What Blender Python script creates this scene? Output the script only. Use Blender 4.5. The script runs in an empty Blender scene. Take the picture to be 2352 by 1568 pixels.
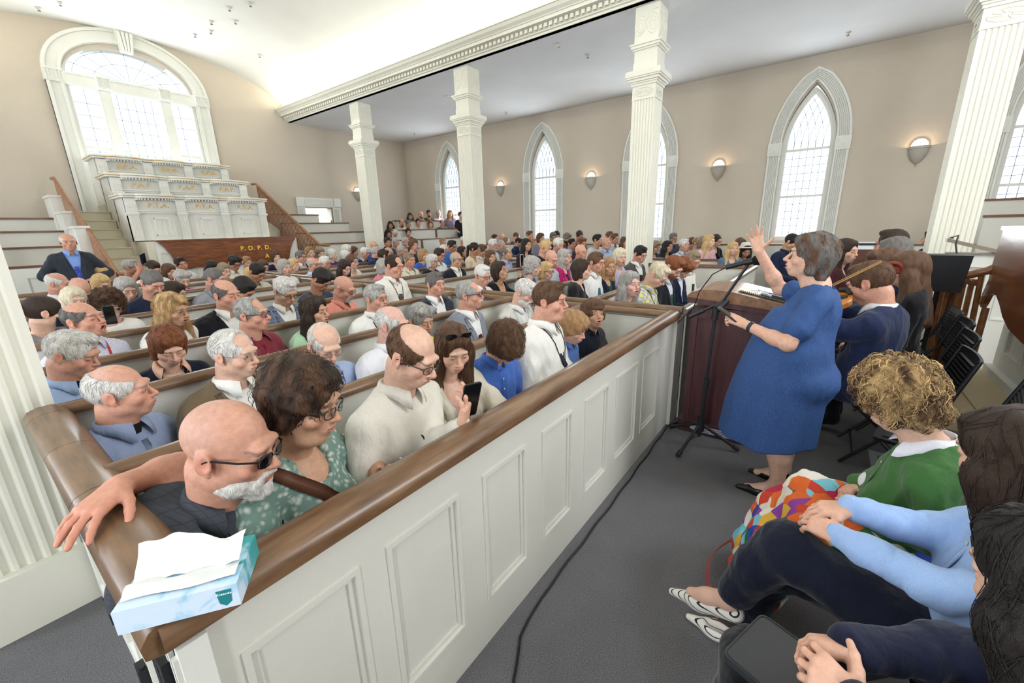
import bpy, bmesh, math, random
import numpy as np
from mathutils import Vector, Matrix

# ---------------------------------------------------------------- camera
SC = bpy.context.scene
cam_d = bpy.data.cameras.new('camera'); CAM = bpy.data.objects.new('camera', cam_d)
SC.collection.objects.link(CAM); SC.camera = CAM
cam_d.sensor_width = 36.0; cam_d.lens = 955.071 / 2352 * 36.0
cam_d.clip_start = 0.03; cam_d.clip_end = 200
CX = (0.5934400, -0.8044705, -0.0256174); CY = (-0.2264652, -0.1363473, -0.9644288); CZ = (0.7723617, 0.5781320, -0.2630985)      # image right, image down, view direction in the room's axes
CAM.matrix_world = Matrix(((CX[0], -CY[0], -CZ[0], 0.0), (CX[1], -CY[1], -CZ[1], 0.0), (CX[2], -CY[2], -CZ[2], 1.70), (0, 0, 0, 1)))
# ---------------------------------------------------------------- light: overcast sky through the windows, cove lights over the cornices
SC.view_settings.view_transform = 'Standard'; SC.view_settings.look = 'None'
SC.view_settings.exposure = 0.0; SC.view_settings.gamma = 1.0; SC.view_settings.use_curve_mapping = False
SC.cycles.use_denoising = True; SC.cycles.max_bounces = 5; SC.cycles.diffuse_bounces = 3; SC.cycles.glossy_bounces = 2
SC.cycles.transmission_bounces = 2; SC.cycles.transparent_max_bounces = 6; SC.cycles.caustics_reflective = False; SC.cycles.caustics_refractive = False
SC.cycles.use_adaptive_sampling = True; SC.cycles.adaptive_threshold = 0.05; SC.cycles.sample_clamp_indirect = 4.0
wd = bpy.data.worlds.new('sky'); SC.world = wd; wd.use_nodes = True
bg = wd.node_tree.nodes['Background']; bg.inputs[0].default_value = (0.80, 0.90, 1.0, 1); bg.inputs[1].default_value = 3.0
def area(name, loc, rot, sx, sy, power, col=(1, 1, 1), spread=180):
    l = bpy.data.lights.new(name, 'AREA'); l.shape = 'RECTANGLE'; l.size = sx; l.size_y = sy; l.energy = power; l.color = col
    l.spread = math.radians(spread)
    o = bpy.data.objects.new(name, l); SC.collection.objects.link(o); o.location = loc; o.rotation_euler = rot; return o
H90 = math.pi / 2
YW = [11.69, 7.555, 4.19, 0.636, -2.83]
for i, y in enumerate([11.69, 7.58, 4.17, 0.65, -2.85]):          # daylight in the pointed windows of both side walls
    area('daylight_right', (12.0 - 0.08, y, 2.7), (0, H90, 0), 3.0, 1.0, 62, (0.90, 0.95, 1.0))
    area('daylight_left', (-4.33, y, 2.7), (0, -H90, 0), 3.0, 1.0, 145, (0.90, 0.95, 1.0))
area('daylight_end', (3.75, 14.0, 4.5), (-H90, 0, 0), 2.4, 2.2, 120, (0.95, 0.98, 1.0))
area('daylight_front', (3.75, -4.4, 4.3), (H90, 0, 0), 2.6, 2.6, 300, (0.93, 0.96, 1.0))
for x, sx in ((7.24, 1), (0.34, -1)):                             # cove strips hidden behind the cornices, washing the vault
    area('cove_light', (x, 4.8, 5.405), (math.pi, -sx * 0.35, 0), 0.12, 18.0, 250, (1.0, 0.95, 0.80))
# ---------------------------------------------------------------- helpers
PI = math.pi
COL = bpy.context.scene.collection

def lin(h):
    """'rrggbb' sRGB -> linear rgba"""
    o = []
    for i in (0, 2, 4):
        v = int(h[i:i+2], 16) / 255.0
        o.append(v / 12.92 if v <= 0.04045 else ((v + 0.055) / 1.055) ** 2.4)
    return (o[0], o[1], o[2], 1.0)

def tag(o, label=None, cat=None, group=None, kind=None):
    if label: o['label'] = label
    if cat: o['category'] = cat
    if group: o['group'] = group
    if kind: o['kind'] = kind
    return o

def empty(name, loc=(0, 0, 0), rz=0.0):
    o = bpy.data.objects.new(name, None)
    o.empty_display_size = 0.1
    o.location = loc
    o.rotation_euler = (0, 0, rz)
    COL.objects.link(o)
    return o

def link_mesh(name, verts, faces, mat=None, parent=None, smooth=False, cols=None, mats=None, fmat=None):
    """verts (N,3), faces list of index tuples or (M,4) int array"""
    me = bpy.data.meshes.new(name)
    V = np.asarray(verts, dtype=np.float32)
    if isinstance(faces, np.ndarray):
        n, w = faces.shape
        me.vertices.add(len(V)); me.vertices.foreach_set('co', V.ravel())
        me.loops.add(n * w); me.loops.foreach_set('vertex_index', faces.astype(np.int32).ravel())
        me.polygons.add(n)
        me.polygons.foreach_set('loop_start', np.arange(0, n * w, w, dtype=np.int32))
        me.update(calc_edges=True)
    else:
        me.from_pydata(V.tolist(), [], faces)
    if smooth:
        me.polygons.foreach_set('use_smooth', np.ones(len(me.polygons), dtype=bool))
    if cols is not None:
        ca = me.color_attributes.new('Col', 'FLOAT_COLOR', 'POINT')
        c4 = np.ones((len(V), 4), dtype=np.float32); c4[:, :3] = cols
        ca.data.foreach_set('color', c4.ravel())
    for m in (mats or ([mat] if mat else [])):
        me.materials.append(m)
    if fmat is not None:
        me.polygons.foreach_set('material_index', np.asarray(fmat, dtype=np.int32))
    me.validate(verbose=False)
    o = bpy.data.objects.new(name, me)
    COL.objects.link(o)
    if parent: o.parent = parent
    return o

class MB:
    """collects simple solids into one mesh"""
    def __init__(s): s.v = []; s.f = []; s.m = []; s.mi = 0
    def raw(s, vs, fs):
        b = len(s.v); s.v += [tuple(map(float, p)) for p in vs]
        s.f += [tuple(b + i for i in f) for f in fs]; s.m += [s.mi] * len(fs)
        return s
    def box(s, x0, x1, y0, y1, z0, z1):
        vs = [(x, y, z) for z in (z0, z1) for x, y in ((x0, y0), (x1, y0), (x1, y1), (x0, y1))]
        return s.raw(vs, [(3, 2, 1, 0), (4, 5, 6, 7), (0, 1, 5, 4), (1, 2, 6, 5), (2, 3, 7, 6), (3, 0, 4, 7)])
    def hexa(s, b4, t4):
        return s.raw(list(b4) + list(t4), [(3, 2, 1, 0), (4, 5, 6, 7), (0, 1, 5, 4), (1, 2, 6, 5), (2, 3, 7, 6), (3, 0, 4, 7)])
    def prism(s, pts, ext, axis=1, a=0.0):
        """closed 2D polygon extruded along axis from a to a+ext; pts are the other two coords in order"""
        n = len(pts)
        def P(p, t):
            if axis == 1: return (p[0], t, p[1])
            if axis == 0: return (t, p[0], p[1])
            return (p[0], p[1], t)
        vs = [P(p, a) for p in pts] + [P(p, a + ext) for p in pts]
        fs = [tuple(range(n))[::-1], tuple(range(n, 2 * n))] + [(i, (i + 1) % n, n + (i + 1) % n, n + i) for i in range(n)]
        return s.raw(vs, fs)
    def tube(s, path, r, n=8, cap=True):
        P = [Vector(p) for p in path]; rs = r if isinstance(r, (list, tuple)) else [r] * len(P)
        vs = []; up = None
        for i, p in enumerate(P):
            t = (P[min(i + 1, len(P) - 1)] - P[max(i - 1, 0)])
            t = t.normalized() if t.length > 1e-9 else Vector((0, 0, 1))
            if up is None:
                up = t.orthogonal().normalized()
            else:
                up = (up - t * up.dot(t))
                up = up.normalized() if up.length > 1e-6 else t.orthogonal().normalized()
            bn = t.cross(up)
            for k in range(n):
                a = 2 * PI * k / n
                vs.append(p + (up * math.cos(a) + bn * math.sin(a)) * rs[i])
        fs = [(i * n + k, i * n + (k + 1) % n, (i + 1) * n + (k + 1) % n, (i + 1) * n + k)
              for i in range(len(P) - 1) for k in range(n)]
        if cap: fs += [tuple(range(n))[::-1], tuple(range((len(P) - 1) * n, len(P) * n))]
        return s.raw(vs, fs)
    def lathe(s, prof, c=(0, 0, 0), n=16, a0=0.0, a1=2 * PI):
        full = abs(a1 - a0 - 2 * PI) < 1e-6; m = n if full else n + 1
        vs = [(c[0] + r * math.cos(a0 + (a1 - a0) * k / n), c[1] + r * math.sin(a0 + (a1 - a0) * k / n), c[2] + z)
              for r, z in prof for k in range(m)]
        fs = [(i * m + k, i * m + (k + 1) % m, (i + 1) * m + (k + 1) % m, (i + 1) * m + k)
              for i in range(len(prof) - 1) for k in range(n)]
        return s.raw(vs, fs)
    def sweep(s, path, prof, closed=False, norm=None):
        """path list of (pos, out vector, up vector); prof closed 2D (out, up)"""
        n = len(prof); vs = []
        for p, o, u in path:
            p = Vector(p); o = Vector(o); u = Vector(u)
            vs += [p + o * a + u * b for a, b in prof]
        m = len(path); fs = []
        for i in range(m if closed else m - 1):
            j = (i + 1) % m
            for k in range(n):
                fs.append((i * n + k, i * n + (k + 1) % n, j * n + (k + 1) % n, j * n + k))
        if not closed: fs += [tuple(range(n))[::-1], tuple(range((m - 1) * n, m * n))]
        return s.raw(vs, fs)
    def build(s, name, mat, parent=None, smooth=False, loc=None):
        V = np.array(s.v, dtype=np.float32)
        if loc is not None: V = V - np.array(loc, dtype=np.float32)
        mats = mat if isinstance(mat, (list, tuple)) else [mat]
        o = link_mesh(name, V, s.f, parent=parent, mats=mats, fmat=s.m if len(mats) > 1 else None)
        me = o.data
        bm = bmesh.new(); bm.from_mesh(me); bmesh.ops.recalc_face_normals(bm, faces=bm.faces); bm.to_mesh(me); bm.free()
        if smooth:
            me.polygons.foreach_set('use_smooth', np.ones(len(me.polygons), dtype=bool))
            try: me.set_sharp_from_angle(angle=math.radians(40))
            except Exception: pass
        if loc is not None: o.location = loc
        return o

# ---------------------------------------------------------------- materials
MATS = {}
def mat(name, col='808080', rough=0.6, kind='plain', **k):
    if name in MATS: return MATS[name]
    m = bpy.data.materials.new(name); m.use_nodes = True
    nt = m.node_tree; N = nt.nodes; Lk = nt.links
    b = N['Principled BSDF']
    c1 = lin(col) if isinstance(col, str) else col
    b.inputs['Base Color'].default_value = c1
    b.inputs['Roughness'].default_value = rough
    b.inputs['Metallic'].default_value = k.get('metal', 0.0)
    b.inputs['Specular IOR Level'].default_value = k.get('spec', 0.35)
    def node(t, **kw):
        n = N.new(t)
        for a, v in kw.items(): setattr(n, a, v)
        return n
    def coord(scale=(1, 1, 1), which='Object', rot=(0, 0, 0)):
        tc = node('ShaderNodeTexCoord'); mp = node('ShaderNodeMapping')
        mp.inputs['Scale'].default_value = scale; mp.inputs['Rotation'].default_value = rot
        Lk.new(tc.outputs[which], mp.inputs['Vector']); return mp.outputs['Vector']
    def noise(vec, sc, det=3, ro=0.55):
        n = node('ShaderNodeTexNoise'); n.inputs['Scale'].default_value = sc
        n.inputs['Detail'].default_value = det; n.inputs['Roughness'].default_value = ro
        Lk.new(vec, n.inputs['Vector']); return n.outputs['Fac']
    def ramp(fac, stops, interp='LINEAR'):
        r = node('ShaderNodeValToRGB'); r.color_ramp.interpolation = interp
        e = r.color_ramp.elements
        while len(e) < len(stops): e.new(0.5)
        for i, (p, c) in enumerate(stops):
            e[i].position = p; e[i].color = lin(c) if isinstance(c, str) else c
        Lk.new(fac, r.inputs['Fac']); return r.outputs['Color']
    def bump(fac, dist, strength=1.0):
        bp = node('ShaderNodeBump'); bp.inputs['Distance'].default_value = dist
        bp.inputs['Strength'].default_value = strength
        Lk.new(fac, bp.inputs['Height']); Lk.new(bp.outputs['Normal'], b.inputs['Normal'])
    def shade(c, f): return (min(1, c[0] * f), min(1, c[1] * f), min(1, c[2] * f), 1)
    sc = k.get('scale', 1.0)
    if kind == 'paint':
        v = coord(); f = noise(v, 3.0 * sc, 4)
        Lk.new(ramp(f, [(0.3, shade(c1, 0.97)), (0.7, shade(c1, 1.02))]), b.inputs['Base Color'])
        bump(noise(v, 220 * sc, 2), 0.0006)
    elif kind == 'wall':
        v = coord(); f = noise(v, 0.7, 5)
        Lk.new(ramp(f, [(0.3, shade(c1, 0.95)), (0.7, shade(c1, 1.04))]), b.inputs['Base Color'])
        bump(noise(v, 90, 3), 0.002)
    elif kind == 'wood':
        v = coord(k.get('stretch', (2, 2, 24))); f = noise(v, 2.2 * sc, 5, 0.6)
        c2 = lin(k['col2'])
        Lk.new(ramp(f, [(0.28, c1), (0.5, tuple((c1[i] + c2[i]) / 2 for i in range(4))), (0.72, c2)]), b.inputs['Base Color'])
        bump(f, 0.0008)
        if 'coat' in k: b.inputs['Coat Weight'].default_value = k['coat']; b.inputs['Coat Roughness'].default_value = 0.2
    elif kind == 'carpet':
        v = coord(); f = noise(v, 260, 2, 0.7); g = noise(v, 1.3, 3)
        mx = node('ShaderNodeMath', operation='MULTIPLY_ADD'); mx.inputs[1].default_value = 0.25
        Lk.new(g, mx.inputs[0]); Lk.new(f, mx.inputs[2])
        Lk.new(ramp(mx.outputs[0], [(0.38, shade(c1, 0.45)), (0.62, shade(c1, 1.15)), (0.85, shade(c1, 2.2))]), b.inputs['Base Color'])
        bump(f, 0.004)
    elif kind == 'fabric':
        v = coord(); f = noise(v, 420 * sc, 2, 0.6)
        Lk.new(ramp(f, [(0.25, shade(c1, 0.86)), (0.75, shade(c1, 1.1))]), b.inputs['Base Color'])
        g = noise(coord((1, 1, 0.45)), 7 * sc, 4, 0.5)
        bump(g, 0.045, 0.8)
        b.inputs['Sheen Weight'].default_value = 0.15
    elif kind == 'denim':
        v = coord((1, 1, 0.12)); f = noise(v, 500, 3, 0.7)
        Lk.new(ramp(f, [(0.3, c1), (0.7, lin(k['col2']))]), b.inputs['Base Color'])
        g = noise(coord((1, 1, 0.35)), 7, 4, 0.55); bump(g, 0.03, 0.6)
    elif kind in ('plaid', 'check'):
        tc = coord((1, 1, 1), 'Object'); sp = node('ShaderNodeSeparateXYZ'); Lk.new(tc, sp.inputs[0])
        P = k.get('period', 0.05); W = k.get('width', 0.4)
        def band(o, ph=0.0):
            a = node('ShaderNodeMath', operation='MULTIPLY_ADD'); a.inputs[1].default_value = 1.0 / P; a.inputs[2].default_value = ph + 100
            Lk.new(o, a.inputs[0]); fr = node('ShaderNodeMath', operation='FRACT'); Lk.new(a.outputs[0], fr.inputs[0])
            g = node('ShaderNodeMath', operation='LESS_THAN'); g.inputs[1].default_value = W; Lk.new(fr.outputs[0], g.inputs[0]); return g.outputs[0]
        bx = band(sp.outputs[0]); bz = band(sp.outputs[2], 0.3)
        ad = node('ShaderNodeMath', operation='ADD'); Lk.new(bx, ad.inputs[0]); Lk.new(bz, ad.inputs[1])
        hf = node('ShaderNodeMath', operation='MULTIPLY'); hf.inputs[1].default_value = 0.5; Lk.new(ad.outputs[0], hf.inputs[0])
        c2 = lin(k['col2']); c3 = lin(k['col3']) if 'col3' in k else c2
        Lk.new(ramp(hf.outputs[0], [(0.0, c1), (0.3, c2), (0.8, c3)], 'CONSTANT'), b.inputs['Base Color'])
        bump(noise(coord(), 9, 3), 0.02, 0.6)
    elif kind == 'stripe':
        tc = coord((1, 1, 1), 'Object', (0, k.get('ang', 0.0), 0)); sp = node('ShaderNodeSeparateXYZ'); Lk.new(tc, sp.inputs[0])
        a = node('ShaderNodeMath', operation='MULTIPLY_ADD'); a.inputs[1].default_value = 1.0 / k.get('period', 0.03); a.inputs[2].default_value = 100.0
        Lk.new(sp.outputs[2 if k.get('horiz') else 0], a.inputs[0]); fr = node('ShaderNodeMath', operation='FRACT'); Lk.new(a.outputs[0], fr.inputs[0])
        Lk.new(ramp(fr.outputs[0], [(0.0, c1), (k.get('width', 0.5), lin(k['col2']))], 'CONSTANT'), b.inputs['Base Color'])
    elif kind in ('floral', 'spots', 'patch'):
        v = coord((1, 1, 1))
        nz = node('ShaderNodeTexNoise'); nz.inputs['Scale'].default_value = 18 * sc; Lk.new(v, nz.inputs['Vector'])
        mixv = node('ShaderNodeVectorMath', operation='MULTIPLY_ADD'); mixv.inputs[1].default_value = (0.03 / sc,) * 3
        Lk.new(nz.outputs['Color'], mixv.inputs[0]); Lk.new(v, mixv.inputs[2])
        vo = node('ShaderNodeTexVoronoi'); vo.inputs['Scale'].default_value = k.get('cells', 30)
        if kind == 'patch': Lk.new(v, vo.inputs['Vector'])
        else: Lk.new(mixv.outputs[0], vo.inputs['Vector'])
        if kind == 'patch':
            bw = node('ShaderNodeSeparateColor'); Lk.new(vo.outputs['Color'], bw.inputs[0])
            cs = k['cols']; Lk.new(ramp(bw.outputs[0], [(i / len(cs), c) for i, c in enumerate(cs)], 'CONSTANT'), b.inputs['Base Color'])
            bump(noise(v, 12, 3), 0.012, 0.5)
        else:
            th = k.get('th', 0.3)
            Lk.new(ramp(vo.outputs['Distance'], [(0.0, lin(k['col2'])), (th, c1)], 'CONSTANT' if kind == 'spots' else 'LINEAR'), b.inputs['Base Color'])
            bump(noise(v, 9, 3), 0.02, 0.6)
    elif kind == 'skin':
        at = node('ShaderNodeAttribute', attribute_name='Col')
        v = coord(); f = noise(v, 60, 4, 0.6)
        mx = node('ShaderNodeMix', data_type='RGBA', blend_type='MULTIPLY'); mx.inputs[0].default_value = 1.0
        Lk.new(at.outputs['Color'], mx.inputs[6]); Lk.new(ramp(f, [(0.3, (0.88, 0.84, 0.82, 1)), (0.7, (1.06, 1.06, 1.06, 1))]), mx.inputs[7])
        Lk.new(mx.outputs[2], b.inputs['Base Color'])
        b.inputs['Subsurface Weight'].default_value = 0.0
        bump(noise(v, 350, 3), 0.0006, 0.6)
    elif kind == 'hair':
        at = node('ShaderNodeAttribute', attribute_name='Col')
        v = coord((1, 1, k.get('zs', 0.10))); f = noise(v, 330, 3, 0.65); g = noise(coord((1, 1, 0.4)), 26, 3)
        mx = node('ShaderNodeMix', data_type='RGBA', blend_type='MULTIPLY'); mx.inputs[0].default_value = 1.0
        Lk.new(at.outputs['Color'], mx.inputs[6]); Lk.new(ramp(f, [(0.25, (0.66, 0.65, 0.63, 1)), (0.75, (1.38, 1.37, 1.35, 1))]), mx.inputs[7])
        Lk.new(mx.outputs[2], b.inputs['Base Color'])
        ad = node('ShaderNodeMath', operation='ADD'); Lk.new(f, ad.inputs[0]); Lk.new(g, ad.inputs[1])
        bump(ad.outputs[0], 0.006, 0.8)
        b.inputs['Specular IOR Level'].default_value = 0.3
    elif kind == 'emit':
        b.inputs['Emission Color'].default_value = c1; b.inputs['Emission Strength'].default_value = k['strength']
    elif kind == 'glass':
        b.inputs['Transmission Weight'].default_value = 0.0
        tr = node('ShaderNodeBsdfTransparent'); tr.inputs[0].default_value = (*c1[:3], 1)
        gl = node('ShaderNodeBsdfGlossy'); gl.inputs['Roughness'].default_value = 0.05
        mx = node('ShaderNodeMixShader'); mx.inputs[0].default_value = k.get('gloss', 0.06)
        Lk.new(tr.outputs[0], mx.inputs[1]); Lk.new(gl.outputs[0], mx.inputs[2])
        Lk.new(mx.outputs[0], N['Material Output'].inputs['Surface'])
    MATS[name] = m
    return m
# ---------------------------------------------------------------- signed-distance modelling (organic shapes)
F4 = np.float32
class Field:
    def __init__(s, lo, hi, h):
        s.h = F4(h)
        s.ax = [np.arange(lo[i], hi[i] + h, h, dtype=F4) for i in range(3)]
        s.d = np.full([len(a) for a in s.ax], 0.5, dtype=F4)
        s.lo = np.array(lo, dtype=F4)
    def _sub(s, lo, hi):
        sl = []
        for i in range(3):
            a = int(np.searchsorted(s.ax[i], lo[i])); b = int(np.searchsorted(s.ax[i], hi[i]))
            if b <= a: return None
            sl.append(slice(a, b))
        return tuple(sl), s.ax[0][sl[0]][:, None, None], s.ax[1][sl[1]][None, :, None], s.ax[2][sl[2]][None, None, :]
    def _mix(s, sl, v, k, mode):
        a = s.d[sl]
        if mode == 'u':
            if k > 0:
                h = np.maximum(k - np.abs(a - v), 0) / k; s.d[sl] = np.minimum(a, v) - h * h * (k * 0.25)
            else: s.d[sl] = np.minimum(a, v)
        else:
            v = -v
            if k > 0:
                h = np.maximum(k - np.abs(a - v), 0) / k; s.d[sl] = np.maximum(a, v) + h * h * (k * 0.25)
            else: s.d[sl] = np.maximum(a, v)
    def cone(s, a, b, ra, rb, k=0.02, mode='u'):
        a = np.array(a, dtype=F4); b = np.array(b, dtype=F4); m = max(ra, rb) + k + float(s.h) * 2.5
        q = s._sub(np.minimum(a, b) - m, np.maximum(a, b) + m)
        if q is None: return s
        sl, X, Y, Z = q; ab = b - a; L2 = float(ab @ ab) + 1e-9
        dx = X - a[0]; dy = Y - a[1]; dz = Z - a[2]
        t = np.clip((dx * ab[0] + dy * ab[1] + dz * ab[2]) / L2, 0, 1)
        ex = dx - t * ab[0]; ey = dy - t * ab[1]; ez = dz - t * ab[2]
        v = np.sqrt(ex * ex + ey * ey + ez * ez) - (ra + t * (rb - ra))
        s._mix(sl, v.astype(F4), k, mode); return s
    def ell(s, c, r, k=0.02, mode='u', R=None):
        c = np.array(c, dtype=F4); r = np.array(r, dtype=F4); m = float(r.max()) + k + float(s.h) * 2.5
        if R is None: ext = r + k + float(s.h) * 2.5
        else: ext = np.array([m, m, m], dtype=F4)
        q = s._sub(c - ext, c + ext)
        if q is None: return s
        sl, X, Y, Z = q; dx = X - c[0]; dy = Y - c[1]; dz = Z - c[2]
        if R is not None:
            R = np.asarray(R, dtype=F4)
            dx, dy, dz = (R[0, 0] * dx + R[1, 0] * dy + R[2, 0] * dz, R[0, 1] * dx + R[1, 1] * dy + R[2, 1] * dz,
                          R[0, 2] * dx + R[1, 2] * dy + R[2, 2] * dz)
        a, b_, c_ = dx / r[0], dy / r[1], dz / r[2]
        k0 = np.sqrt(a * a + b_ * b_ + c_ * c_) + 1e-6
        k1 = np.sqrt((a / r[0]) ** 2 + (b_ / r[1]) ** 2 + (c_ / r[2]) ** 2) + 1e-6
        s._mix(sl, (k0 * (k0 - 1) / k1).astype(F4), k, mode); return s
    def fn(s, f, k=0.0, mode='s', lo=None, hi=None):
        q = s._sub(lo if lo is not None else [a[0] - 1 for a in s.ax], hi if hi is not None else [a[-1] + 1 for a in s.ax])
        if q is None: return s
        sl, X, Y, Z = q; s._mix(sl, np.broadcast_to(f(X, Y, Z), s.d[sl].shape).astype(F4), k, mode); return s
    def wob(s, amp, fr, ph=0.0, stretch=(1, 1, 1)):
        X, Y, Z = s.ax[0][:, None, None] * fr * stretch[0], s.ax[1][None, :, None] * fr * stretch[1], s.ax[2][None, None, :] * fr * stretch[2]
        w = np.sin(X + 1.7 * np.sin(Y * 0.9 + ph) + ph) * np.sin(Y * 1.1 + 1.3 * np.sin(Z * 1.2 + ph * 2)) + \
            0.6 * np.sin(2.1 * Z + 1.9 * np.sin(X * 1.3 - ph) + 1.3 * ph) * np.sin(1.7 * Y - 0.6 * X + ph)
        s.d += (amp * w).astype(F4); return s
    def front(s, xs, zs, back=False):
        """y of the first surface met from the front (-y) at each (x, z)"""
        xs = np.asarray(xs, dtype=F4); zs = np.asarray(zs, dtype=F4)
        ix = np.clip(((xs - s.ax[0][0]) / s.h), 0, len(s.ax[0]) - 1.001); iz = np.clip(((zs - s.ax[2][0]) / s.h), 0, len(s.ax[2]) - 1.001)
        x0 = ix.astype(int); z0 = iz.astype(int); fx = ix - x0; fz = iz - z0
        col = (s.d[x0, :, z0].T * (1 - fx) * (1 - fz) + s.d[x0 + 1, :, z0].T * fx * (1 - fz) +
               s.d[x0, :, z0 + 1].T * (1 - fx) * fz + s.d[x0 + 1, :, z0 + 1].T * fx * fz)
        neg = col < 0; i = np.argmax(neg, axis=0); has = neg.any(axis=0); i = np.maximum(i, 1)
        n = np.arange(len(xs)); v1 = col[i, n]; v0 = col[i - 1, n]
        t = v0 / (v0 - v1 + 1e-9)
        y = s.ax[1][0] + (i - 1 + t) * s.h
        return np.where(has, y, np.nan)
    def mesh(s):
        d = s.d; d = np.pad(d, 1, constant_values=0.5)
        neg = d < 0
        nx, ny, nz = d.shape
        cnt = np.zeros((nx - 1, ny - 1, nz - 1), dtype=np.int8)
        corners = [(i, j, k) for i in (0, 1) for j in (0, 1) for k in (0, 1)]
        for i, j, k in corners: cnt += neg[i:nx - 1 + i, j:ny - 1 + j, k:nz - 1 + k]
        act = (cnt > 0) & (cnt < 8)
        idx = np.argwhere(act)
        if len(idx) == 0: return np.zeros((0, 3), F4), np.zeros((0, 4), np.int32)
        ids = np.full(act.shape, -1, dtype=np.int32); ids[act] = np.arange(len(idx))
        I, J, K = idx.T
        cv = {c: d[I + c[0], J + c[1], K + c[2]] for c in corners}
        acc = np.zeros((len(idx), 3), dtype=F4); n = np.zeros(len(idx), dtype=F4)
        for a in corners:
            for ax in range(3):
                if a[ax] == 0:
                    b = list(a); b[ax] = 1; b = tuple(b)
                    va, vb = cv[a], cv[b]; ch = (va < 0) != (vb < 0)
                    t = np.where(ch, va / (va - vb + 1e-12), 0)
                    p = np.zeros((len(idx), 3), dtype=F4)
                    for q in range(3): p[:, q] = a[q]
                    p[:, ax] = t
                    acc += p * ch[:, None]; n += ch
        V = (idx + acc / np.maximum(n, 1)[:, None] - 1) * s.h + s.lo
        faces = []
        for ax in range(3):
            o = [(1, 2), (2, 0), (0, 1)][ax]
            sl0 = [slice(0, None)] * 3; sl1 = [slice(0, None)] * 3
            sl0[ax] = slice(0, -1); sl1[ax] = slice(1, None)
            A = neg[tuple(sl0)]; B = neg[tuple(sl1)]
            e = np.argwhere(A != B)
            if len(e) == 0: continue
            ok = (e[:, o[0]] > 0) & (e[:, o[1]] > 0) & (e[:, o[0]] < d.shape[o[0]] - 1) & (e[:, o[1]] < d.shape[o[1]] - 1)
            e = e[ok]
            def cell(da, db):
                q = e.copy(); q[:, o[0]] -= da; q[:, o[1]] -= db
                return ids[q[:, 0], q[:, 1], q[:, 2]]
            q = np.stack([cell(1, 1), cell(0, 1), cell(0, 0), cell(1, 0)], axis=1)
            fl = neg[e[:, 0], e[:, 1], e[:, 2]]
            q = np.where(fl[:, None], q, q[:, ::-1])
            faces.append(q)
        Fq = np.concatenate(faces).astype(np.int32)
        Fq = Fq[(Fq >= 0).all(axis=1)]
        return V.astype(F4), Fq

def rotz(a): c, s = math.cos(a), math.sin(a); return np.array([[c, -s, 0], [s, c, 0], [0, 0, 1.0]])
def rotx(a): c, s = math.cos(a), math.sin(a); return np.array([[1, 0, 0], [0, c, -s], [0, s, c.real]])
def roty(a): c, s = math.cos(a), math.sin(a); return np.array([[c, 0, s], [0, 1, 0], [-s, 0, c]])
# ---------------------------------------------------------------- people
SKINS = dict(p='d9b19b', t='c49a7e', r='cd9a84', m='b08063', d='96664c', y='e2bfa8', f='d8ad9e')
HAIRS = dict(w='d8d6d2', g='a9a6a2', dg='6c6865', bl='c9a877', lb='93714c', br='5d4331', db='35271f', k='201b1a', r='7d4a2c', sb='a5805a', gb='8a7a66', wb='d9cdb4')
LOD = [dict(head=.0027, gar=.0085, arm=.0042, hair=.0034), dict(head=.0044, gar=.014, arm=.0065, hair=.0055),
       dict(head=.0068, gar=.022, arm=.010, hair=.008), dict(head=.0095, gar=.030, arm=.013, hair=.011)]

def vnoise(V, f, seed=0.0):
    x, y, z = (V * f).T
    return (np.sin(x * 1.3 + 2 * np.sin(y * 1.1 + seed) + seed) * np.sin(z * 1.7 + 1.5 * np.sin(x * 0.7 + seed)) +
            np.sin(y * 2.3 - x + seed * 2) * np.sin(z * 2.9 + y * 0.5)) * 0.5

class P_: pass

def hand(F, W, d, n, side, curl=(25, 25, 28, 32), s=1.0, spread=7, thumb=(35, 15), k=.006, point=None):
    W = np.array(W, float); d = np.array(d, float); d /= np.linalg.norm(d)
    n = np.array(n, float); n -= d * (n @ d); n /= np.linalg.norm(n)
    u = np.cross(d, n) * (1 if side > 0 else -1)          # thumb side
    offs = [.030, .010, -.010, -.029]; kl = [.088, .092, .086, .076]; fl = [.072, .080, .074, .058]
    for i in range(4):
        b = W + u * offs[i] * .62 * s + d * .012 * s; kn = W + u * offs[i] * s + d * kl[i] * s + n * (.003 if i in (1, 2) else 0)
        F.cone(b, kn, .0165 * s, .0122 * s, k=.012 * s)
        a = math.radians((1.5 - i) * spread); dd = d * math.cos(a) + u * math.sin(a)
        p = kn; ang = 0.0
        for j, (fr, rr) in enumerate(((.45, .0094), (.31, .0083), (.24, .0072))):
            ang += math.radians(curl[i]) * (1.0 if j else .9)
            q = p + (dd * math.cos(ang) - n * math.sin(ang)) * fl[i] * fr * s
            F.cone(p, q, rr * s, rr * .88 * s, k=.0045 * s); p = q
    a, c = math.radians(thumb[0]), math.radians(thumb[1])
    t0 = W + u * .020 * s + d * .018 * s; td = d * math.cos(a) + u * math.sin(a) - n * .25; td /= np.linalg.norm(td)
    t1 = t0 + td * .046 * s; td2 = td * math.cos(c) - u * math.sin(c) + d * .1; td2 /= np.linalg.norm(td2)
    t2 = t1 + td2 * .032 * s; t3 = t2 + (td2 + d * .2 - n * .1) * .024 * s
    F.cone(t0, t1, .016 * s, .0118 * s, k=.012 * s); F.cone(t1, t2, .0112 * s, .0098 * s, k=.005); F.cone(t2, t3, .0098 * s, .0078 * s, k=.005)

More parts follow.
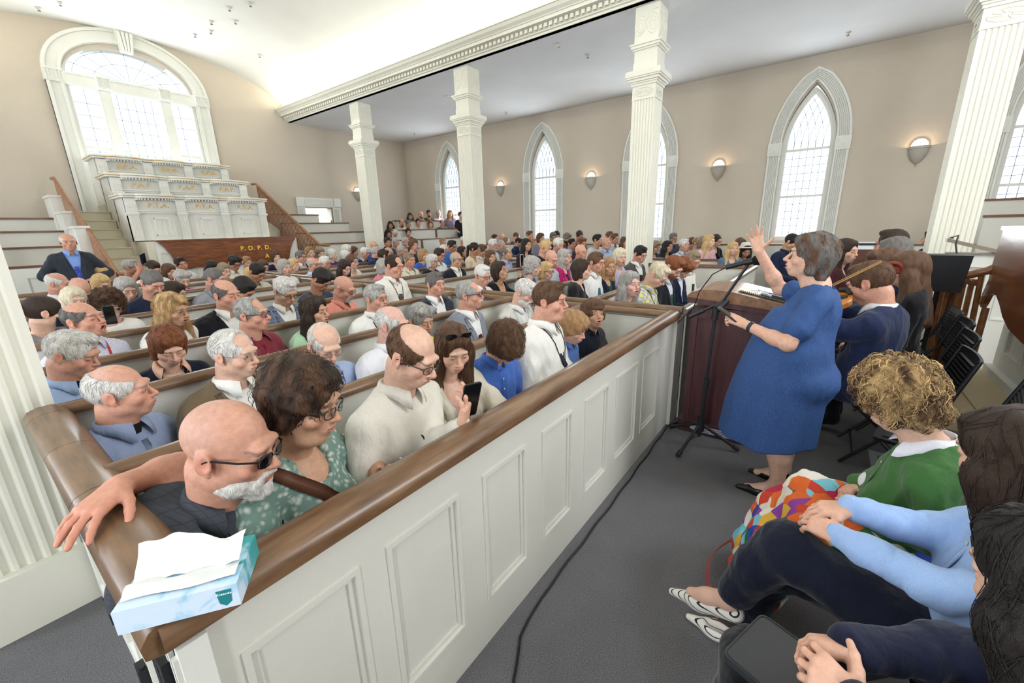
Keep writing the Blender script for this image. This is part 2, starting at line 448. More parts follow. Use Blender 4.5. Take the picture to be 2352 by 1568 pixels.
def head_shape(F, hp, Rh, s, o):
    def e(c, r, k=.02, mode='u', R=None):
        F.ell(hp(c), np.array(r) * s, k * s, mode, R=Rh if R is None else Rh @ R)
    def c(a, b, ra, rb, k=.012, mode='u'): F.cone(hp(a), hp(b), ra * s, rb * s, k * s, mode)
    fw = o.get('fw', 1.0); fem = o['sex'] == 'f'; kid = o.get('kid', False)
    e((0, .012, .033), (.0755, .093, .084), 0)
    e((0, -.032, -.040), (.053 * fw, .060, .070), .040)
    e((0, -.068, -.094), (.021 * fw, .018, .018), .028)
    jw = .037 if fem else .043
    for x in (-1, 1):
        e((x * jw * fw, -.010, -.062), (.020, .026, .024), .03)
        e((x * .040 * fw, -.062, -.030), (.022 * fw, .021, .020), .022)
    c((-.034, -.084, .023), (.034, -.084, .023), .012 if fem else .0145, .012 if fem else .0145, .016)
    if fw > 1.08:                                         # full cheeks, second chin
        e((0, -.040, -.105), (.050 * fw, .045, .028), .035)
    for x in (-1, 1):
        e((x * .0325, -.104, .0035), (.0165, .015, .0125), .012, 's')
    ns = o.get('nose', 1.0) * (.82 if kid else 1)
    c((0, -.092, .006), (0, -.113 * (1 + (ns - 1) * .2), -.028), .0065, .0105 * ns, .010)
    e((0, -.1125, -.030), (.0105 * ns, .010, .009), .006)
    for x in (-1, 1): e((x * .0125 * ns, -.101, -.033), (.0075, .009, .0065), .005)
    if not o.get('cheap'):
        for x in (-1, 1): e((x * .0065, -.106, -.041), (.0032, .005, .003), .002, 's')
    mo = o.get('mouth', 0.0)
    e((0, -.086, -.060), (.030, .018, .026), .016)
    mz = .008 * mo
    e((0, -.1010, -.0568 + mz * .3), (.0235, .0070, .0042), .003); e((0, -.1035, -.0560 + mz * .3), (.009, .0055, .0040), .003)
    e((0, -.0995, -.0665 - mz * 1.3), (.0185, .0078, .0050), .003)
    if mo > 0: e((0, -.102, -.0615 - mz * .6), (.0135 + .002 * mo, .020, .0018 + .0075 * mo), .002, 's')
    else: c((-.020, -.108, -.0612), (.020, -.108, -.0612), .0016, .0016, .003, 's')
    ey = o.get('eyes', 'open')
    for x in (-1, 1):
        e((x * .0315, -.0795, .0030), (.0150, .0148, .0140), .004)
        if ey != 'closed' and not o.get('cheap'):
            h = .0050 if ey == 'open' else .0032
            e((x * .0318, -.0965, .0020 if ey == 'open' else .0005), (.0118, .0140, h), .0015, 's')
    age = o.get('age', 0)
    if age and not o.get('cheap'):
        for x in (-1, 1): c((x * .021, -.104, -.034), (x * .033, -.093, -.064), .0028, .0022, .006, 's'); c((x * .018, -.099, -.012), (x * .042, -.090, -.014), .0016, .0012, .005, 's')
    for x in (-1, 1):
        Re = rotz(x * .35) @ rotx(-.18)
        e((x * .0790, .010, -.004), (.0085, .0190, .0315), .008, R=Re)
        e((x * .0770, .022, -.004), (.010, .010, .028), .006, R=Re)
        if not o.get('cheap'):
            e((x * .0900, .004, .000), (.0075, .0110, .0180), .004, 's', R=Re)
            e((x * .0800, -.001, -.031), (.006, .007, .008), .004)

def face_paint(V, Hc, Rh, s, o):
    """natural colouring of the skin; V person-local"""
    L = (V - Hc) @ Rh / s
    base = np.array(lin(SKINS[o['skin']])[:3]); C_ = np.tile(base, (len(V), 1))
    def blob(c, r): return np.exp(-(((L - np.array(c)) / np.array(r)) ** 2).sum(1))
    def mix(w, col): nonlocal C_; w = np.clip(w, 0, 1)[:, None]; C_ = C_ * (1 - w) + np.array(col) * w
    n = vnoise(V, 55, 1.0); C_ *= (1 + .05 * n)[:, None]
    red = base * np.array([1.05, .66, .62])
    for x in (-1, 1):
        mix(.30 * blob((x * .045, -.075, -.028), (.028, .04, .025)), red)
        mix(.5 * blob((x * .084, .012, -.004), (.016, .025, .035)), red)
    mix(.5 * blob((0, -.115, -.030), (.016, .02, .014)), red)
    lip = base * np.array([.80, .42, .42]) if o['sex'] == 'm' else np.array([.42, .10, .10])
    inl = ((np.abs(L[:, 0]) < .024) & (L[:, 1] < -.088)) * np.exp(-((L[:, 2] + .0615 + .004 * o.get('mouth', 0)) / (.0085 + .007 * o.get('mouth', 0))) ** 2)
    lw = np.clip((.0225 - np.abs(L[:, 0])) / .006, 0, 1); hz_ = .0035 + .006 * np.clip(lw, 0, 1)
    mix(.7 * np.clip(lw * 1.5, 0, 1) * np.exp(-((L[:, 2] + .0615 + .003 * o.get('mouth', 0)) / (hz_ + .006 * o.get('mouth', 0))) ** 2) * (L[:, 1] < -.088), lip)
    if not o.get('mouth', 0): mix(.6 * lw * np.exp(-((L[:, 2] + .0612) / .0012) ** 2) * (L[:, 1] < -.088), base * .3)
    if o.get('mouth', 0) > 0:
        mix(1.0 * (blob((0, -.088, -.064), (.014, .012, .004 + .006 * o['mouth'])) > .45), (.05, .012, .012))
    bc = np.array(lin(HAIRS[o['brow']])[:3])
    for x in (-1, 1):
        d = np.abs(L[:, 2] - (.0235 - ((L[:, 0] - x * .031) / .030) ** 2 * .005))
        w = np.exp(-(d / .0038) ** 2) * (np.abs(L[:, 0] - x * .031) < .019) * (L[:, 1] < -.05)
        mix(.75 * w, bc)
        if o.get('eyes', 'open') == 'closed' or o.get('cheap'):
            w = np.exp(-((L[:, 2] + .0035) / .0022) ** 2) * (np.abs(L[:, 0] - x * .0315) < .013) * (L[:, 1] < -.08)
            mix(.8 * w, base * .25)
        else:
            w = np.exp(-((np.hypot((L[:, 0] - x * .0318) / 1.25, (L[:, 2] - .002) / .62) - .0095) / .0016) ** 2) * (L[:, 1] < -.082)
            mix(.6 * w, base * .35)
    if o.get('stubble'):
        w = (L[:, 2] < -.035) * (L[:, 2] > -.13) * (L[:, 1] < .0)
        w = w * np.clip((-.035 - L[:, 2]) / .03, 0, 1) * (1 - blob((0, -.1, -.062), (.02, .03, .01)))
        mix(o['stubble'] * w, np.array(lin(HAIRS[o['brow']])[:3]) * .7 + base * .3)
    if o['hair'][0] in ('ring', 'buzz', 'rec', 'bald'):
        w = np.clip((L[:, 2] - .0) / .02, 0, 1) * np.clip((L[:, 1] + .02) / .04, 0, 1)
        mix((.55 if o['hair'][0] == 'buzz' else .15) * w, np.array(lin(HAIRS[o['hair'][1]])[:3]))
    return C_

def hair_shape(F, o, hp, Rh, s, S, lod):
    st = o['hair'][0]
    def e(c, r, k=.02, mode='u', R=None): F.ell(hp(c), np.array(r) * s, k * s, mode, R=Rh if R is None else Rh @ R)
    def c(a, b, ra, rb, k=.02, mode='u'): F.cone(hp(a), hp(b), ra * s, rb * s, k * s, mode)
    def cw(a, b, ra, rb, k=.03): F.cone(hp(a), b, ra * s, rb * s, k * s)
    def face(z=-.012, ry=.083, rz=.083, x=.080, k=.006): e((0, -.135, z), (x, ry, rz), k, 's')
    def lowcut(z, k=.006):
        n = Rh[:, 2]; q = hp((0, 0, z)); F.fn(lambda X, Y, Z: (X - q[0]) * n[0] + (Y - q[1]) * n[1] + (Z - q[2]) * n[2], k, 's')
    def ears():
        for x in (-1, 1): e((x * .088, .002, -.012), (.022, .026, .038), .005, 's')
    t = {'buzz': .004, 'short': .008, 'ring': .005, 'rec': .007, 'wavy': .014, 'mop': .024, 'bob': .013, 'long': .011, 'bun': .009, 'pony': .009, 'curly': .022, 'fluff': .020, 'flat': .009}.get(st, .01)
    cap = lambda tt: e((0, .012, .033), (.0762 + tt * .9, .0938 + tt, .0845 + tt), 0)
    if st == 'bald': return False
    if st in ('buzz', 'short', 'ring', 'rec', 'wavy', 'mop'):
        cap(t)
        if st == 'short': e((0, -.045, .098), (.052, .045, .026), .02)
        if st == 'mop':
            e((0, -.06, .07), (.072, .055, .05), .02)
            for x in (-1, 1): e((x * .075, .0, -.01), (.030, .05, .05), .02)
        if st == 'wavy':
            for x in (-1, 1): e((x * .045, -.05, .09), (.045, .045, .03), .02)
        face(-.010 if st != 'mop' else -.045, ry=.108 if st == 'ring' else .083)
        e((0, -.060, -.085), (.12, .075, .070), .008, 's')
        lowcut(-.062 if st != 'mop' else -.085)
        if st != 'mop': e((0, .105, -.105), (.10, .060, .055), .015, 's')
        if st != 'mop': ears()
        if st == 'ring': e((0, -.028, .118), (.088, .105, .088), .006, 's')
        if st == 'rec':
            e((0, -.100, .085), (.075, .075, .045), .010, 's')
    elif st in ('bob', 'fluff', 'curly'):
        cap(t); L_ = {'bob': -.095, 'fluff': -.070, 'curly': -.075}[st]
        for x in (-1, 1):
            c((x * .066, .012, .03), (x * .070, .000, L_ + .02), .028, .024, .02)
            c((x * .042, .062, .0), (x * .044, .055, L_), .040, .030, .03)
        c((0, .070, .0), (0, .062, L_), .044, .032, .03)
        e((0, -.050, .082), (.062, .042, .028), .02)
        face(-.010, .080, .084, .072); e((0, -.085, -.075), (.064, .072, .065), .010, 's')
        e((0, -.03, -.16), (.07, .08, .045), .01, 's')
    elif st in ('long', 'longw'):
        cap(.011)
        z0 = S[2]; w = 1.15 if st == 'longw' else 1.0
        for x in (-1, 1):
            c((x * .064, .005, .03), (x * .072, -.005, -.07), .027, .028, .02)
            for (dx, dy, dz, rr) in ((.100, -.055, -.17, .026), (.110, .03, -.12, .028), (.06, .080, -.16, .032)):
                cw((x * .074, .010, -.05), S + np.array([x * dx * w, dy, dz]) * s, .036, rr, .035)
        cw((0, .070, -.02), S + np.array([0, .100, -.17]) * s, .046, .040, .04)
        e((0, -.046, .082), (.060, .042, .028), .02)
        face(-.004, .080, .088, .072); e((0, -.085, -.075), (.064, .075, .07), .010, 's'); c((.015, -.11, .10), (.015, .02, .135), .004, .003, .008, 's')
        e((0, -.095, -.17), (.055, .09, .08), .012, 's')
    elif st in ('bun', 'pony', 'flat'):
        cap(.010); face(-.006, .080, .082, .078); e((0, -.060, -.085), (.12, .075, .070), .008, 's'); lowcut(-.075); ears()
        if st == 'bun': e((0, .135, .020), (.046, .040, .044), .012)
        if st == 'pony': e((0, .120, .03), (.026, .026, .026), .01); cw((0, .135, .02), S + np.array([0, .13, -.10]) * s, .028, .020)
    # locks
    fr = 95 if st in ('short', 'buzz', 'ring', 'rec', 'flat', 'bun', 'pony') else 60
    if lod <= 1:
        a = {'curly': .0085, 'fluff': .005, 'mop': .0045, 'wavy': .004, 'bob': .0026, 'long': .0032, 'longw': .0055, 'short': .0014}.get(st, .0008)
        F.wob(a, fr if st != 'curly' else 75, 1.0 + o['seed'] % 5, (1, 1, 1.0 if st in ('curly', 'fluff', 'mop') else .35))
    elif st in ('curly', 'fluff', 'mop', 'wavy'): F.wob(.003, 50, 1.0)
    return True

def torso(F, S, s, o, inf=0.0, k=.05, women=True):
    f = o.get('fat', 1.0); w = o.get('sw', 1.0)
    vs = o.get('vs', 1.0)
    def e(c, r, kk=k):
        c = list(c); r = list(r)
        if c[2] < -.2: c[2] = -.2 + (c[2] + .2) * vs; r[2] *= (.35 + .65 * vs)
        F.ell(S + np.array(c) * s, (np.array(r) + inf) * s, kk * s)
    bw = .158 * w * (.92 if o['sex'] == 'f' else 1)
    e((0, .0, -.135), (bw, .108 * (.6 + .4 * f), .185), 0)
    F.cone(S + np.array([-.135 * w, .012, -.028]) * s, S + np.array([.135 * w, .012, -.028]) * s, (.058 + inf) * s, (.058 + inf) * s, k * s)
    for x in (-1, 1):
        F.cone(S + np.array([0, .022, .045]) * s, S + np.array([x * .11 * w, .016, -.012]) * s, (.040 + inf) * s, (.045 + inf) * s, .04 * s)
    e((0, -.018 * f - .012 * (f - 1) * 6, -.345), (.148 * f * (.95 if o['sex'] == 'f' else 1), .118 * f, .17))
    e((0, .015, -.50), (.170 * (.5 + .5 * f), .135 * (.5 + .5 * f), .13))
    if o['sex'] == 'f' and women and not o.get('kid'):
        for x in (-1, 1): e((x * .072, -.080 * (.5 + .5 * f), -.195), (.066 * f ** .5, .055 * f ** .5, .066), .04)

def arm_joints(o, S, s):
    w = o.get('sw', 1.0); J = []
    for side in (-1, 1):                                   # -1: the person's right (-x), +1: left
        sh = S + np.array([side * .160 * w, .012, -.046]) * s
        a = o.get('arms', {}).get(side)
        if a is None: a = dict(el=(side * (.222 * w + .02 * (o.get('fat', 1) - 1)), -.03, -.315), wr=(side * .10, -.265, max(-.395, (.60 - S[2]) / s)), d=(-side * .6, -.8, -.1), n=(0, -.2, 1))
        J.append((side, sh, S + np.array(a['el']) * s, S + np.array(a['wr']) * s, a))
    return J

def drape(F, pts, off=.004, fix=None):
    """lay (x, z) points on the front of a garment -> (x, y, z)"""
    xs = np.array([p[0] for p in pts]); zs = np.array([p[1] for p in pts])
    y = F.front(xs, zs); ok = ~np.isnan(y)
    if not ok.all():
        if ok.sum() == 0: return None
        y = np.interp(np.arange(len(y)), np.where(ok)[0], y[ok])
    return np.stack([xs, y - off, zs], axis=1)

def ribbon(F, line, width, mat_, name, parent, off=.005, th=.003, n=None):
    """strip laid over the front of a garment; line [(x,z)], width list"""
    m = len(line); rows = []
    for i, (x, z) in enumerate(line):
        a = line[max(i - 1, 0)]; b = line[min(i + 1, m - 1)]
        dx, dz = b[0] - a[0], b[1] - a[1]; L = math.hypot(dx, dz) + 1e-9
        px, pz = -dz / L, dx / L; wv = width[i] if isinstance(width, (list, tuple)) else width
        rows += [(x - px * wv / 2, z - pz * wv / 2), (x, z), (x + px * wv / 2, z + pz * wv / 2)]
    q = drape(F, rows, off)
    if q is None: return None
    for i_ in range(1, m):                                  # stay on the chest, do not jump onto a raised arm
        for j_ in range(3): q[i_ * 3 + j_, 1] = max(q[i_ * 3 + j_, 1], q[(i_ - 1) * 3 + j_, 1] - (.05 if i_ < .4 * m else .026))
    q[:, 1] = np.minimum(q[:, 1], np.repeat(q[1::3, 1], 3) + .012)
    vs = np.concatenate([q, q + np.array([0, th, 0])]); N = len(q); fs = []
    for i in range(m - 1):
        for j in (0, 1):
            a = i * 3 + j; fs.append((a, a + 1, a + 4, a + 3)); fs.append((N + a, N + a + 3, N + a + 4, N + a + 1))
        for j in (0, 2):
            a = i * 3 + j; fs.append((a, a + 3, N + a + 3, N + a))
    for a in (0, (m - 1) * 3):
        for j in (0, 1): fs.append((a + j, a + j + 1, N + a + j + 1, N + a + j))
    return link_mesh(name, vs, fs, mat_, parent, smooth=True)

def collar_mesh(F, S, Nk, s, mat_, parent, lod, r0=.062, points=.052, open_=.0, name='collar'):
    """folded shirt collar round the neck"""
    n = 28 if lod < 2 else 14; th0 = math.radians(12 + open_ * 30); rows = []
    for i in range(n + 1):
        a = th0 + (2 * PI - 2 * th0) * i / n
        dx, dy = math.sin(a), -math.cos(a)
        f = math.exp(-((min(a, 2 * PI - a) - th0) / .55) ** 2)
        zt = .028 - .012 * f - open_ * .03 * f
        drop = -.012 - points * f
        c = Nk
        r1 = r0 * (1 + open_ * .25 * f)
        top = (c[0] + dx * r1 * s, c[1] + dy * r1 * 1.05 * s, c[2] + zt * s)
        mid = (c[0] + dx * (r1 + .012) * s, c[1] + dy * (r1 + .014) * s, c[2] + (zt - .004) * s)
        spread = .026 + .020 * f
        bx = c[0] + dx * (r1 + spread) * s * (1 - .25 * f) + (math.copysign(.022, dx) * f * s)
        by = c[1] + dy * (r1 + spread) * s; bz = c[2] + drop * s
        yf = F.front([bx], [bz])[0]
        if f > .25 and not np.isnan(yf): by = min(by, yf - .006)
        inn = (c[0] + dx * (r1 - .004) * s, c[1] + dy * (r1 - .004) * s, c[2] + (-.03) * s)
        rows.append((inn, top, mid, ((mid[0] + bx) / 2, (mid[1] + by) / 2 - .003 * (f > .3), (mid[2] + bz) / 2 + .004 * s), (bx, by, bz), (bx * .98 + c[0] * .02, by + .006, bz + .002)))
    vs = [p for r in rows for p in r]; w = 6
    fs = [(i * w + j, (i + 1) * w + j, (i + 1) * w + j + 1, i * w + j + 1) for i in range(n) for j in range(w - 1)]
    return link_mesh(name, vs, fs, mat_, parent, smooth=True)

def fabric_mat(spec, s0=1.0):
    """'4a6fa5' plain, or 'kind:col:col2...'"""
    if spec in MATS: return MATS[spec]
    if ':' not in spec: return mat(spec, spec, .85, 'fabric', spec=.15)
    p = spec.split(':'); k = p[0]
    if k == 'check': return mat(spec, p[1], .8, 'check', col2=p[2], period=float(p[3]) if len(p) > 3 else .012, width=.14)
    if k == 'plaid': return mat(spec, p[1], .85, 'plaid', col2=p[2], col3=p[3], period=.075, width=.5)
    if k == 'wpane': return mat(spec, p[1], .85, 'plaid', col2=p[2], col3=p[2], period=.045, width=.07)
    if k == 'stripe': return mat(spec, p[1], .8, 'stripe', col2=p[2], period=float(p[3]), width=.55, horiz=len(p) > 4)
    if k == 'floral': return mat(spec, p[1], .85, 'floral', col2=p[2], cells=float(p[3]) if len(p) > 3 else 32, th=.5)
    if k == 'spots': return mat(spec, p[1], .85, 'spots', col2=p[2], cells=float(p[3]) if len(p) > 3 else 40, th=.22)
    return mat(spec, p[1], .85, 'fabric')

def glasses_mesh(hp, s, kind, parent, lod):
    mb = MB(); r = .0017 if kind != 'g' else .0009
    if lod >= 2: r *= 1.5
    w, h = (.0235, .0165) if kind != 'R' else (.0215, .0205)
    n = 14
    cf = {'S': '14161c', 'G': '1c1613', 'g': '6a6258', 'R': '1c1613', 'B': '1d2338', 'W': 'b79a7a'}[kind]
    m = mat('spectacle_frame_' + cf, cf, .3, spec=.5)
    for x in (-1, 1):
        pts = []
        for i in range(n + 1):
            a = 2 * PI * i / n; cx, cz = math.cos(a), math.sin(a)
            px = math.copysign(abs(cx) ** .75, cx) * w; pz = math.copysign(abs(cz) ** .75, cz) * h
            pts.append(hp((x * .0335 + px, -.108 + .35 * abs(px + x * .0) ** 2 * 10 + (.010 if x * px > 0 else 0) * abs(px) / w, .000 + pz)))
        mb.tube(pts, r * s, 5 if lod else 6, cap=False)
        mb.tube([hp((x * .0565, -.097, .006)), hp((x * .076, -.060, .009)), hp((x * .0825, .0, .008)), hp((x * .082, .022, -.006))], r * (1.5 if kind in 'GSB' else 1) * s, 5)
    mb.tube([hp((-.011, -.110, .003)), hp((0, -.114, .006)), hp((.011, -.110, .003))], r * s, 5)
    o = mb.build('spectacles' if kind != 'S' else 'sunglasses', m, parent, True)
    if kind == 'S' or lod == 0:
        lb = MB()
        for x in (-1, 1):
            vs = [hp((x * .0335, -.109, 0))]
            for i in range(n):
                a = 2 * PI * i / n; cx, cz = math.cos(a), math.sin(a)
                vs.append(hp((x * .0335 + math.copysign(abs(cx) ** .75, cx) * w, -.1085 + (.008 if x * cx > 0 else 0) * abs(cx), math.copysign(abs(cz) ** .75, cz) * h)))
            lb.raw(vs, [(0, i + 1, (i + 1) % n + 1) for i in range(n)])
        lb.build('lens', mat('dark_lens', '0c0d12', .08, spec=.6) if kind == 'S' else mat('clear_lens', 'f2f5f8', .05, 'glass', gloss=.07), o)
    return o

def eyeballs(o, hp, Rh, s, V, Fc, C_, look):
    """adds two eyeballs to the body mesh"""
    irises = {'b': (.10, .17, .28), 'n': (.07, .035, .015), 'g': (.10, .12, .07)}
    vs, fs, cs = [], [], []
    nr, ns_ = 9, 12; base = len(V)
    gz = np.array(look, float); gz /= np.linalg.norm(gz)
    e1 = np.cross(gz, [0, 0, 1]); e1 /= np.linalg.norm(e1); e2 = np.cross(e1, gz)
    for x in (-1, 1):
        b0 = base + len(vs)
        for i in range(nr + 1):
            a = (0, 7, 12, 24, 29, 50, 75, 100, 130, 180)[i] * PI / 180
            for j in range(ns_):
                ph = 2 * PI * j / ns_
                d = gz * math.cos(a) + (e1 * math.cos(ph) + e2 * math.sin(ph)) * math.sin(a)
                vs.append(hp(np.array([x * .0315, -.0795, .003]) + d * .0128))
                cs.append((.005, .005, .006) if i <= 2 else irises[o.get('iris', 'n')] if i <= 3 else (.72, .68, .66))
        for i in range(nr):
            for j in range(ns_):
                fs.append((b0 + i * ns_ + j, b0 + (i + 1) * ns_ + j, b0 + (i + 1) * ns_ + (j + 1) % ns_, b0 + i * ns_ + (j + 1) % ns_))
    return np.concatenate([V, np.array(vs, F4)]), np.concatenate([Fc, np.array(fs, np.int32)]), np.concatenate([C_, np.array(cs)])

def person(sp):
    o = dict(sex='m', skin='p', hair=('short', 'br'), lod=2, fat=1.0, sw=1.0, s=1.0, ty=12, hy=12, hp=5, hr=0, top=('shirt', 'e8e8e6'), seed=1)
    o.update(sp); lod = o['lod']; h = LOD[lod]; s = o['s']
    o['sw'] *= 1.10 if o['sex'] == 'm' else .98
    o.setdefault('brow', {'w': 'g', 'wb': 'g', 'g': 'dg', 'gb': 'dg', 'bl': 'lb'}.get(o['hair'][1], o['hair'][1]))
    o['cheap'] = lod >= 2
    rnd = random.Random(o['seed'])
    o.setdefault('fw', 1.0 + (o['fat'] - 1) * .38 + rnd.uniform(-.03, .03)); o.setdefault('nose', rnd.uniform(.9, 1.15))
    root = empty('person', (o['x'], o['y'], o.get('z', 0.0)), math.radians(o['ty']))
    o['hz'] = o['hz'] - o.get('z', 0.0)
    tag(root, o['label'], 'person', o.get('group'))
    Hc = np.array([0.0, 0.0, o['hz']])
    Rh = rotz(math.radians(o['hy'] - o['ty'])) @ rotx(math.radians(o['hp'])) @ roty(math.radians(o['hr']))
    fs_ = s * o.get('hs', 1.05)
    hp = lambda v: Hc + Rh @ (np.array(v, float) * fs_)
    fwd = o.get('neckf', .045 + .0016 * max(o['hp'], 0))
    S = Hc + np.array([o.get('neckx', 0.0), fwd, -.203]) * s
    if 'S' in o: S = np.array(o['S'], float)
    if not o.get('stand'): o['vs'] = max(.35, min(1.15, (S[2] - .445 - .2 * s) / (.43 * s)))
    Nk = S + np.array([0, -.004, .068]) * s               # centre of the collar
    if 'warms' in o:                                       # arm targets given in room coordinates
        Ri = rotz(-math.radians(o['ty'])); base = np.array([o['x'], o['y'], o.get('z', 0.0)]); am = {}
        for side, a in o['warms'].items():
            a = dict(a)
            for k_ in ('el', 'wr'): a[k_] = tuple((Ri @ (np.array(a[k_], float) - base) - S) / s)
            for k_ in ('d', 'n'):
                if k_ in a: a[k_] = tuple(Ri @ np.array(a[k_], float))
            am[side] = a
        o['arms'] = {**o.get('arms', {}), **am}
    skb = hp((0, .030, -.062)); nr = .053 if o['sex'] == 'f' else .061
    nr *= (.7 + .3 * o['fat'])
    # ---- body skin: head, neck, upper chest
    lo = np.minimum(Hc - .15 * s, S - np.array([.14, .13, .16]) * s); hi = np.maximum(Hc + .16 * s, S + np.array([.14, .10, .0]) * s)
    F = Field(lo, hi, h['head'] * (1 if lod else fs_))
    head_shape(F, hp, Rh, fs_, o)
    F.cone(S + np.array([0, .018, -.03]) * s, skb, nr * s, nr * .93 * fs_, .02 * s)
    F.cone(S + np.array([0, .0, -.02]) * s, hp((0, -.02, -.085)), nr * .8 * s, .03 * fs_, .03 * s)
    torso(F, S, s, o, inf=-.010, k=.04)
    V, Fc = F.mesh()
    C_ = face_paint(V, Hc, Rh, fs_, o)
    if not o['cheap'] and o.get('eyes', 'open') != 'closed':
        look = o.get('look', (0, -1, -.15 if o['hp'] < 15 else -.45))
        V, Fc, C_ = eyeballs(o, hp, Rh, fs_, V, Fc, C_, look)
    J = arm_joints(o, S, s); top = o['top']; kind, spec = top[0], top[1]
    sleeve = {'shirt': 'long', 'tee': 'short', 'polo': 'short', 'short': 'short', 'sweater': 'long', 'dress': 'short', 'blouse': 'short', 'cardi': 'long', 'vest': 'none'}[kind]
    if 'jacket' in o: sleeve = 'long'
    af = .85 + .15 * o['fat'] if o['fat'] > 1 else 1.0
    if o['sex'] == 'f': af *= .9
    # ---- arms and hands
    if o.get('hands', lod <= 1) or sleeve != 'long':
        pts = np.array([p for j in J for p in ((j[3],) if sleeve == 'long' else j[1:4])])
        for j in ([None] if (o.get('onearm') is None and lod > 0) else J):
            if j is None: lo = pts.min(0) - .13; hi = pts.max(0) + .13; js = J
            else:
                q = np.array((j[3],) if sleeve == 'long' else j[1:4]); e_ = .21 * s; wv = j[3]
                lo = np.minimum(q.min(0) - .08, wv - e_); hi = np.maximum(q.max(0) + .08, wv + e_); js = [j]
            A = Field(lo, hi, o.get('harm', h['arm']))
            for side, sh, el, wr, a in js:
                if sleeve != 'long':
                    A.cone(sh, el, .046 * af * s, .040 * af * s, .02); A.cone(el, wr, .041 * af * s, .027 * s, .02)
                    m_ = el + (wr - el) * .3; A.ell(m_, (.040 * af * s,) * 3, .03)
                else: A.cone(wr + (el - wr) * .25, wr, .031 * s, .026 * s, .02)
                if lod < 3 or o.get('hands'):
                    hand(A, wr, a.get('d', (0, -1, -.2)), a.get('n', (0, 0, 1)), side, a.get('curl', (28, 30, 32, 36)), s * (.9 if o['sex'] == 'f' else 1) * a.get('hs', 1.0), a.get('spread', 5), a.get('thumb', (38, 15)))
            V2, F2 = A.mesh()
            if len(V2):
                b2 = np.array(lin(SKINS[o['skin']])[:3]); c2 = np.tile(b2 * np.array([1, .94, .92]), (len(V2), 1)) * (1 + .05 * vnoise(V2, 60, 3))[:, None]
                for side, sh, el, wr, a in js:             # pinker knuckles and nails end of the hand
                    dd = np.array(a.get('d', (0, -1, -.2)), float); dd /= np.linalg.norm(dd)
                    t = ((V2 - wr) @ dd); w_ = np.clip((t - .06) / .1, 0, 1)[:, None] * .5
                    c2 = c2 * (1 - w_) + b2 * np.array([1.02, .80, .76]) * w_
                Fc = np.concatenate([Fc, F2 + len(V)]); V = np.concatenate([V, V2]); C_ = np.concatenate([C_, c2])
    for chain in o.get('bare', ()):                        # bare legs: [(point, radius), ...] in person space
        Pn = np.array([c[0] for c in chain], float); rr = [c[1] for c in chain]
        A = Field(Pn.min(0) - max(rr) - .02, Pn.max(0) + max(rr) + .02, .007)
        for q in range(len(chain) - 1): A.cone(Pn[q], Pn[q + 1], rr[q], rr[q + 1], .03)
        V2, F2 = A.mesh(); b2 = np.array(lin(SKINS[o['skin']])[:3]); c2 = np.tile(b2, (len(V2), 1)) * (1 + .06 * vnoise(V2, 30, 3))[:, None]
        Fc = np.concatenate([Fc, F2 + len(V)]); V = np.concatenate([V, V2]); C_ = np.concatenate([C_, c2])
    body = link_mesh('body', V, Fc, mat('skin', 'cc9988', .5, 'skin', spec=.35), root, smooth=True, cols=C_)
    # ---- hair
    st = o['hair'][0]
    if st != 'bald':
        ext = .30 if st in ('long', 'longw', 'pony') else .10
        lo = Hc - np.array([.16, .18, .15]) * fs_; hi = Hc + np.array([.16, .18, .17]) * fs_
        if st in ('long', 'longw', 'pony'): lo = np.minimum(lo, S + np.array([-.2, -.14, -.24]) * s); hi = np.maximum(hi, S + np.array([.2, .19, 0]) * s)
        G = Field(lo, hi, h['hair'])
        if hair_shape(G, o, hp, Rh, fs_, S, lod):
            V, Fc = G.mesh()
            hc = np.array(lin(HAIRS[o['hair'][1]])[:3]); c2 = np.tile(hc, (len(V), 1))
            n = vnoise(V * np.array([1, 1, .3]), 70, o['seed']); c2 = c2 * (1 + .22 * n)[:, None]
            if 'hair2' in o: w_ = np.clip(vnoise(V * np.array([1, 1, .35]), 38, 2.0) * 1.3 + .35, 0, 1)[:, None]; c2 = c2 * (1 - w_) + np.array(lin(HAIRS[o['hair2']])[:3]) * w_
            hair = link_mesh('hair', V, Fc, mat('hair', '555555', .55, 'hair'), root, smooth=True, cols=c2)
            if lod == 0: strands(hair, G, V, Fc, c2, o, Hc)
    if 'beard' in o:
        G = Field(Hc - .14 * fs_, Hc + np.array([.14, .1, .05]) * fs_, h['hair']); bd = o['beard']
        def e(c, r, k=.02, mode='u'): G.ell(hp(c), np.array(r) * fs_, k * fs_, mode, R=Rh)
        ln = bd[2] if len(bd) > 2 else 1.0
        if bd[0] in ('full', 'goatee'):
            if bd[0] == 'full':
                e((0, -.030, -.078), (.066, .064, .048), .0)
                e((0, -.02, -.02), (.10, .075, .042), .006, 's'); e((0, .05, -.05), (.10, .062, .10), .006, 's')
            e((0, -.078, -.098 - .012 * ln), (.034, .030, .026 * ln + .006), .02)
            for x in (-1, 1): G.cone(hp((x * .026, -.092, -.058)), hp((x * .026, -.082, -.090)), .009 * fs_, .012 * fs_, .01)
        G.cone(hp((-.022, -.098, -.050)), hp((0, -.107, -.0465)), .0065 * fs_, .0075 * fs_, .004); G.cone(hp((.022, -.098, -.050)), hp((0, -.107, -.0465)), .0065 * fs_, .0075 * fs_, .004)
        if bd[0] != 'mustache': e((0, -.105, -.062), (.018, .02, .009), .003, 's')
        if lod < 2: G.wob(.0016, 160, 2.0, (1, 1, .5))
        V, Fc = G.mesh()
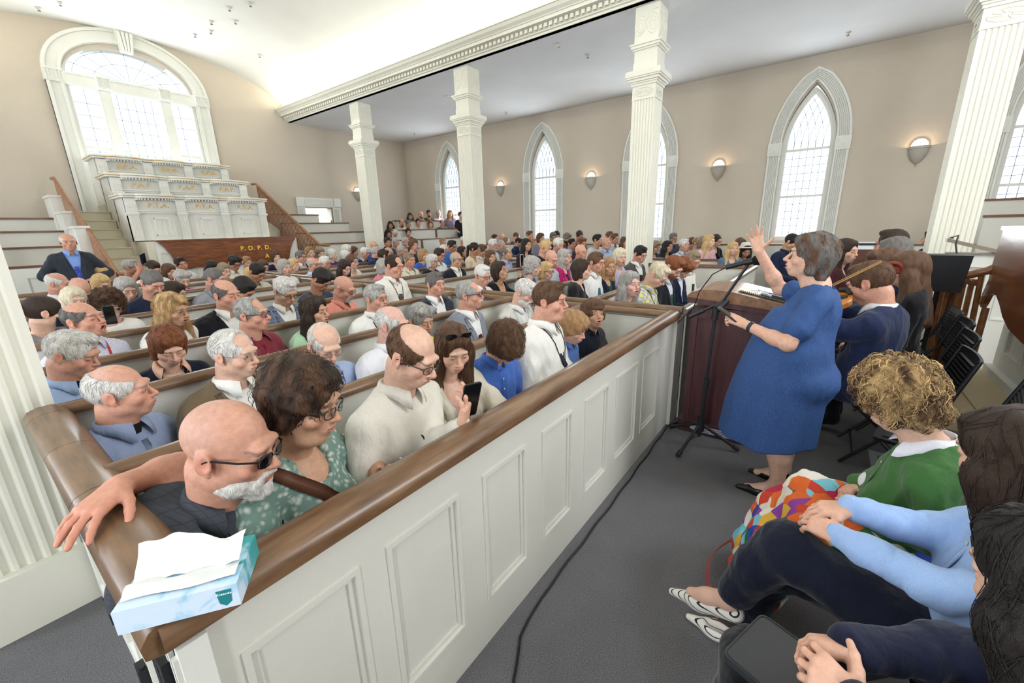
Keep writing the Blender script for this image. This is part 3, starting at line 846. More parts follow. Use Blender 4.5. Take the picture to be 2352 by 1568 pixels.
        if len(V):
            hc = np.array(lin(HAIRS[bd[1]])[:3]); c2 = np.tile(hc, (len(V), 1)) * (1 + .2 * vnoise(V, 90, 2))[:, None]
            link_mesh('beard' if bd[0] != 'mustache' else 'moustache', V, Fc, mat('hair', '555555', .55, 'hair'), root, smooth=True, cols=c2)
    if 'glasses' in o: glasses_mesh(hp, fs_, o['glasses'], root, lod)
    # ---- upper garment
    lo = S + np.array([-.40, -.42, -.66]) * s; hi = S + np.array([.40, .26, .16]) * s
    for j in J: lo = np.minimum(lo, np.minimum(j[2], j[3]) - .09); hi = np.maximum(hi, np.maximum(j[2], j[3]) + .09)
    if o.get('stand'): lo[2] -= .15
    if 'skirt' in o:
        lo[2] = min(q[2] for q in o['skirt']) - .03; lo[0] -= .1; hi[0] += .1; hi[1] += .1; lo[1] -= .15
    neckr = dict(shirt=.060, polo=.064, short=.064, tee=.078, sweater=.068, dress=.085, blouse=.075, cardi=.08, vest=.07)[kind]
    def garment(inf, slv, cut, gh, fold):
        G = Field(lo, hi, gh)
        torso(G, S, s, o, inf=inf)
        for side, sh, el, wr, a in J:
            u = (.051 * af + inf) * s
            if slv == 'long':
                G.cone(sh, el, u, (.045 * af + inf) * s, .03 * s); G.cone(el, wr, (.045 * af + inf) * s, (.031 + inf) * s, .015 * s)
            elif slv == 'short':
                m_ = sh + (el - sh) * .58; G.cone(sh, m_, u, (.055 * af + inf + .006) * s, .035 * s)
        if fold:
            G.wob(fold, 17 / s, o['seed'] * 1.7, (1, 1, .6)); G.wob(fold * .6, 41 / s, o['seed'] * .9 + 2, (1, 1, .5))
        if 'skirt' in o and slv != 'none':
            sk = sorted(o['skirt'], key=lambda q: q[2])      # rings (cx, cy, z, rx, ry)
            zs_ = np.array([q[2] for q in sk])
            def skirt(X, Y, Z):
                ip = lambda k_: np.interp(Z, zs_, [q[k_] for q in sk])
                dx, dy = (X - ip(0)), (Y - ip(1)); th = np.arctan2(dy, dx)
                amp = np.clip((zs_[-1] - Z) / (zs_[-1] - zs_[0]), 0, 1)
                wv = 1 + amp * (.050 * np.sin(5 * th + 1) + .03 * np.sin(9 * th + 2))
                rx, ry = ip(3) * wv, ip(4) * wv
                q = np.sqrt((dx / rx) ** 2 + (dy / ry) ** 2)
                return np.maximum((q - 1) * np.minimum(rx, ry), np.maximum(zs_[0] - Z, Z - zs_[-1]))
            G.fn(skirt, .05, 'u')
        up = S + (skb - S) * 1.15
        G.cone(S + np.array([0, .004, .035]) * s, up, cut * s, (cut + .004) * s, .004, 's')
        G.cone(up, up + np.array([0, 0, .1]), cut * s, cut * s, .0, 's')
        return G
    fold = {0: .0062, 1: .0055, 2: .004, 3: 0}[lod] * o.get('fold', 1.0)
    G = garment(.010 if 'jacket' not in o else .006, sleeve if 'jacket' not in o else 'none', neckr, h['gar'], fold)
    if kind in ('tee', 'dress', 'blouse', 'cardi', 'sweater'):
        d_ = dict(tee=.0, dress=.035, blouse=.03, cardi=.05, sweater=0)[kind]
        if d_: G.ell(S + np.array([0, -.085, .015 - d_ * .3]) * s, np.array([.062, .07, .045 + d_]) * s, .004, 's')
    gm = fabric_mat(spec)
    V, Fc = G.mesh()
    gname = {'shirt': 'shirt', 'tee': 't_shirt', 'polo': 'polo_shirt', 'short': 'shirt', 'sweater': 'sweater', 'dress': 'dress', 'blouse': 'blouse', 'cardi': 'blouse', 'vest': 'vest'}[kind]
    gar = link_mesh(gname, V, Fc, gm, root, smooth=True)
    outer = G
    if kind in ('shirt', 'polo', 'short') and lod < 3 or o.get('collar'):
        collar_mesh(G, S, Nk, s, fabric_mat(o.get('collar', spec)), gar, lod, open_=(.0 if 'tie' in o or kind == 'shirt' else .8), r0=.058 + .004 * (o['fat'] - 1) * 5)
        if lod == 0 and 'jacket' not in o:
            bz = [S[2] - d * s for d in (.06, .13, .20, .27, .34)]
            q = drape(G, [(S[0], z) for z in bz], .002)
            if q is not None and 'tie' not in o:
                bm_ = MB()
                for p in q: bm_.lathe([(0, .0), (.0055, .0), (.0055, .002), (0, .0025)], (0, 0, 0), 8); n0 = len(bm_.v); bm_.v[-32:] = [(p[0] + a[0], p[1] - a[2], p[2] + a[1]) for a in bm_.v[-32:]]
                bm_.build('button', mat('button_pale', 'cfcabb', .4), gar)
            ribbon(G, [(S[0], S[2] + d * s) for d in (.0, -.08, -.16, -.24, -.32, -.40)], .028, gm, 'placket', gar, .0015, .002)
    if 'tie' in o:
        z0 = Nk[2] - .012 * s; L_ = o.get('tielen', .46) * s; n = 11 if lod < 2 else 6
        line = [(S[0], z0 - L_ * i / n) for i in range(n + 1)]
        wd = [(.030 if i == 0 else .024 + (.085 - .024) * min(1, (i / n) ** .8)) * s for i in range(n + 1)]; wd[-1] = .01 if o.get('tielen', .46) > .4 else wd[-1]
        t_ = ribbon(G, line, wd, fabric_mat(o['tie']), 'tie', root, .007 if lod < 2 else .010, .004)
        if t_ and lod < 2:
            y = G.front([S[0]], [z0 - .02 * s])[0]
            if not np.isnan(y):
                kb = MB(); kb.hexa([(S[0] - .012, y - .010, z0 - .030 * s), (S[0] + .012, y - .010, z0 - .030 * s), (S[0] + .012, y + .012, z0 - .030 * s), (S[0] - .012, y + .012, z0 - .030 * s)],
                               [(S[0] - .021, y - .016, z0 + .012 * s), (S[0] + .021, y - .016, z0 + .012 * s), (S[0] + .019, y + .02, z0 + .012 * s), (S[0] - .019, y + .02, z0 + .012 * s)])
                kb.build('knot', fabric_mat(o['tie']), t_, True)
    if 'jacket' in o:
        K = garment(.019, 'long', .072, h['gar'], fold)
        vb = o.get('vdepth', .36) * s; wt = .074 * s
        def wedge(X, Y, Z):
            w_ = np.clip((Z - (S[2] - vb)) / vb, 0, 1.2) * wt
            return np.maximum(np.abs(X - S[0]) - w_, Y - (S[1] - .012))
        K.fn(wedge, .004, 's', lo=S + np.array([-.16, -.5, -.5]) * s, hi=S + np.array([.16, .02, .12]) * s)
        V, Fc = K.mesh(); jm = fabric_mat(o['jacket'])
        jk = link_mesh('jacket', V, Fc, jm, root, smooth=True); outer = K
        if lod < 2:
            for x in (-1, 1):
                line = []; wd = []
                for i in range(9):
                    t = i / 8; z = S[2] + .045 * s - (vb + .03 * s) * t; w_ = max(0, (z - (S[2] - vb)) / vb) * wt
                    line.append((S[0] + x * (w_ + .020 * s), z)); wd.append((.030 + .034 * min(1, t * 2.2) * (1 - .55 * max(0, t - .5) * 2)) * s)
                ribbon(K, line, wd, jm, 'lapel', jk, .007, .004)
    for ex in o.get('wear', ()):
        garment_extra(ex, o, root, outer, S, Nk, s, hp, lod)
    # ---- legs
    if o.get('legs', True):
        lg = Field(np.array([S[0] - .27, S[1] - .70 * s, -.02]), np.array([S[0] + .27, S[1] + .22, .70]), .024 if lod < 2 else .04) if not o.get('stand') else \
             Field(S + np.array([-.26, -.30, -1.40]) * s, S + np.array([.26, .24, -.40]) * s, .022)
        for x in (-1, 1):
            a = np.array([S[0] + x * .09 * s, S[1] + .02, .53])
            if o.get('stand'):
                kn = np.array([S[0] + x * .10 * s, S[1] - .01, .50 * s]); an = np.array([S[0] + x * .11 * s, S[1] + .03, .10 * s]); ft = an + np.array([x * .03, -.15, -.055]) * s
            else:
                kd = o.get('knee', .36); kn = np.array([S[0] + x * .11 * s, S[1] - kd * s, .52]); an = np.array([kn[0], kn[1] + .05, .10]); ft = an + np.array([0, -.15, -.06]) * s
            lg.cone(a, kn, .083 * s * (.6 + .4 * o['fat']), .064 * s, .05); lg.cone(kn, an, .063 * s, .048 * s, .03); lg.cone(an, ft, .045 * s, .036 * s, .02)
        V, Fc = lg.mesh()
        V[:, 2] = np.maximum(V[:, 2], .004)
        link_mesh(o.get('legname', 'trousers'), V, Fc, fabric_mat(o.get('pants', '24252b')), root, smooth=True)
    o['root'] = root; o['F'] = outer; o['S'] = S; o['hpf'] = hp; o['J'] = J; o['body'] = body
    return o

def strands(hair, G, V, Fc, cols, o, Hc):
    """fine loose locks that follow the surface of the hair"""
    rnd = np.random.default_rng(o['seed']); st = o['hair'][0]
    n = {'curly': 1100, 'fluff': 600, 'longw': 700, 'long': 700, 'wavy': 600, 'mop': 700}.get(st, 420)
    L_ = {'curly': .075, 'fluff': .05, 'long': .16, 'longw': .13, 'mop': .055, 'wavy': .055}.get(st, .032); m = 8
    off0 = {'curly': .006, 'fluff': .004}.get(st, .0016)
    lo = G.lo; hh = float(G.h); dm = np.array(G.d.shape) - 2
    def samp(p):
        q = np.clip(((p - lo) / hh), 0, dm - .01); i = q.astype(int); f = q - i; r = 0
        for a in (0, 1):
            for b in (0, 1):
                for c in (0, 1):
                    r = r + G.d[i[:, 0] + a, i[:, 1] + b, i[:, 2] + c] * (f[:, 0] if a else 1 - f[:, 0]) * (f[:, 1] if b else 1 - f[:, 1]) * (f[:, 2] if c else 1 - f[:, 2])
        return r
    def grad(p):
        e = hh * 1.2; g = np.stack([samp(p + np.eye(3)[k] * e) - samp(p - np.eye(3)[k] * e) for k in range(3)], 1)
        return g / (np.linalg.norm(g, axis=1, keepdims=True) + 1e-9)
    sel = rnd.choice(len(Fc), n); p = V[Fc[sel, 0]].astype(float); col = cols[Fc[sel, 0]] * rnd.uniform(.7, 1.5, (n, 1))
    wn = rnd.normal(0, .3, (n, 3)); ph = rnd.uniform(0, 6, n); cr = rnd.uniform(.6, 1.3, n); r0 = rnd.uniform(.0009, .0019, n) * (1.4 if st == 'curly' else 1)
    P = []
    for j in range(m):
        g = grad(p); p = p - g * (samp(p) - off0)[:, None]
        down = np.tile(np.array([0, .12, -1.0]), (n, 1)); up = p[:, 2] > Hc[2] + .05
        down[up] = np.stack([(p[up, 0] - Hc[0]) * 9, (p[up, 1] - Hc[1] + .03) * 9, np.full(up.sum(), -.5)], 1)
        t = down + wn; t -= g * (t * g).sum(1, keepdims=True); t /= np.linalg.norm(t, axis=1, keepdims=True) + 1e-9
        sd = np.cross(t, g)
        if st in ('curly', 'longw', 'fluff', 'mop'):
            amp = {'curly': .010, 'longw': .005, 'fluff': .004, 'mop': .005}[st]; fr = 6.5 if st == 'curly' else 4
            c_ = p + sd * (amp * np.sin(j / m * fr * cr + ph))[:, None] + g * (amp * .8 * (1 + np.cos(j / m * fr * cr + ph)))[:, None]
        else: c_ = p
        P.append((c_.copy(), sd, g)); p = p + t * (L_ / m)
    vs = np.zeros((n, m, 3, 3)); 
    for j, (c_, sd, g) in enumerate(P):
        rr = (r0 * (1 - .7 * j / (m - 1)))[:, None]
        vs[:, j, 0] = c_ + sd * rr; vs[:, j, 1] = c_ + g * rr; vs[:, j, 2] = c_ - sd * rr
    fs = []
    base = np.arange(n) * m * 3
    for j in range(m - 1):
        for k in range(3):
            fs.append(np.stack([base + j * 3 + k, base + j * 3 + (k + 1) % 3, base + (j + 1) * 3 + (k + 1) % 3, base + (j + 1) * 3 + k], 1))
    link_mesh('loose_locks', vs.reshape(-1, 3), np.concatenate(fs).astype(np.int32), mat('hair', '555555', .55, 'hair'), hair, smooth=True, cols=np.clip(np.repeat(col, m * 3, 0), 0, 1))

def garment_extra(ex, o, root, G, S, Nk, s, hp, lod):
    k = ex[0]
    if k == 'lanyard':
        z1 = S[2] - (ex[2] if len(ex) > 2 else .30) * s; c = ex[1]
        for x in (-1, 1):
            line = [(S[0] + x * (.070 * (1 - t) + .004) * s, Nk[2] - .02 * s + (z1 - Nk[2] + .02 * s) * t) for t in np.linspace(0, 1, 9)]
            ribbon(G, line, (.007 if lod < 2 else .010) if c == '17181c' else .014, mat('lanyard_' + c, c, .7), 'lanyard', root, .006, .003)
    elif k == 'badge':
        z1 = S[2] - (ex[2] if len(ex) > 2 else .33) * s; y = G.front([S[0]], [z1])[0]
        if np.isnan(y): return
        y2 = G.front([S[0]], [z1 - .06])[0]; y2 = y if np.isnan(y2) else y2
        b = MB(); x = S[0]; w = .043
        def q(z): t = (z1 + .03 - z) / .13; return y - .012 + (y2 - y) * t
        parts = ex[1]; zt = z1 + .03
        for i, (c, hh) in enumerate(parts):
            b = MB(); b.hexa([(x - w, q(zt - hh), zt - hh), (x + w, q(zt - hh), zt - hh), (x + w, q(zt - hh) + .003, zt - hh), (x - w, q(zt - hh) + .003, zt - hh)],
                             [(x - w, q(zt), zt), (x + w, q(zt), zt), (x + w, q(zt) + .003, zt), (x - w, q(zt) + .003, zt)])
            b.build('name_badge' if i == 0 else 'badge_ribbon', mat('badge_' + c, c, .5), root)
            if i == 0:
                t = MB()
                for r_ in range(2 if lod else 4):
                    zz = zt - .014 - r_ * .011; ww = w * (.7, .5, .62, .4)[r_]
                    t.hexa([(x - ww, q(zz) - .001, zz - .004), (x + ww, q(zz) - .001, zz - .004), (x + ww, q(zz) + .0005, zz - .004), (x - ww, q(zz) + .0005, zz - .004)],
                           [(x - ww, q(zz) - .001, zz), (x + ww, q(zz) - .001, zz), (x + ww, q(zz) + .0005, zz), (x - ww, q(zz) + .0005, zz)])
                t.build('badge_print', mat('badge_ink', '5b5560', .6), root)
            zt -= hh
    elif k == 'necklace':
        b = MB()
        for x in (-1, 1):
            for t in np.linspace(.05, 1, 9):
                px = S[0] + x * (.075 * (1 - t ** 2.2)) * s; pz = Nk[2] - .03 * s - .17 * s * t
                q = drape(G, [(px, pz)], .005)
                if q is None or np.isnan(q).any(): continue
                q = q[0]; pts = [(q[0] + .008 * math.cos(a), q[1], q[2] + .013 * math.sin(a)) for a in np.linspace(0, 2 * PI, 9)]
                b.tube(pts, .0013, 4, cap=False)
        b.build('necklace', mat('silver', 'b9b5ad', .3, metal=.9), root, True)
    elif k == 'strap':
        line = [(S[0] + (ex[2][0] + (ex[3][0] - ex[2][0]) * t) * s, S[2] + (ex[2][1] + (ex[3][1] - ex[2][1]) * t) * s) for t in np.linspace(0, 1, 14)]
        ribbon(G, line, .042, mat('leather_' + ex[1], ex[1], .55), 'bag_strap', root, .008, .004)

def solid(name, F, m, parent, cols=None, smooth=True):
    V, Fc = F.mesh(); return link_mesh(name, V, Fc, m, parent, smooth=smooth, cols=cols)
# ---------------------------------------------------------------- room
WHITE = mat('white_trim_paint', 'e4e4dc', .45, 'paint')
CREAM = mat('cream_column_paint', 'e6e4d6', .5, 'paint')
WALLM = mat('beige_wall_plaster', 'c9beae', .85, 'wall')
CEIL = mat('ceiling_plaster', 'dfe0e0', .9, 'wall')
VAULT = mat('vault_plaster', 'e8e8e2', .9, 'wall')
PEWW = mat('pew_white_paint', 'd6d4ca', .5, 'paint')
OAK = mat('rail_oak', '57402c', .36, 'wood', col2='846547', stretch=(14, 2, 14), coat=.3)
OAKX = mat('rail_oak_across', '553d2a', .36, 'wood', col2='826245', stretch=(2, 14, 14), coat=.3)
CAPW = mat('brown_cap_wood', '5b3a26', .4, 'wood', col2='7d5436', stretch=(2, 14, 14), coat=.2)
CHERRY = mat('cherry_leaf_wood', '5c321c', .25, 'wood', col2='8a5230', stretch=(2, 9, 12), coat=.5)
RAILW = mat('stair_rail_wood', '7a4a2a', .35, 'wood', col2='a5714a', stretch=(6, 6, 6), coat=.3)
CARPET = mat('grey_carpet', '636264', .95, 'carpet')
IRON = mat('black_iron', '17181c', .5, spec=.5)
GOLD = mat('gold_paint', 'c79a3c', .35, spec=.5)
GLASSM = mat('window_glass', 'f4f8fb', .05, 'glass', gloss=.05)
LEAD = mat('muntin_grey', 'b4bcc4', .5)
XR, XL, YE, YF, ZC, CXN = 12.0, -4.45, 14.085, -4.55, 5.06, 3.80
def S_(name, mb, m, smooth=False, parent=None):
    o = mb.build(name, m, parent, smooth)
    if parent is None: o['kind'] = 'structure'
    return o
S_('floor', MB().box(XL - .3, XR + .3, YF - .3, YE + .3, -.12, 0), CARPET)
# vault over the nave
v = MB(); pts = [(CXN + 3.62 * math.cos(a), 5.20 + 1.15 * math.sin(a)) for a in np.linspace(0, PI, 41)]
v.prism(pts + [(CXN + (p[0] - CXN) * 1.03, p[1] + .12) for p in pts[::-1]], YE - YF + .4, 1, YF - .2)
S_('ceiling_vault', v, VAULT, True)
S_('ceiling_right', MB().box(7.42, XR + .3, YF - .2, YE + .2, ZC, ZC + .1), CEIL)
S_('ceiling_left', MB().box(XL - .3, .18, YF - .2, YE + .2, ZC, ZC + .1), CEIL)
# cornices with dentils
def cornice(name, sgn, xin):
    X = lambda d: xin + sgn * d
    prof = [(0, 5.06), (0, 5.09), (-.035, 5.10), (-.035, 5.12), (-.05, 5.12), (-.05, 5.185), (-.17, 5.195), (-.17, 5.245), (-.19, 5.25), (-.20, 5.265), (-.25, 5.30), (-.28, 5.345), (-.30, 5.35), (-.30, 5.375), (-.05, 5.375), (-.05, 5.22), (.12, 5.22), (.12, 5.06)]
    b = MB().prism([(X(a), z) for a, z in prof], YE - YF, 1, YF)
    o = b.build(name, CREAM); o['kind'] = 'structure'
    d = MB(); y = YE - .06
    while y > YF:
        d.box(*sorted((X(-.05), X(-.10))), y - .062, y, 5.125, 5.185); y -= .105
    dd = d.build('dentils', CREAM, o); dd['kind'] = 'stuff'
cornice('trim_1', 1, 7.40); cornice('trim_2', -1, .20)

# walls with openings; local (u, z) -> world
def arch_pts(hw, zs, rise, kind, n=12):
    """outline of the arch from the left springing to the right one (u, z)"""
    if kind == 'round': return [(-hw * math.cos(a), zs + rise * math.sin(a)) for a in np.linspace(0, PI, 2 * n + 1)]
    R = (hw * hw + rise * rise) / (2 * hw); cx = -hw + R; a1 = math.atan2(rise, cx)
    half = [(cx - R * math.cos(t), zs + R * math.sin(t)) for t in np.linspace(0, a1, n + 1)]
    return half + [(-u, z) for u, z in half[::-1][1:]]
def wall_with(name, to, u0, u1, ztop, ops, depth):
    """ops: (uc, hw, zb, zs, rise, kind); to(u, z, d) -> world point, d = depth into the wall"""
    b = MB(); ops = sorted(ops); u = u0
    for uc, hw, zb, zs, rise, kind in ops:
        b.raw([to(u, 0, 0), to(uc - hw, 0, 0), to(uc - hw, ztop, 0), to(u, ztop, 0)], [(0, 1, 2, 3)])
        if zb > 0: b.raw([to(uc - hw, 0, 0), to(uc + hw, 0, 0), to(uc + hw, zb, 0), to(uc - hw, zb, 0)], [(0, 1, 2, 3)])
        A = arch_pts(hw, zs, rise, kind) if rise else [(-hw, zs), (hw, zs)]
        for (a, za), (c, zc) in zip(A[:-1], A[1:]):
            b.raw([to(uc + a, za, 0), to(uc + c, zc, 0), to(uc + c, ztop, 0), to(uc + a, ztop, 0)], [(0, 1, 2, 3)])
        ring = [(-hw, zb)] + A + [(hw, zb)]
        for (a, za), (c, zc) in zip(ring, ring[1:] + ring[:1]):
            b.raw([to(uc + a, za, 0), to(uc + c, zc, 0), to(uc + c, zc, depth), to(uc + a, za, depth)], [(0, 1, 2, 3)])
        u = uc + hw
    b.raw([to(u, 0, 0), to(u1, 0, 0), to(u1, ztop, 0), to(u, ztop, 0)], [(0, 1, 2, 3)])
    o = b.build(name, WALLM); o['kind'] = 'structure'; return o
WIN = [(y, .50, 1.25, 3.27, 1.28, 'gothic') for y in (11.69, 7.58, 4.17, 0.65, -2.85)]
toR = lambda u, z, d: (XR + d, u, z); toL = lambda u, z, d: (XL - d, u, z)
toE = lambda u, z, d: (u, YE + d, z); toF = lambda u, z, d: (u, YF - d, z)
wall_with('wall_right', toR, YF - .2, YE + .2, ZC + .05, WIN, .34)
wall_with('wall_left', toL, YF - .2, YE + .2, ZC + .05, WIN, .34)
BIG = (3.75, 1.24, 2.95, 5.18, .80, 'round')
wall_with('wall_end', toE, XL - .2, XR + .2, 6.6, [BIG, (8.05, .50, 0.0, 2.53, 0, 'flat')], .34)
wall_with('wall_front', toF, XL - .2, XR + .2, 6.6, [BIG], .34)

def band(b, to, uc, pts, w, d0, d1, reeds=0):
    """moulding that follows an outline (list of (u, z)), width w outward, projecting from the wall by d"""
    n = len(pts); nor = []
    for i in range(n):
        a = pts[max(i - 1, 0)]; c = pts[min(i + 1, n - 1)]
        dx, dz = c[0] - a[0], c[1] - a[1]; L = math.hypot(dx, dz); nor.append((-dz / L, dx / L))
    prof = [(0, 0), (0, d1)]
    if reeds:
        for k in range(reeds):
            s0 = .12 + .76 * k / reeds; s1 = .12 + .76 * (k + .5) / reeds
            prof += [(s0 * w, d1), ((s0 + .02) * w, d0), (s1 * w, d0), ((s1 + .02) * w, d1)]
    prof += [(w, d1), (w, 0)]
    rows = [[to(uc + p[0] + q[0] * a, p[1] + q[1] * a, -d) for a, d in prof] for p, q in zip(pts, nor)]
    m = len(prof); vs = [v for r in rows for v in r]
    b.raw(vs, [(i * m + k, i * m + k + 1, (i + 1) * m + k + 1, (i + 1) * m + k) for i in range(n - 1) for k in range(m - 1)])

def gothic_window(idx, to, uc, nrm):
    root = empty('window_%d' % idx, to(uc, 1.25, 0)); root['kind'] = 'structure'
    iv = root.location
    hw, zb, zs, rise = .50, 1.25, 3.27, 1.28
    def fin(b, n, m, p=root): 
        V = b; o = V.build(n, m, p, loc=None); o.data.transform(Matrix.Translation(-iv)); return o
    A = arch_pts(hw, zs + .10, rise - .06, 'gothic', 14)
    b = MB(); band(b, to, uc, A, .245, .022, .045, 6)
    fin(b, 'arch_casing', WHITE)
    b = MB()
    for s in (-1, 1):
        P = [(s * hw, zb - .1), (s * hw, zs - .08)] if s < 0 else [(hw, zs - .08), (hw, zb - .1)]
        band(b, to, uc, P, .245, .022, .045, 6)
    fin(b, 'side_casing', WHITE)
    b = MB()
    for s in (-1, 1):
        c = s * (hw + .122)
        for q, dd in ((.135, .060), (.085, .075), (.045, .09), (.02, .10)):
            P = [to(uc + c - q, zs + .005 - q, 0), to(uc + c + q, zs + .005 - q, 0), to(uc + c + q, zs + .005 + q, 0), to(uc + c - q, zs + .005 + q, 0)]
            P2 = [to(uc + c - q, zs + .005 - q, -dd), to(uc + c + q, zs + .005 - q, -dd), to(uc + c + q, zs + .005 + q, -dd), to(uc + c - q, zs + .005 + q, -dd)]
            b.hexa(P, P2)
    fin(b, 'corner_block', WHITE)
    # sash frame inside the reveal
    b = MB(); A2 = arch_pts(hw - .05, zs, rise - .12, 'gothic', 14)
    def strip(pts, w, dn, df):
        n = len(pts); vs = []
        for i in range(n):
            a = pts[max(i - 1, 0)]; c = pts[min(i + 1, n - 1)]; dx, dz = c[0] - a[0], c[1] - a[1]; L = math.hypot(dx, dz); q = (-dz / L, dx / L)
            p = pts[i]
            vs += [to(uc + p[0] + q[0] * t, p[1] + q[1] * t, d) for t, d in ((-w / 2, dn), (w / 2, dn), (w / 2, df), (-w / 2, df))]
        b.raw(vs, [(i * 4 + k, i * 4 + (k + 1) % 4, (i + 1) * 4 + (k + 1) % 4, (i + 1) * 4 + k) for i in range(n - 1) for k in range(4)])
    strip([(-hw + .05, zb)] + A2 + [(hw - .05, zb)], .10, .12, .30)
    strip([(-hw, zb + .04), (hw, zb + .04)], .10, .10, .30)
    strip([(-hw + .02, zs - .03), (hw - .02, zs - .03)], .05, .16, .24); strip([(-hw + .02, 2.24), (hw - .02, 2.24)], .05, .17, .24)
    fin(b, 'sash_frame', WHITE)
    b = MB(); g = hw - .10; n = 6
    for k in range(1, n):
        u = -g + 2 * g * k / n; strip([(u, zb + .08), (u, zs - .04)], .011, .19, .21)
    z = zs - .04
    while z > zb + .1:
        z -= .165; strip([(-g, z), (g, z)], .011, .19, .21)
    R = (hw * hw + rise * rise) / (2 * hw)
    for k in range(-1, n + 1):                               # interlacing curved bars of the arch
        for s in (-1, 1):
            u0 = s * (-g + 2 * g * k / n); pts = []
            for t in np.linspace(0, .95, 16):
                u = u0 + s * (R - R * math.cos(t)); z = zs + R * math.sin(t)
                ru = (hw - .10 + R * 0) ; lim = (R - .10) ** 2
                inside = (abs(u) + R - hw) ** 2 + (z - zs) ** 2 < (R - .09) ** 2 and z < zs + rise - .1
                if inside: pts.append((u, z))
                elif pts: break
            if len(pts) > 1: strip(pts, .010, .19, .21)
    fin(b, 'muntins', LEAD)
    b = MB(); out = [(-g - .04, zb + .05)] + [(u * .94, zs + (z - zs) * .95) for u, z in A2] + [(g + .04, zb + .05)]
    b.raw([to(uc + u, z, .20) for u, z in out], [tuple(range(len(out)))])
    fin(b, 'pane', GLASSM)
for i, y in enumerate((11.69, 7.58, 4.17, 0.65, -2.85)): gothic_window(i + 2, toR, y, -1)
for i, y in enumerate((7.58, 4.17, 0.65, -2.85)): gothic_window(i + 8, toL, y, 1)

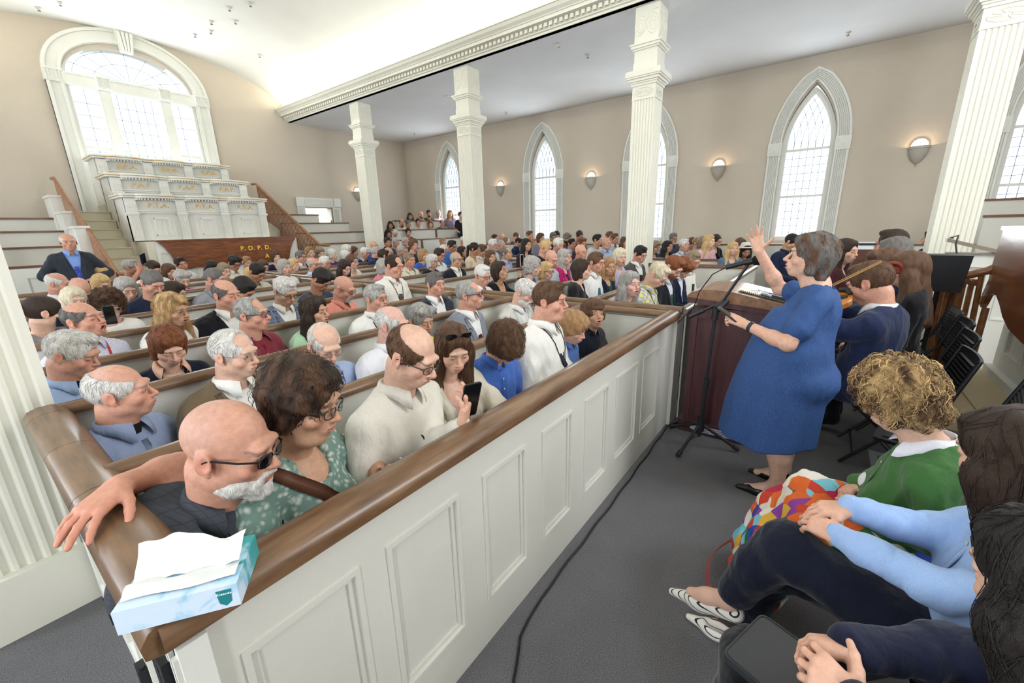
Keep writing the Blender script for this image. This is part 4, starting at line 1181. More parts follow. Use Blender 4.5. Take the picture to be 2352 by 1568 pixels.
def palladian(name, to):
    root = empty(name, to(3.75, 2.95, 0)); root['kind'] = 'structure'; iv = root.location
    def fin(b, n, m): o = b.build(n, m, root); o.data.transform(Matrix.Translation(-iv)); return o
    uc, hw, zb, zs, rise = 3.75, 1.24, 2.2, 5.18, .80
    b = MB(); A = arch_pts(1.22, zs + .10, .80, 'round', 16)
    for w0, w1, d in ((0, .30, .06), (.015, .07, .09), (.25, .31, .10)):
        P = arch_pts(1.22 + w0, zs + .10, .80 + w0 * .95, 'round', 16); band(b, to, uc, P, w1 - w0, d, d)
    fin(b, 'arch_casing', WHITE)
    b = MB()
    for s in (-1, 1):
        for w0, w1, d in ((0, .30, .06), (.02, .08, .09), (.24, .30, .10)):
            P = [(-1.22 - w0, .9), (-1.22 - w0, zs - .1)] if s < 0 else [(1.22 + w0, zs - .1), (1.22 + w0, .9)]
            band(b, to, uc, P, w1 - w0, d, d)
    fin(b, 'side_casing', WHITE)
    b = MB()
    for s in (-1, 1):
        for c, w in ((s * 1.37, .17), (s * .575, .13)):
            zc_ = zs + .0
            def bx(u0, u1, z0, z1, d0, d1): b.hexa([to(uc + u0, z0, -d0), to(uc + u1, z0, -d0), to(uc + u1, z0, -d1), to(uc + u0, z0, -d1)], [to(uc + u0, z1, -d0), to(uc + u1, z1, -d0), to(uc + u1, z1, -d1), to(uc + u0, z1, -d1)])
            bx(c - w, c + w, zc_ - .14, zc_ + .13, 0, .11)
            for k in range(2):                                # raised key pattern
                o_ = c - w * .5 + k * w
                for a0, a1, b0, b1 in ((-.06, -.045, -.10, .09), (.045, .06, -.10, .09), (-.06, .06, -.115, -.10), (-.006, .008, -.07, .09), (-.06, .06, .085, .10)):
                    bx(o_ + a0 * w / .17, o_ + a1 * w / .17, zc_ + b0, zc_ + b1, .11, .125)
    fin(b, 'key_block', WHITE)
    b = MB()
    b.hexa([to(uc - .11, 5.93, -.02), to(uc + .11, 5.93, -.02), to(uc + .11, 5.93, -.16), to(uc - .11, 5.93, -.16)], [to(uc - .17, 6.36, -.02), to(uc + .17, 6.36, -.02), to(uc + .17, 6.36, -.20), to(uc - .17, 6.36, -.20)])
    for k in range(4):
        u = -.09 + .06 * k; b.hexa([to(uc + u * .8 - .02, 5.94, -.15), to(uc + u * .8 + .02, 5.94, -.15), to(uc + u * .8 + .02, 5.94, -.19), to(uc + u * .8 - .02, 5.94, -.19)], [to(uc + u * 1.3 - .025, 6.33, -.18), to(uc + u * 1.3 + .025, 6.33, -.18), to(uc + u * 1.3 + .025, 6.33, -.225), to(uc + u * 1.3 - .025, 6.33, -.225)])
    fin(b, 'keystone', WHITE)
    b = MB()
    def bar(u0, z0, u1, z1, w, d0=.10, d1=.26):
        L = math.hypot(u1 - u0, z1 - z0); nx, nz = -(z1 - z0) / L * w / 2, (u1 - u0) / L * w / 2
        q = lambda u, z, d: to(uc + u, z, d)
        b.hexa([q(u0 - nx, z0 - nz, d0), q(u0 + nx, z0 + nz, d0), q(u0 + nx, z0 + nz, d1), q(u0 - nx, z0 - nz, d1)], [q(u1 - nx, z1 - nz, d0), q(u1 + nx, z1 + nz, d0), q(u1 + nx, z1 + nz, d1), q(u1 - nx, z1 - nz, d1)])
    bar(-1.24, zs - .02, 1.24, zs - .02, .26, -.05, .26); bar(-1.24, zs + .09, 1.24, zs + .09, .03, -.09, .2); bar(-1.24, zs - .14, 1.24, zs - .14, .03, -.08, .2)
    for s in (-1, 1):
        bar(s * .575, 2.95, s * .575, zs - .1, .17, -.04, .26); bar(s * 1.20, 2.95, s * 1.20, zs - .1, .09, .02, .26)
        bar(s * .49, 2.95, s * .49, zs - .1, .03, -.02, .2); bar(s * .66, 2.95, s * .66, zs - .1, .03, -.02, .2)
    A = arch_pts(1.20, zs + .08, .78, 'round', 16)
    for p, q in zip(A[:-1], A[1:]): bar(p[0], p[1], q[0], q[1], .09, .02, .26)
    bar(-.54, 3.75, .54, 3.75, .06, .12, .24)
    for s in (-1, 1): bar(s * .64, 3.78, s * 1.16, 3.78, .06, .12, .24)
    fin(b, 'sash_frame', WHITE)
    b = MB(); W_ = .011
    for k in range(1, 6): u = -.49 + .98 * k / 6; bar(u, 2.95, u, zs - .15, W_, .19, .21)
    for s in (-1, 1): u = s * .90; bar(u, 2.95, u, zs - .15, W_, .19, .21)
    z = 5.0
    while z > 3.0: z -= .26; bar(-.49, z, .49, z, W_, .19, .21); bar(-1.16, z, -.66, z, W_, .19, .21); bar(.66, z, 1.16, z, W_, .19, .21)
    for k in range(1, 8):
        a = PI * k / 8; bar(.14 * math.cos(a), zs + .13 + .08 * math.sin(a), 1.15 * math.cos(a), zs + .12 + .72 * math.sin(a), W_, .19, .21)
    for rr in (.55, .85):
        P = [(rr * 1.2 * math.cos(a), zs + .12 + rr * .78 * math.sin(a)) for a in np.linspace(.05, PI - .05, 18)]
        for p, q in zip(P[:-1], P[1:]): bar(p[0], p[1], q[0], q[1], W_, .19, .21)
    fin(b, 'muntins', LEAD)
    b = MB(); out = [(-1.2, 2.95)] + A + [(1.2, 2.95)]; b.raw([to(uc + u, z, .20) for u, z in out], [tuple(range(len(out)))]); fin(b, 'pane', GLASSM)
palladian('window_1', toE); palladian('window_7', toF)

# door beside the far pulpits, standing open to a bright hall
d = empty('door_1', (8.05, YE, 0)); d['kind'] = 'structure'
b = MB()
for x0, x1 in ((-.76, -.50), (.50, .78)):
    b.box(x0, x1, -.05, 0, 0, 2.60)
    for k in range(5): u = x0 + .04 + k * .04; b.box(u, u + .018, -.065, -.05, .1, 2.5)
b.box(-.78, .80, -.06, 0, 2.55, 2.84)
for k in range(5): b.box(-.5, .5, -.075, -.06, 2.60 + k * .045, 2.622 + k * .045)
for s in (-.78, .54): b.box(s, s + .26, -.085, -.05, 2.56, 2.85)
b.build('door_frame', WHITE, d)
b = MB().box(.44, .48, .02, .90, 0, 2.5); leaf = b.build('door_leaf', WHITE, d)
MB().box(.425, .44, .03, .07, 2.0, 2.12).build('hinge', IRON, leaf)
hall = MB().box(7.0, 9.2, YE + 2.4, YE + 2.5, 0, 3.0).box(6.9, 7.0, YE + .34, YE + 2.5, 0, 3).box(9.2, 9.3, YE + .34, YE + 2.5, 0, 3)
S_('wall_hall', hall, WHITE); S_('ceiling_hall', MB().box(6.9, 9.3, YE + .34, YE + 2.5, 3.0, 3.1), WHITE)
area('hall_light', (8.1, YE + 1.4, 2.9), (0, 0, 0), 1.2, 1.2, 60)

# ---------------------------------------------------------------- fluted columns
def column(x0, y0, label, near=False, zbase=0.0):
    w = .385; c = (x0 + w / 2, y0 + w / 2)
    root = empty('column', (c[0], c[1], 0)); tag(root, label, 'column', 'fluted columns')
    h = w / 2
    b = MB(); b.box(-h - .045, h + .045, -h - .045, h + .045, 0, .295); b.build('plinth', CREAM, root)
    z0, z1 = .295, 3.72; n = 7; pr = []                   # fluted square shaft, one profile
    side = []
    for k in range(n):
        a = -h + .022 + (2 * h - .044) * k / n; e = (2 * h - .044) / n
        side += [(a, 0), (a + e * .14, 0)] + [(a + e * (.14 + .72 * t), -.013 * math.sin(PI * t)) for t in (.12, .3, .5, .7, .88)] + [(a + e * .86, 0)]
    side = [(-h, 0)] + side + [(h, 0)]
    for rot in range(4):
        cr, sr = [(1, 0), (0, 1), (-1, 0), (0, -1)][rot]
        for u, d in side[:-1]:
            px, py = u, -h - d; pr.append((px * cr - py * sr, px * sr + py * cr))
    b = MB(); b.prism(pr, z1 - z0, 2, z0); b.build('fluted_shaft', CREAM, root)
    b = MB()
    def sq(r, za, zb): b.box(-r, r, -r, r, za, zb)
    sq(h + .008, 3.72, 3.735); sq(h + .002, 3.735, 3.93); sq(h + .02, 3.93, 3.965); sq(h + .035, 3.965, 3.99); sq(h + .06, 3.99, 4.03); sq(h + .085, 4.03, 4.055); sq(h + .10, 4.055, 4.13); sq(h + .085, 4.13, 4.145)
    sq(h + .004, 4.145, 4.27); sq(h - .004, 4.27, 4.45); sq(h + .02, 4.45, 4.475); sq(h + .045, 4.475, 4.515); sq(h + .065, 4.515, 4.54); sq(h + .004, 4.54, 5.06)
    for rot in range(4):                                   # carved ovals and scrolls
        R_ = Matrix.Rotation(rot * PI / 2, 3, 'Z')
        def P(u, z, d): return tuple(R_ @ Vector((u, -h - d, z)))
        def loop(pts, r): b.tube([P(u, z, .004) for u, z in pts], r, 5, cap=False)
        loop([(.155 * math.cos(a), 3.83 + .062 * math.sin(a)) for a in np.linspace(0, 2 * PI, 25)], .006)
        for k in range(10): a = 2 * PI * k / 10; loop([(.04 * math.cos(a), 3.83 + .016 * math.sin(a)), (.14 * math.cos(a), 3.83 + .052 * math.sin(a))], .0065)
        for cu in (-.10, .10):
            for rr in (.095, .060, .028):
                loop([(cu + rr * .95 * math.cos(a), 4.79 + rr * 1.45 * math.sin(a)) for a in np.linspace(0, 2 * PI, 21)], .008)
        loop([(-.185, 4.60), (-.13, 4.66), (-.02, 4.72), (.0, 4.80), (.03, 4.92), (.10, 4.98), (.18, 4.97)], .009)
    b.build('capital', CREAM, root)
    return root
column(7.58, 10.61, 'white fluted column standing farthest away, by the corner gallery')
column(7.58, 6.68, 'white fluted column in the middle of the row under the beam')
column(7.58, 2.61, 'white fluted column that hides part of the third pointed window')
column(7.58, -1.44, 'big white fluted column at the right edge, beside the black speaker')
column(-.225, 2.69, 'white fluted column close up at the left edge behind the pew doors')
column(-.225, 6.70, 'white fluted column of the left row, second from the front'); column(-.225, 10.6, 'white fluted column of the left row beside the far gallery')

# ---------------------------------------------------------------- wall sconces
def sconce(to_x, y, z, label, rz=0.0):
    root = empty('wall_sconce', (to_x, y, z), rz); tag(root, label, 'wall lamp', 'shell sconces between the windows')
    b = MB(); n = 22
    prof = [(.165, .0), (.170, -.012), (.170, -.045), (.158, -.055), (.150, -.10), (.132, -.17), (.10, -.24), (.06, -.295), (.025, -.325), (.012, -.33), (.022, -.345), (.018, -.365), (.0, -.375)]
    vs = []; fs = []
    for r, zz in prof:
        for k in range(n + 1):
            a = PI / 2 + PI * k / n; q = r * (1 + (.045 if (k % 2 == 0 and zz < -.06) else 0))
            vs.append((q * math.cos(a), q * math.sin(a), zz))
    for i in range(len(prof) - 1):
        for k in range(n): fs.append((i * (n + 1) + k, i * (n + 1) + k + 1, (i + 1) * (n + 1) + k + 1, (i + 1) * (n + 1) + k))
    b.raw(vs, fs); b.build('shell', mat('sconce_plaster', 'b5aea3', .6), root, True)
    b = MB(); A = [(-.135 * math.cos(a), .0 + .145 * math.sin(a)) for a in np.linspace(0, PI, 17)]
    b.raw([(-.012, u, z_) for u, z_ in A], [tuple(range(len(A)))]); b.build('lit_backplate', mat('sconce_glow', 'ffe8d2', .6, 'emit', strength=1.6), root)
    b = MB(); b.tube([(-.014, u, z_) for u, z_ in A], .006, 6); b.build('rim', mat('sconce_rim', '8d7f70', .4), root, True)
    l = bpy.data.lights.new('sconce_bulb', 'POINT'); l.energy = 4.5; l.color = (1.0, .72, .45); l.shadow_soft_size = .03
    lo = bpy.data.objects.new('sconce_bulb', l); COL.objects.link(lo); lo.parent = root; lo.location = (-.085, 0, -.02)
sconce(XR, 9.29, 3.10, 'plaster wall sconce, smallest and farthest along the right wall')
sconce(XR, 5.89, 3.09, 'plaster wall sconce between the second and third pointed windows')
sconce(XR, 2.43, 3.05, 'plaster wall sconce left of the large pointed window')
sconce(XR, -1.20, 3.05, 'plaster wall sconce right of the large pointed window')
sconce(9.62, YE, 3.12, 'plaster wall sconce on the end wall mostly behind the far column', PI / 2)

# ---------------------------------------------------------------- sprinkler heads
def sprinkler(x, y, z, label, g='sprinklers in the side ceiling'):
    root = empty('sprinkler_head', (x, y, z)); tag(root, label, 'sprinkler', g)
    MB().lathe([(0, 0), (.045, 0), (.04, -.012), (.012, -.016), (.010, -.04), (.0, -.04)], n=10).build('cover_plate', mat('sprinkler_white', 'cfccc6', .4), root, True)
    MB().lathe([(0, -.052), (.028, -.052), (.028, -.056), (0, -.056)], n=10).tube([(-.012, 0, -.03), (-.012, 0, -.054)], .003, 4).tube([(.012, 0, -.03), (.012, 0, -.054)], .003, 4).build('deflector', mat('sprinkler_dark', '6b625c', .4), root)
for i, (x, y) in enumerate([(11.02, .22), (8.78, 4.45), (7.95, 4.65), (11.09, 8.29), (8.83, 8.51), (11.07, 12.38)]):
    sprinkler(x, y, 5.06, ['sprinkler head on the flat side ceiling, nearest the right edge above the large window', 'sprinkler head on the side ceiling, left of the third column capital', 'small sprinkler head hard by the cornice left of the third column', 'sprinkler head above the wall lamp of the second window', 'sprinkler head between the first two column capitals', 'sprinkler head in the far corner of the side ceiling'][i])
for i, (x, y) in enumerate([(2.34, 13.5), (2.59, 13.0), (4.79, 10.75), (4.97, 10.2), (5.07, 11.2), (4.78, 11.7), (4.93, 12.18), (4.78, 12.7), (6.0, 12.26)]):
    z = 5.20 + 1.15 * math.sqrt(max(0, 1 - ((x - CXN) / 3.62) ** 2)) - .01
    sprinkler(x, y, z, 'tiny white fitting on the curved vault near the big window', 'small fittings scattered on the vault')

# ---------------------------------------------------------------- pews
RAILP = [(-.050, -.012), (-.052, .012), (-.040, .032), (-.015, .042), (.015, .042), (.040, .032), (.052, .012), (.050, -.012), (.030, -.020), (-.030, -.020)]
def rail_x(b, x0, x1, y, z, k=1.0): b.sweep([((x0, y, z), (0, 1, 0), (0, 0, 1)), ((x1, y, z), (0, 1, 0), (0, 0, 1))], [(a * k, c * k) for a, c in RAILP])
def rail_y(b, y0, y1, x, z, k=1.0): b.sweep([((x, y0, z), (1, 0, 0), (0, 0, 1)), ((x, y1, z), (1, 0, 0), (0, 0, 1))], [(a * k, c * k) for a, c in RAILP])
def panelled(b, plane, c, d, u0, u1, z0, z1, panels, thick=.04):
    """framed panelling; plane 'x' = runs along x at y=c, facing d (+1/-1) ; panels list of (ua, ub, za, zb)"""
    def bx(a0, a1, h0, h1, q0, q1):
        q0, q1 = sorted((c + q0, c + q1))
        if plane == 'x': b.box(a0, a1, q0, q1, h0, h1)
        else: b.box(q0, q1, a0, a1, h0, h1)
    bx(u0, u1, z0, z1, -d * thick, -d * .014)
    us = sorted(set([u0, u1] + [p[0] for p in panels] + [p[1] for p in panels])); zb = min(p[2] for p in panels) if panels else z1; zt = max(p[3] for p in panels) if panels else z1
    bx(u0, u1, z0, zb, -d * .02, 0)
    if zt < z1: bx(u0, u1, zt, z1, -d * .02, 0)
    u = u0
    for p in sorted(panels):
        bx(u, p[0], zb, zt, -d * .02, 0); u = p[1]
        m = .016
        for q in ((p[0], p[0] + m, zb, zt), (p[1] - m, p[1], zb, zt), (p[0] + m, p[1] - m, zb, zb + m), (p[0] + m, p[1] - m, zt - m, zt)): bx(*q, -d * .016, d * .006)
        m2 = .034
        for q in ((p[0] + m, p[0] + m2, zb + m, zt - m), (p[1] - m2, p[1] - m, zb + m, zt - m), (p[0] + m2, p[1] - m2, zb + m, zb + m2), (p[0] + m2, p[1] - m2, zt - m2, zt - m)): bx(*q, -d * .016, -d * .006)
    if panels: bx(u, u1, zb, zt, -d * .02, 0)

front = empty('pew_front', (1.8, .96, 0)); tag(front, 'long white panelled pew front with a rounded oak rail, beside the carpeted floor', 'pew', 'pew enclosures')
b = MB(); panelled(b, 'x', .93, -1, .10, 3.50, 0, .93, [(.20, .50, .21, .80), (.59, .90, .24, .80), (1.03, 1.32, .24, .79), (1.45, 1.74, .24, .79), (1.88, 2.19, .23, .78), (2.30, 2.67, .22, .78), (2.78, 3.13, .22, .78)], .05)
b.box(.10, 3.5, .93, .95, .93, .95)
b.build('panelled_front', PEWW, front).location = (-1.8, -.96, 0)
b = MB(); P = [((.105 - .0, .955, .965), (-.7, .7, 0), (0, 0, 1))]
b.sweep([((.085, .955, .960), (0, 1, 0), (0, 0, 1)), ((3.52, .955, .960), (0, 1, 0), (0, 0, 1))], [(a * 1.25, c * 1.15) for a, c in RAILP])
b.build('rail', OAKX, front, True).location = (-1.8, -.96, 0)

side = empty('pew_side', (.12, 1.8, 0)); tag(side, 'white pew side with doors, black hinges and worn oak rail beside the left column', 'pew', 'pew enclosures')
def pl(o, root): o.location = tuple(-v for v in root.location); return o
b = MB(); b.box(.100, .150, .90, 1.02, 0, .93)
b.box(.10, .15, 2.50, 2.62, 0, .935); b.box(.104, .146, .90, 2.6, 0, .08)
for k in range(3): y = .915 + .028 * k; b.box(.092, .10, y, y + .014, .05, .90)
pl(b.build('end_post', WHITE, side), side)
for i, (y0, y1) in enumerate(((1.03, 1.60), (1.615, 2.04), (2.055, 2.50))):
    b = MB(); panelled(b, 'y', .102, -1, y0, y1, .09, .93, [(y0 + .09, y1 - .09, .2, .82)], .035)
    dr = pl(b.build('door', WHITE, side), side)
    b = MB()
    for zz in (.72, .24): b.box(.078, .102, y0 - .01, y0 + .045, zz, zz + .10).tube([(.090, y0 + .0, zz - .01), (.090, y0 + .0, zz + .11)], .008, 8)
    b.build('hinge', IRON, dr)
b = MB()
for y0, y1 in ((.905, 1.60), (1.603, 2.045), (2.048, 2.50), (2.503, 2.63)):
    b.sweep([((.125, y0, .960), (1, 0, 0), (0, 0, 1)), ((.125, y1, .960), (1, 0, 0), (0, 0, 1))], [(a * 1.35, c * 1.2) for a, c in RAILP])
pl(b.build('rail', OAK, side, True), side)
b = MB(); b.tube([(.088, 1.01, .70), (.075, 1.01, .68), (.060, 1.005, .62), (.058, 1.0, .585), (.060, .985, .555), (.062, .96, .54), (.064, .935, .55), (.066, .92, .58), (.068, .918, .60)], [.012, .013, .013, .012, .012, .011, .010, .007, .003], 8)
b.box(.078, .10, .97, 1.03, .68, .86); pl(b.build('hook', IRON, side, True), side)

def bench(x0, x1, y, i, label, side_, double=False):
    root = empty('pew_bench', ((x0 + x1) / 2, y, 0)); tag(root, label, 'pew', 'pew benches ' + side_)
    L = (x1 - x0) / 2
    b = MB(); b.hexa([(-L, -.005, .40), (L, -.005, .40), (L, .02, .40), (-L, .02, .40)], [(-L, .015, .975), (L, .015, .975), (L, .04, .975), (-L, .04, .975)]); b.build('backrest', PEWW, root)
    b = MB(); rail_x(b, -L, L, .022, .972, .82); b.build('top_rail', OAKX, root, True)
    b = MB(); b.box(-L, L, -.43, -.01, .415, .445); b.box(-L, L, -.42, -.40, .30, .415); b.build('seat', CAPW, root)
ordn = ['front', 'second', 'third', 'fourth', 'fifth', 'sixth', 'seventh', 'eighth', 'ninth', 'tenth', 'eleventh']
for k in range(10):
    y = 1.72 + .87 * k
    if k < 9: bench(.16, 3.48, y, k, 'white pew bench with oak top rail, %s row of the left block of pews' % ordn[k], 'in the left block')
    if k < 9: bench(3.66, 7.55, y + .08, k, 'white pew bench with oak top rail, %s row of the right block of pews' % ordn[k], 'in the right block')
cp = empty('pew_partition', (3.56, 4.9, 0)); tag(cp, 'double railed white partition running back between the two blocks of pews', 'pew', 'pew enclosures')
b = MB(); b.box(3.485, 3.515, .98, 9.3, 0, .93); b.box(3.605, 3.635, .98, 9.3, 0, .93); b.box(3.47, 3.65, .90, .98, 0, .93); pl(b.build('partition_wall', PEWW, cp), cp)
b = MB(); rail_y(b, .92, 9.3, 3.50, .966, .85); rail_y(b, .90, 9.3, 3.62, .990, .85); pl(b.build('rail', OAK, cp, True), cp)
fr = empty('pew_front', (5.7, .9, 0)); tag(fr, 'white panelled pew front reaching right from behind the lectern', 'pew', 'pew enclosures')
b = MB(); panelled(b, 'x', .88, -1, 3.66, 7.85, 0, .95, [(3.9 + .66 * k, 4.4 + .66 * k, .2, .8) for k in range(6)], .05); pl(b.build('panelled_front', PEWW, fr), fr)
b = MB(); rail_x(b, 3.62, 7.9, .905, .975, .9); pl(b.build('rail', mat('rail_pale', '8f8376', .25, spec=.6), fr, True), fr)
rs = empty('pew_side', (7.8, 5, 0)); tag(rs, 'white panelled pew side with oak rail along the foot of the right columns', 'pew', 'pew enclosures')
b = MB(); panelled(b, 'y', 7.84, 1, .9, 9.4, 0, .95, [(1.1 + .62 * k, 1.55 + .62 * k, .2, .8) for k in range(13)], .05); pl(b.build('panelled_side', PEWW, rs), rs)
b = MB(); rail_y(b, .9, 9.4, 7.80, .975, .9); pl(b.build('rail', CAPW, rs, True), rs)
sg = empty('pew_front', (9.05, 4.5, 0)); tag(sg, 'long low white side pew front with thin brown cap under the windows', 'pew', 'pew enclosures')
b = MB(); panelled(b, 'y', 9.0, -1, -.6, 9.6, 0, .96, [(-.4 + .72 * k, .12 + .72 * k, .2, .8) for k in range(13)], .05); pl(b.build('panelled_front', PEWW, sg), sg)
b = MB(); rail_y(b, -.6, 9.6, 9.02, .985, .7); pl(b.build('rail', CAPW, sg, True), sg)
b = MB(); b.box(10.45, 10.49, -3.0, 9.6, 0, 1.20); g2 = tag(b.build('pew_back', PEWW), 'white rear side pew back with brown cap close to the window wall', 'pew', 'pew enclosures')
b = MB(); rail_y(b, -3.0, 9.6, 10.47, 1.215, .6); b.build('rail', CAPW, g2, True)

# tiered seats at the far end
def tier(x0, x1, y, z, zlow, label, side_, post=None):
    root = empty('tiered_pew', ((x0 + x1) / 2, y, 0)); tag(root, label, 'pew', 'tiered pews ' + side_)
    cx = (x0 + x1) / 2
    b = MB(); b.box(x0 - cx, x1 - cx, 0, .04, 0, z - .02); b.build('front_wall', PEWW, root)
    b = MB(); b.box(x0 - cx - .01, x1 - cx + .01, -.025, .06, z - .02, z + .015); b.build('cap', CAPW, root)
    if post is not None:
        MB().box(post - cx - .03, post - cx + .03, -.03, .05, zlow, z).build('end_post', CAPW, root)
    b = MB(); b.box(x0 - cx, x1 - cx, .06, .42, z - .55, z - .50); b.build('seat', CAPW, root)
for i, (y, z, x1, po) in enumerate(((11.06, 1.41, 9.2, None), (11.7, 1.71, 8.5, None), (12.45, 1.99, 8.05, None), (13.2, 2.26, 7.5, None))):
    tier(5.95, x1, y, z, z - .3, 'white stepped pew front with brown cap right of the pulpits, %s tier up' % ordn[i].replace('front', 'first'), 'right of the pulpits')
for i, (y, z, x1) in enumerate(((11.06, 1.27, 1.75), (11.7, 1.58, 1.95), (12.45, 1.87, 1.90), (13.2, 2.14, 1.85))):
    tier(-1.5, x1, y, z, z - .3, 'white stepped pew front with brown cap left of the pulpits, %s tier up' % ordn[i].replace('front', 'first'), 'left of the pulpits')
for i, (y, z, x0, x1, po) in enumerate(((10.3, 1.43, 8.02, 11.9, 9.15), (11.0, 1.73, 8.6, 11.95, 10.45), (11.72, 2.03, 9.25, 11.98, 11.95))):
    tier(x0, x1, y, z, z - .28, 'white corner gallery front with brown cap, %s tier of the corner seats' % ordn[i].replace('front', 'lowest'), 'in the far corner', po)
nb = MB(); panelled(nb, 'x', 10.90, -1, .0, 1.72, 0, 1.24, [(.15, .62, .3, 1.1), (.80, 1.25, .3, 1.1), (1.35, 1.65, .3, 1.1)], .03)
tag(nb.build('panelled_partition', WHITE), 'white panelled partition at far left behind the standing man', 'partition')
for k, (y, z) in enumerate(((11.3, 1.9), (12.1, 2.2), (12.9, 2.55))):
    b = MB().box(1.62, 1.80, y, y + .75, 0, z).box(1.60, 1.83, y - .02, y + .77, z, z + .045); tag(b.build('stair_cheek_block', WHITE), 'white capped stair cheek block left of the pulpit stairs, %s one up' % ('first', 'second', 'third')[k], 'stair')

# ---------------------------------------------------------------- far pulpits
def text_mesh(txt, size, loc, rot, m, name, parent, depth=.004, font_bold=True, shear=0.0):
    cu = bpy.data.curves.new(name, 'FONT'); cu.body = txt; cu.size = size; cu.extrude = depth; cu.align_x = 'CENTER'; cu.align_y = 'CENTER'; cu.space_character = 1.15; cu.offset = size * .022 if font_bold else 0; cu.shear = shear
    o = bpy.data.objects.new(name + '_curve', cu); COL.objects.link(o)
    dg = bpy.context.evaluated_depsgraph_get(); me = bpy.data.meshes.new_from_object(o.evaluated_get(dg)); bpy.data.objects.remove(o)
    me.materials.clear(); me.materials.append(m)
    t = bpy.data.objects.new(name, me); COL.objects.link(t); t.location = loc; t.rotation_euler = rot; t.parent = parent; return t

def pulpit_row(yf, ztop, zbot, letters, wtot, label):
    root = empty('pulpit_row', (CXN, yf, zbot)); tag(root, label, 'pulpit', 'tiered pulpits at the far end')
    n = 3; pw = .16; bw = (wtot - pw * 4) / 3; H = ztop - zbot; x = -wtot / 2
    body = MB(); body.box(-wtot / 2, wtot / 2, .02, .10, 0, H - .04); body.box(-wtot / 2, -wtot / 2 + .05, .0, .75, 0, H - .04); body.box(wtot / 2 - .05, wtot / 2, .0, .75, 0, H - .04)
    capo = [(-wtot / 2 - .07, .75), (-wtot / 2 - .07, -.05)]
    for k in range(4):
        px = -wtot / 2 + k * (pw + bw)
        c = MB(); c.box(px, px + pw, -.05, .04, 0, H - .36)
        for q in range(4): u = px + .022 + q * .032; c.box(u, u + .016, -.058, -.05, .04, H - .40)
        c.box(px - .025, px + pw + .025, -.08, .05, H - .36, H - .325); c.box(px - .012, px + pw + .012, -.065, .05, H - .385, H - .36)
        c.box(px - .005, px + pw + .005, -.055, .04, H - .325, H - .05)
        for q in (.04, .12): c.tube([(px + q + .028 * math.cos(a), -.058, H - .21 + .03 * math.sin(a)) for a in np.linspace(0, 2 * PI, 11)], .005, 4, cap=False); c.tube([(px + q + .026 * math.cos(a), -.058, H - .29 + .022 * math.sin(a)) for a in np.linspace(0, 2 * PI, 11)], .005, 4, cap=False)
        c.build('pilaster', WHITE, root)
        if k < 3:
            xc = px + pw + bw / 2; arc = [(xc - bw / 2 * math.cos(a), -.02 - .135 * math.sin(a)) for a in np.linspace(0, PI, 19)]
            body.raw([(u, v_, zz) for zz in (0, H - .04) for u, v_ in arc], [(i, i + 1, 20 + i - 1 + 0, 19 + i) for i in range(18)])
            capo += [(px - .02, -.09), (px + pw + .01, -.09)] + [(xc - (bw / 2 + .0) * math.cos(a), -.075 - .14 * math.sin(a)) for a in np.linspace(.25, PI - .25, 11)]
            f = MB()
            for i in range(18):                              # dentils round the bow
                a = PI * (i + .5) / 18; u, v_ = xc - bw / 2 * math.cos(a), -.028 - .135 * math.sin(a); f.box(u - .010, u + .010, v_ - .012, v_ + .02, H - .085, H - .05)
            for zz, hh, pr in ((H - .30, .012, .016), (H - .05, .014, .03), (H - .335, .010, .010)):
                ar = [(xc - (bw / 2) * math.cos(a), -.02 - (.135 + pr) * math.sin(a)) for a in np.linspace(.05, PI - .05, 19)]
                f.raw([(u, v_, q) for q in (zz, zz + hh) for u, v_ in ar] + [(u, v_ + .03, q) for q in (zz, zz + hh) for u, v_ in ar],
                      [(i, i + 1, 20 + i, 19 + i) for i in range(18)] + [(38 + i, 38 + i + 1, i + 1, i) for i in range(18)] + [(19 + i, 20 + i, 58 + i, 57 + i) for i in range(18)])
            if H > .7:
                zz0, zz1 = .10, H - .44
                for a0, a1, q0, q1 in ((-.13, -.115, zz0, zz1), (.115, .13, zz0, zz1), (-.13, .13, zz0, zz0 + .015), (-.13, .13, zz1 - .015, zz1)):
                    f.box(xc + a0, xc + a1, -.178 + .03 * (abs(a0) > .12) * (abs(a1) > .11), -.12, q0, q1)
            f.build('bow_moulding', WHITE, root)
            text_mesh(letters, .125, (xc, -.166, H - .195), (H90, 0, 0), GOLD, 'gilt_letters', root, .004)
    capo += [(wtot / 2 + .07, -.05), (wtot / 2 + .07, .75)]
    body.build('bowed_fronts', WHITE, root)
    for nm, z0, z1, grow, mm in (('cap_moulding', H - .04, H - .008, 0.0, WHITE), ('gilt_edge', H - .008, H + .004, .012, GOLD), ('cap_top', H + .004, H + .035, .018, WHITE)):
        c = MB(); out = [(u * (1 + grow * .4), v_ - grow) if v_ < .5 else (u * (1 + grow * .4), v_) for u, v_ in capo]; inn = [(-wtot / 2 + .1, .75), (-wtot / 2 + .1, .12), (wtot / 2 - .1, .12), (wtot / 2 - .1, .75)]
        c.prism(out + inn[::-1], z1 - z0, 2, z0); c.build(nm, mm, root)
    return root
pulpit_row(13.15, 3.45, 2.45, 'B.P.A.', 2.56, 'highest white bowed pulpit row with gilt letters under the big arched window')
pulpit_row(12.30, 2.99, 2.05, 'P.A.P.', 2.62, 'middle white bowed pulpit row with gilt letters')
pulpit_row(11.50, 2.53, 1.64, 'P.T.A.', 2.66, 'lowest white bowed pulpit row with panelled bows and gilt letters')
b = MB()
b.box(2.50, 5.10, 13.3, 14.08, 0, 2.45); b.box(2.49, 5.12, 12.45, 13.3, 0, 2.05); b.box(2.46, 5.14, 11.7, 12.45, 0, 1.64); b.box(2.52, 5.55, 10.98, 11.7, 0, 1.62)
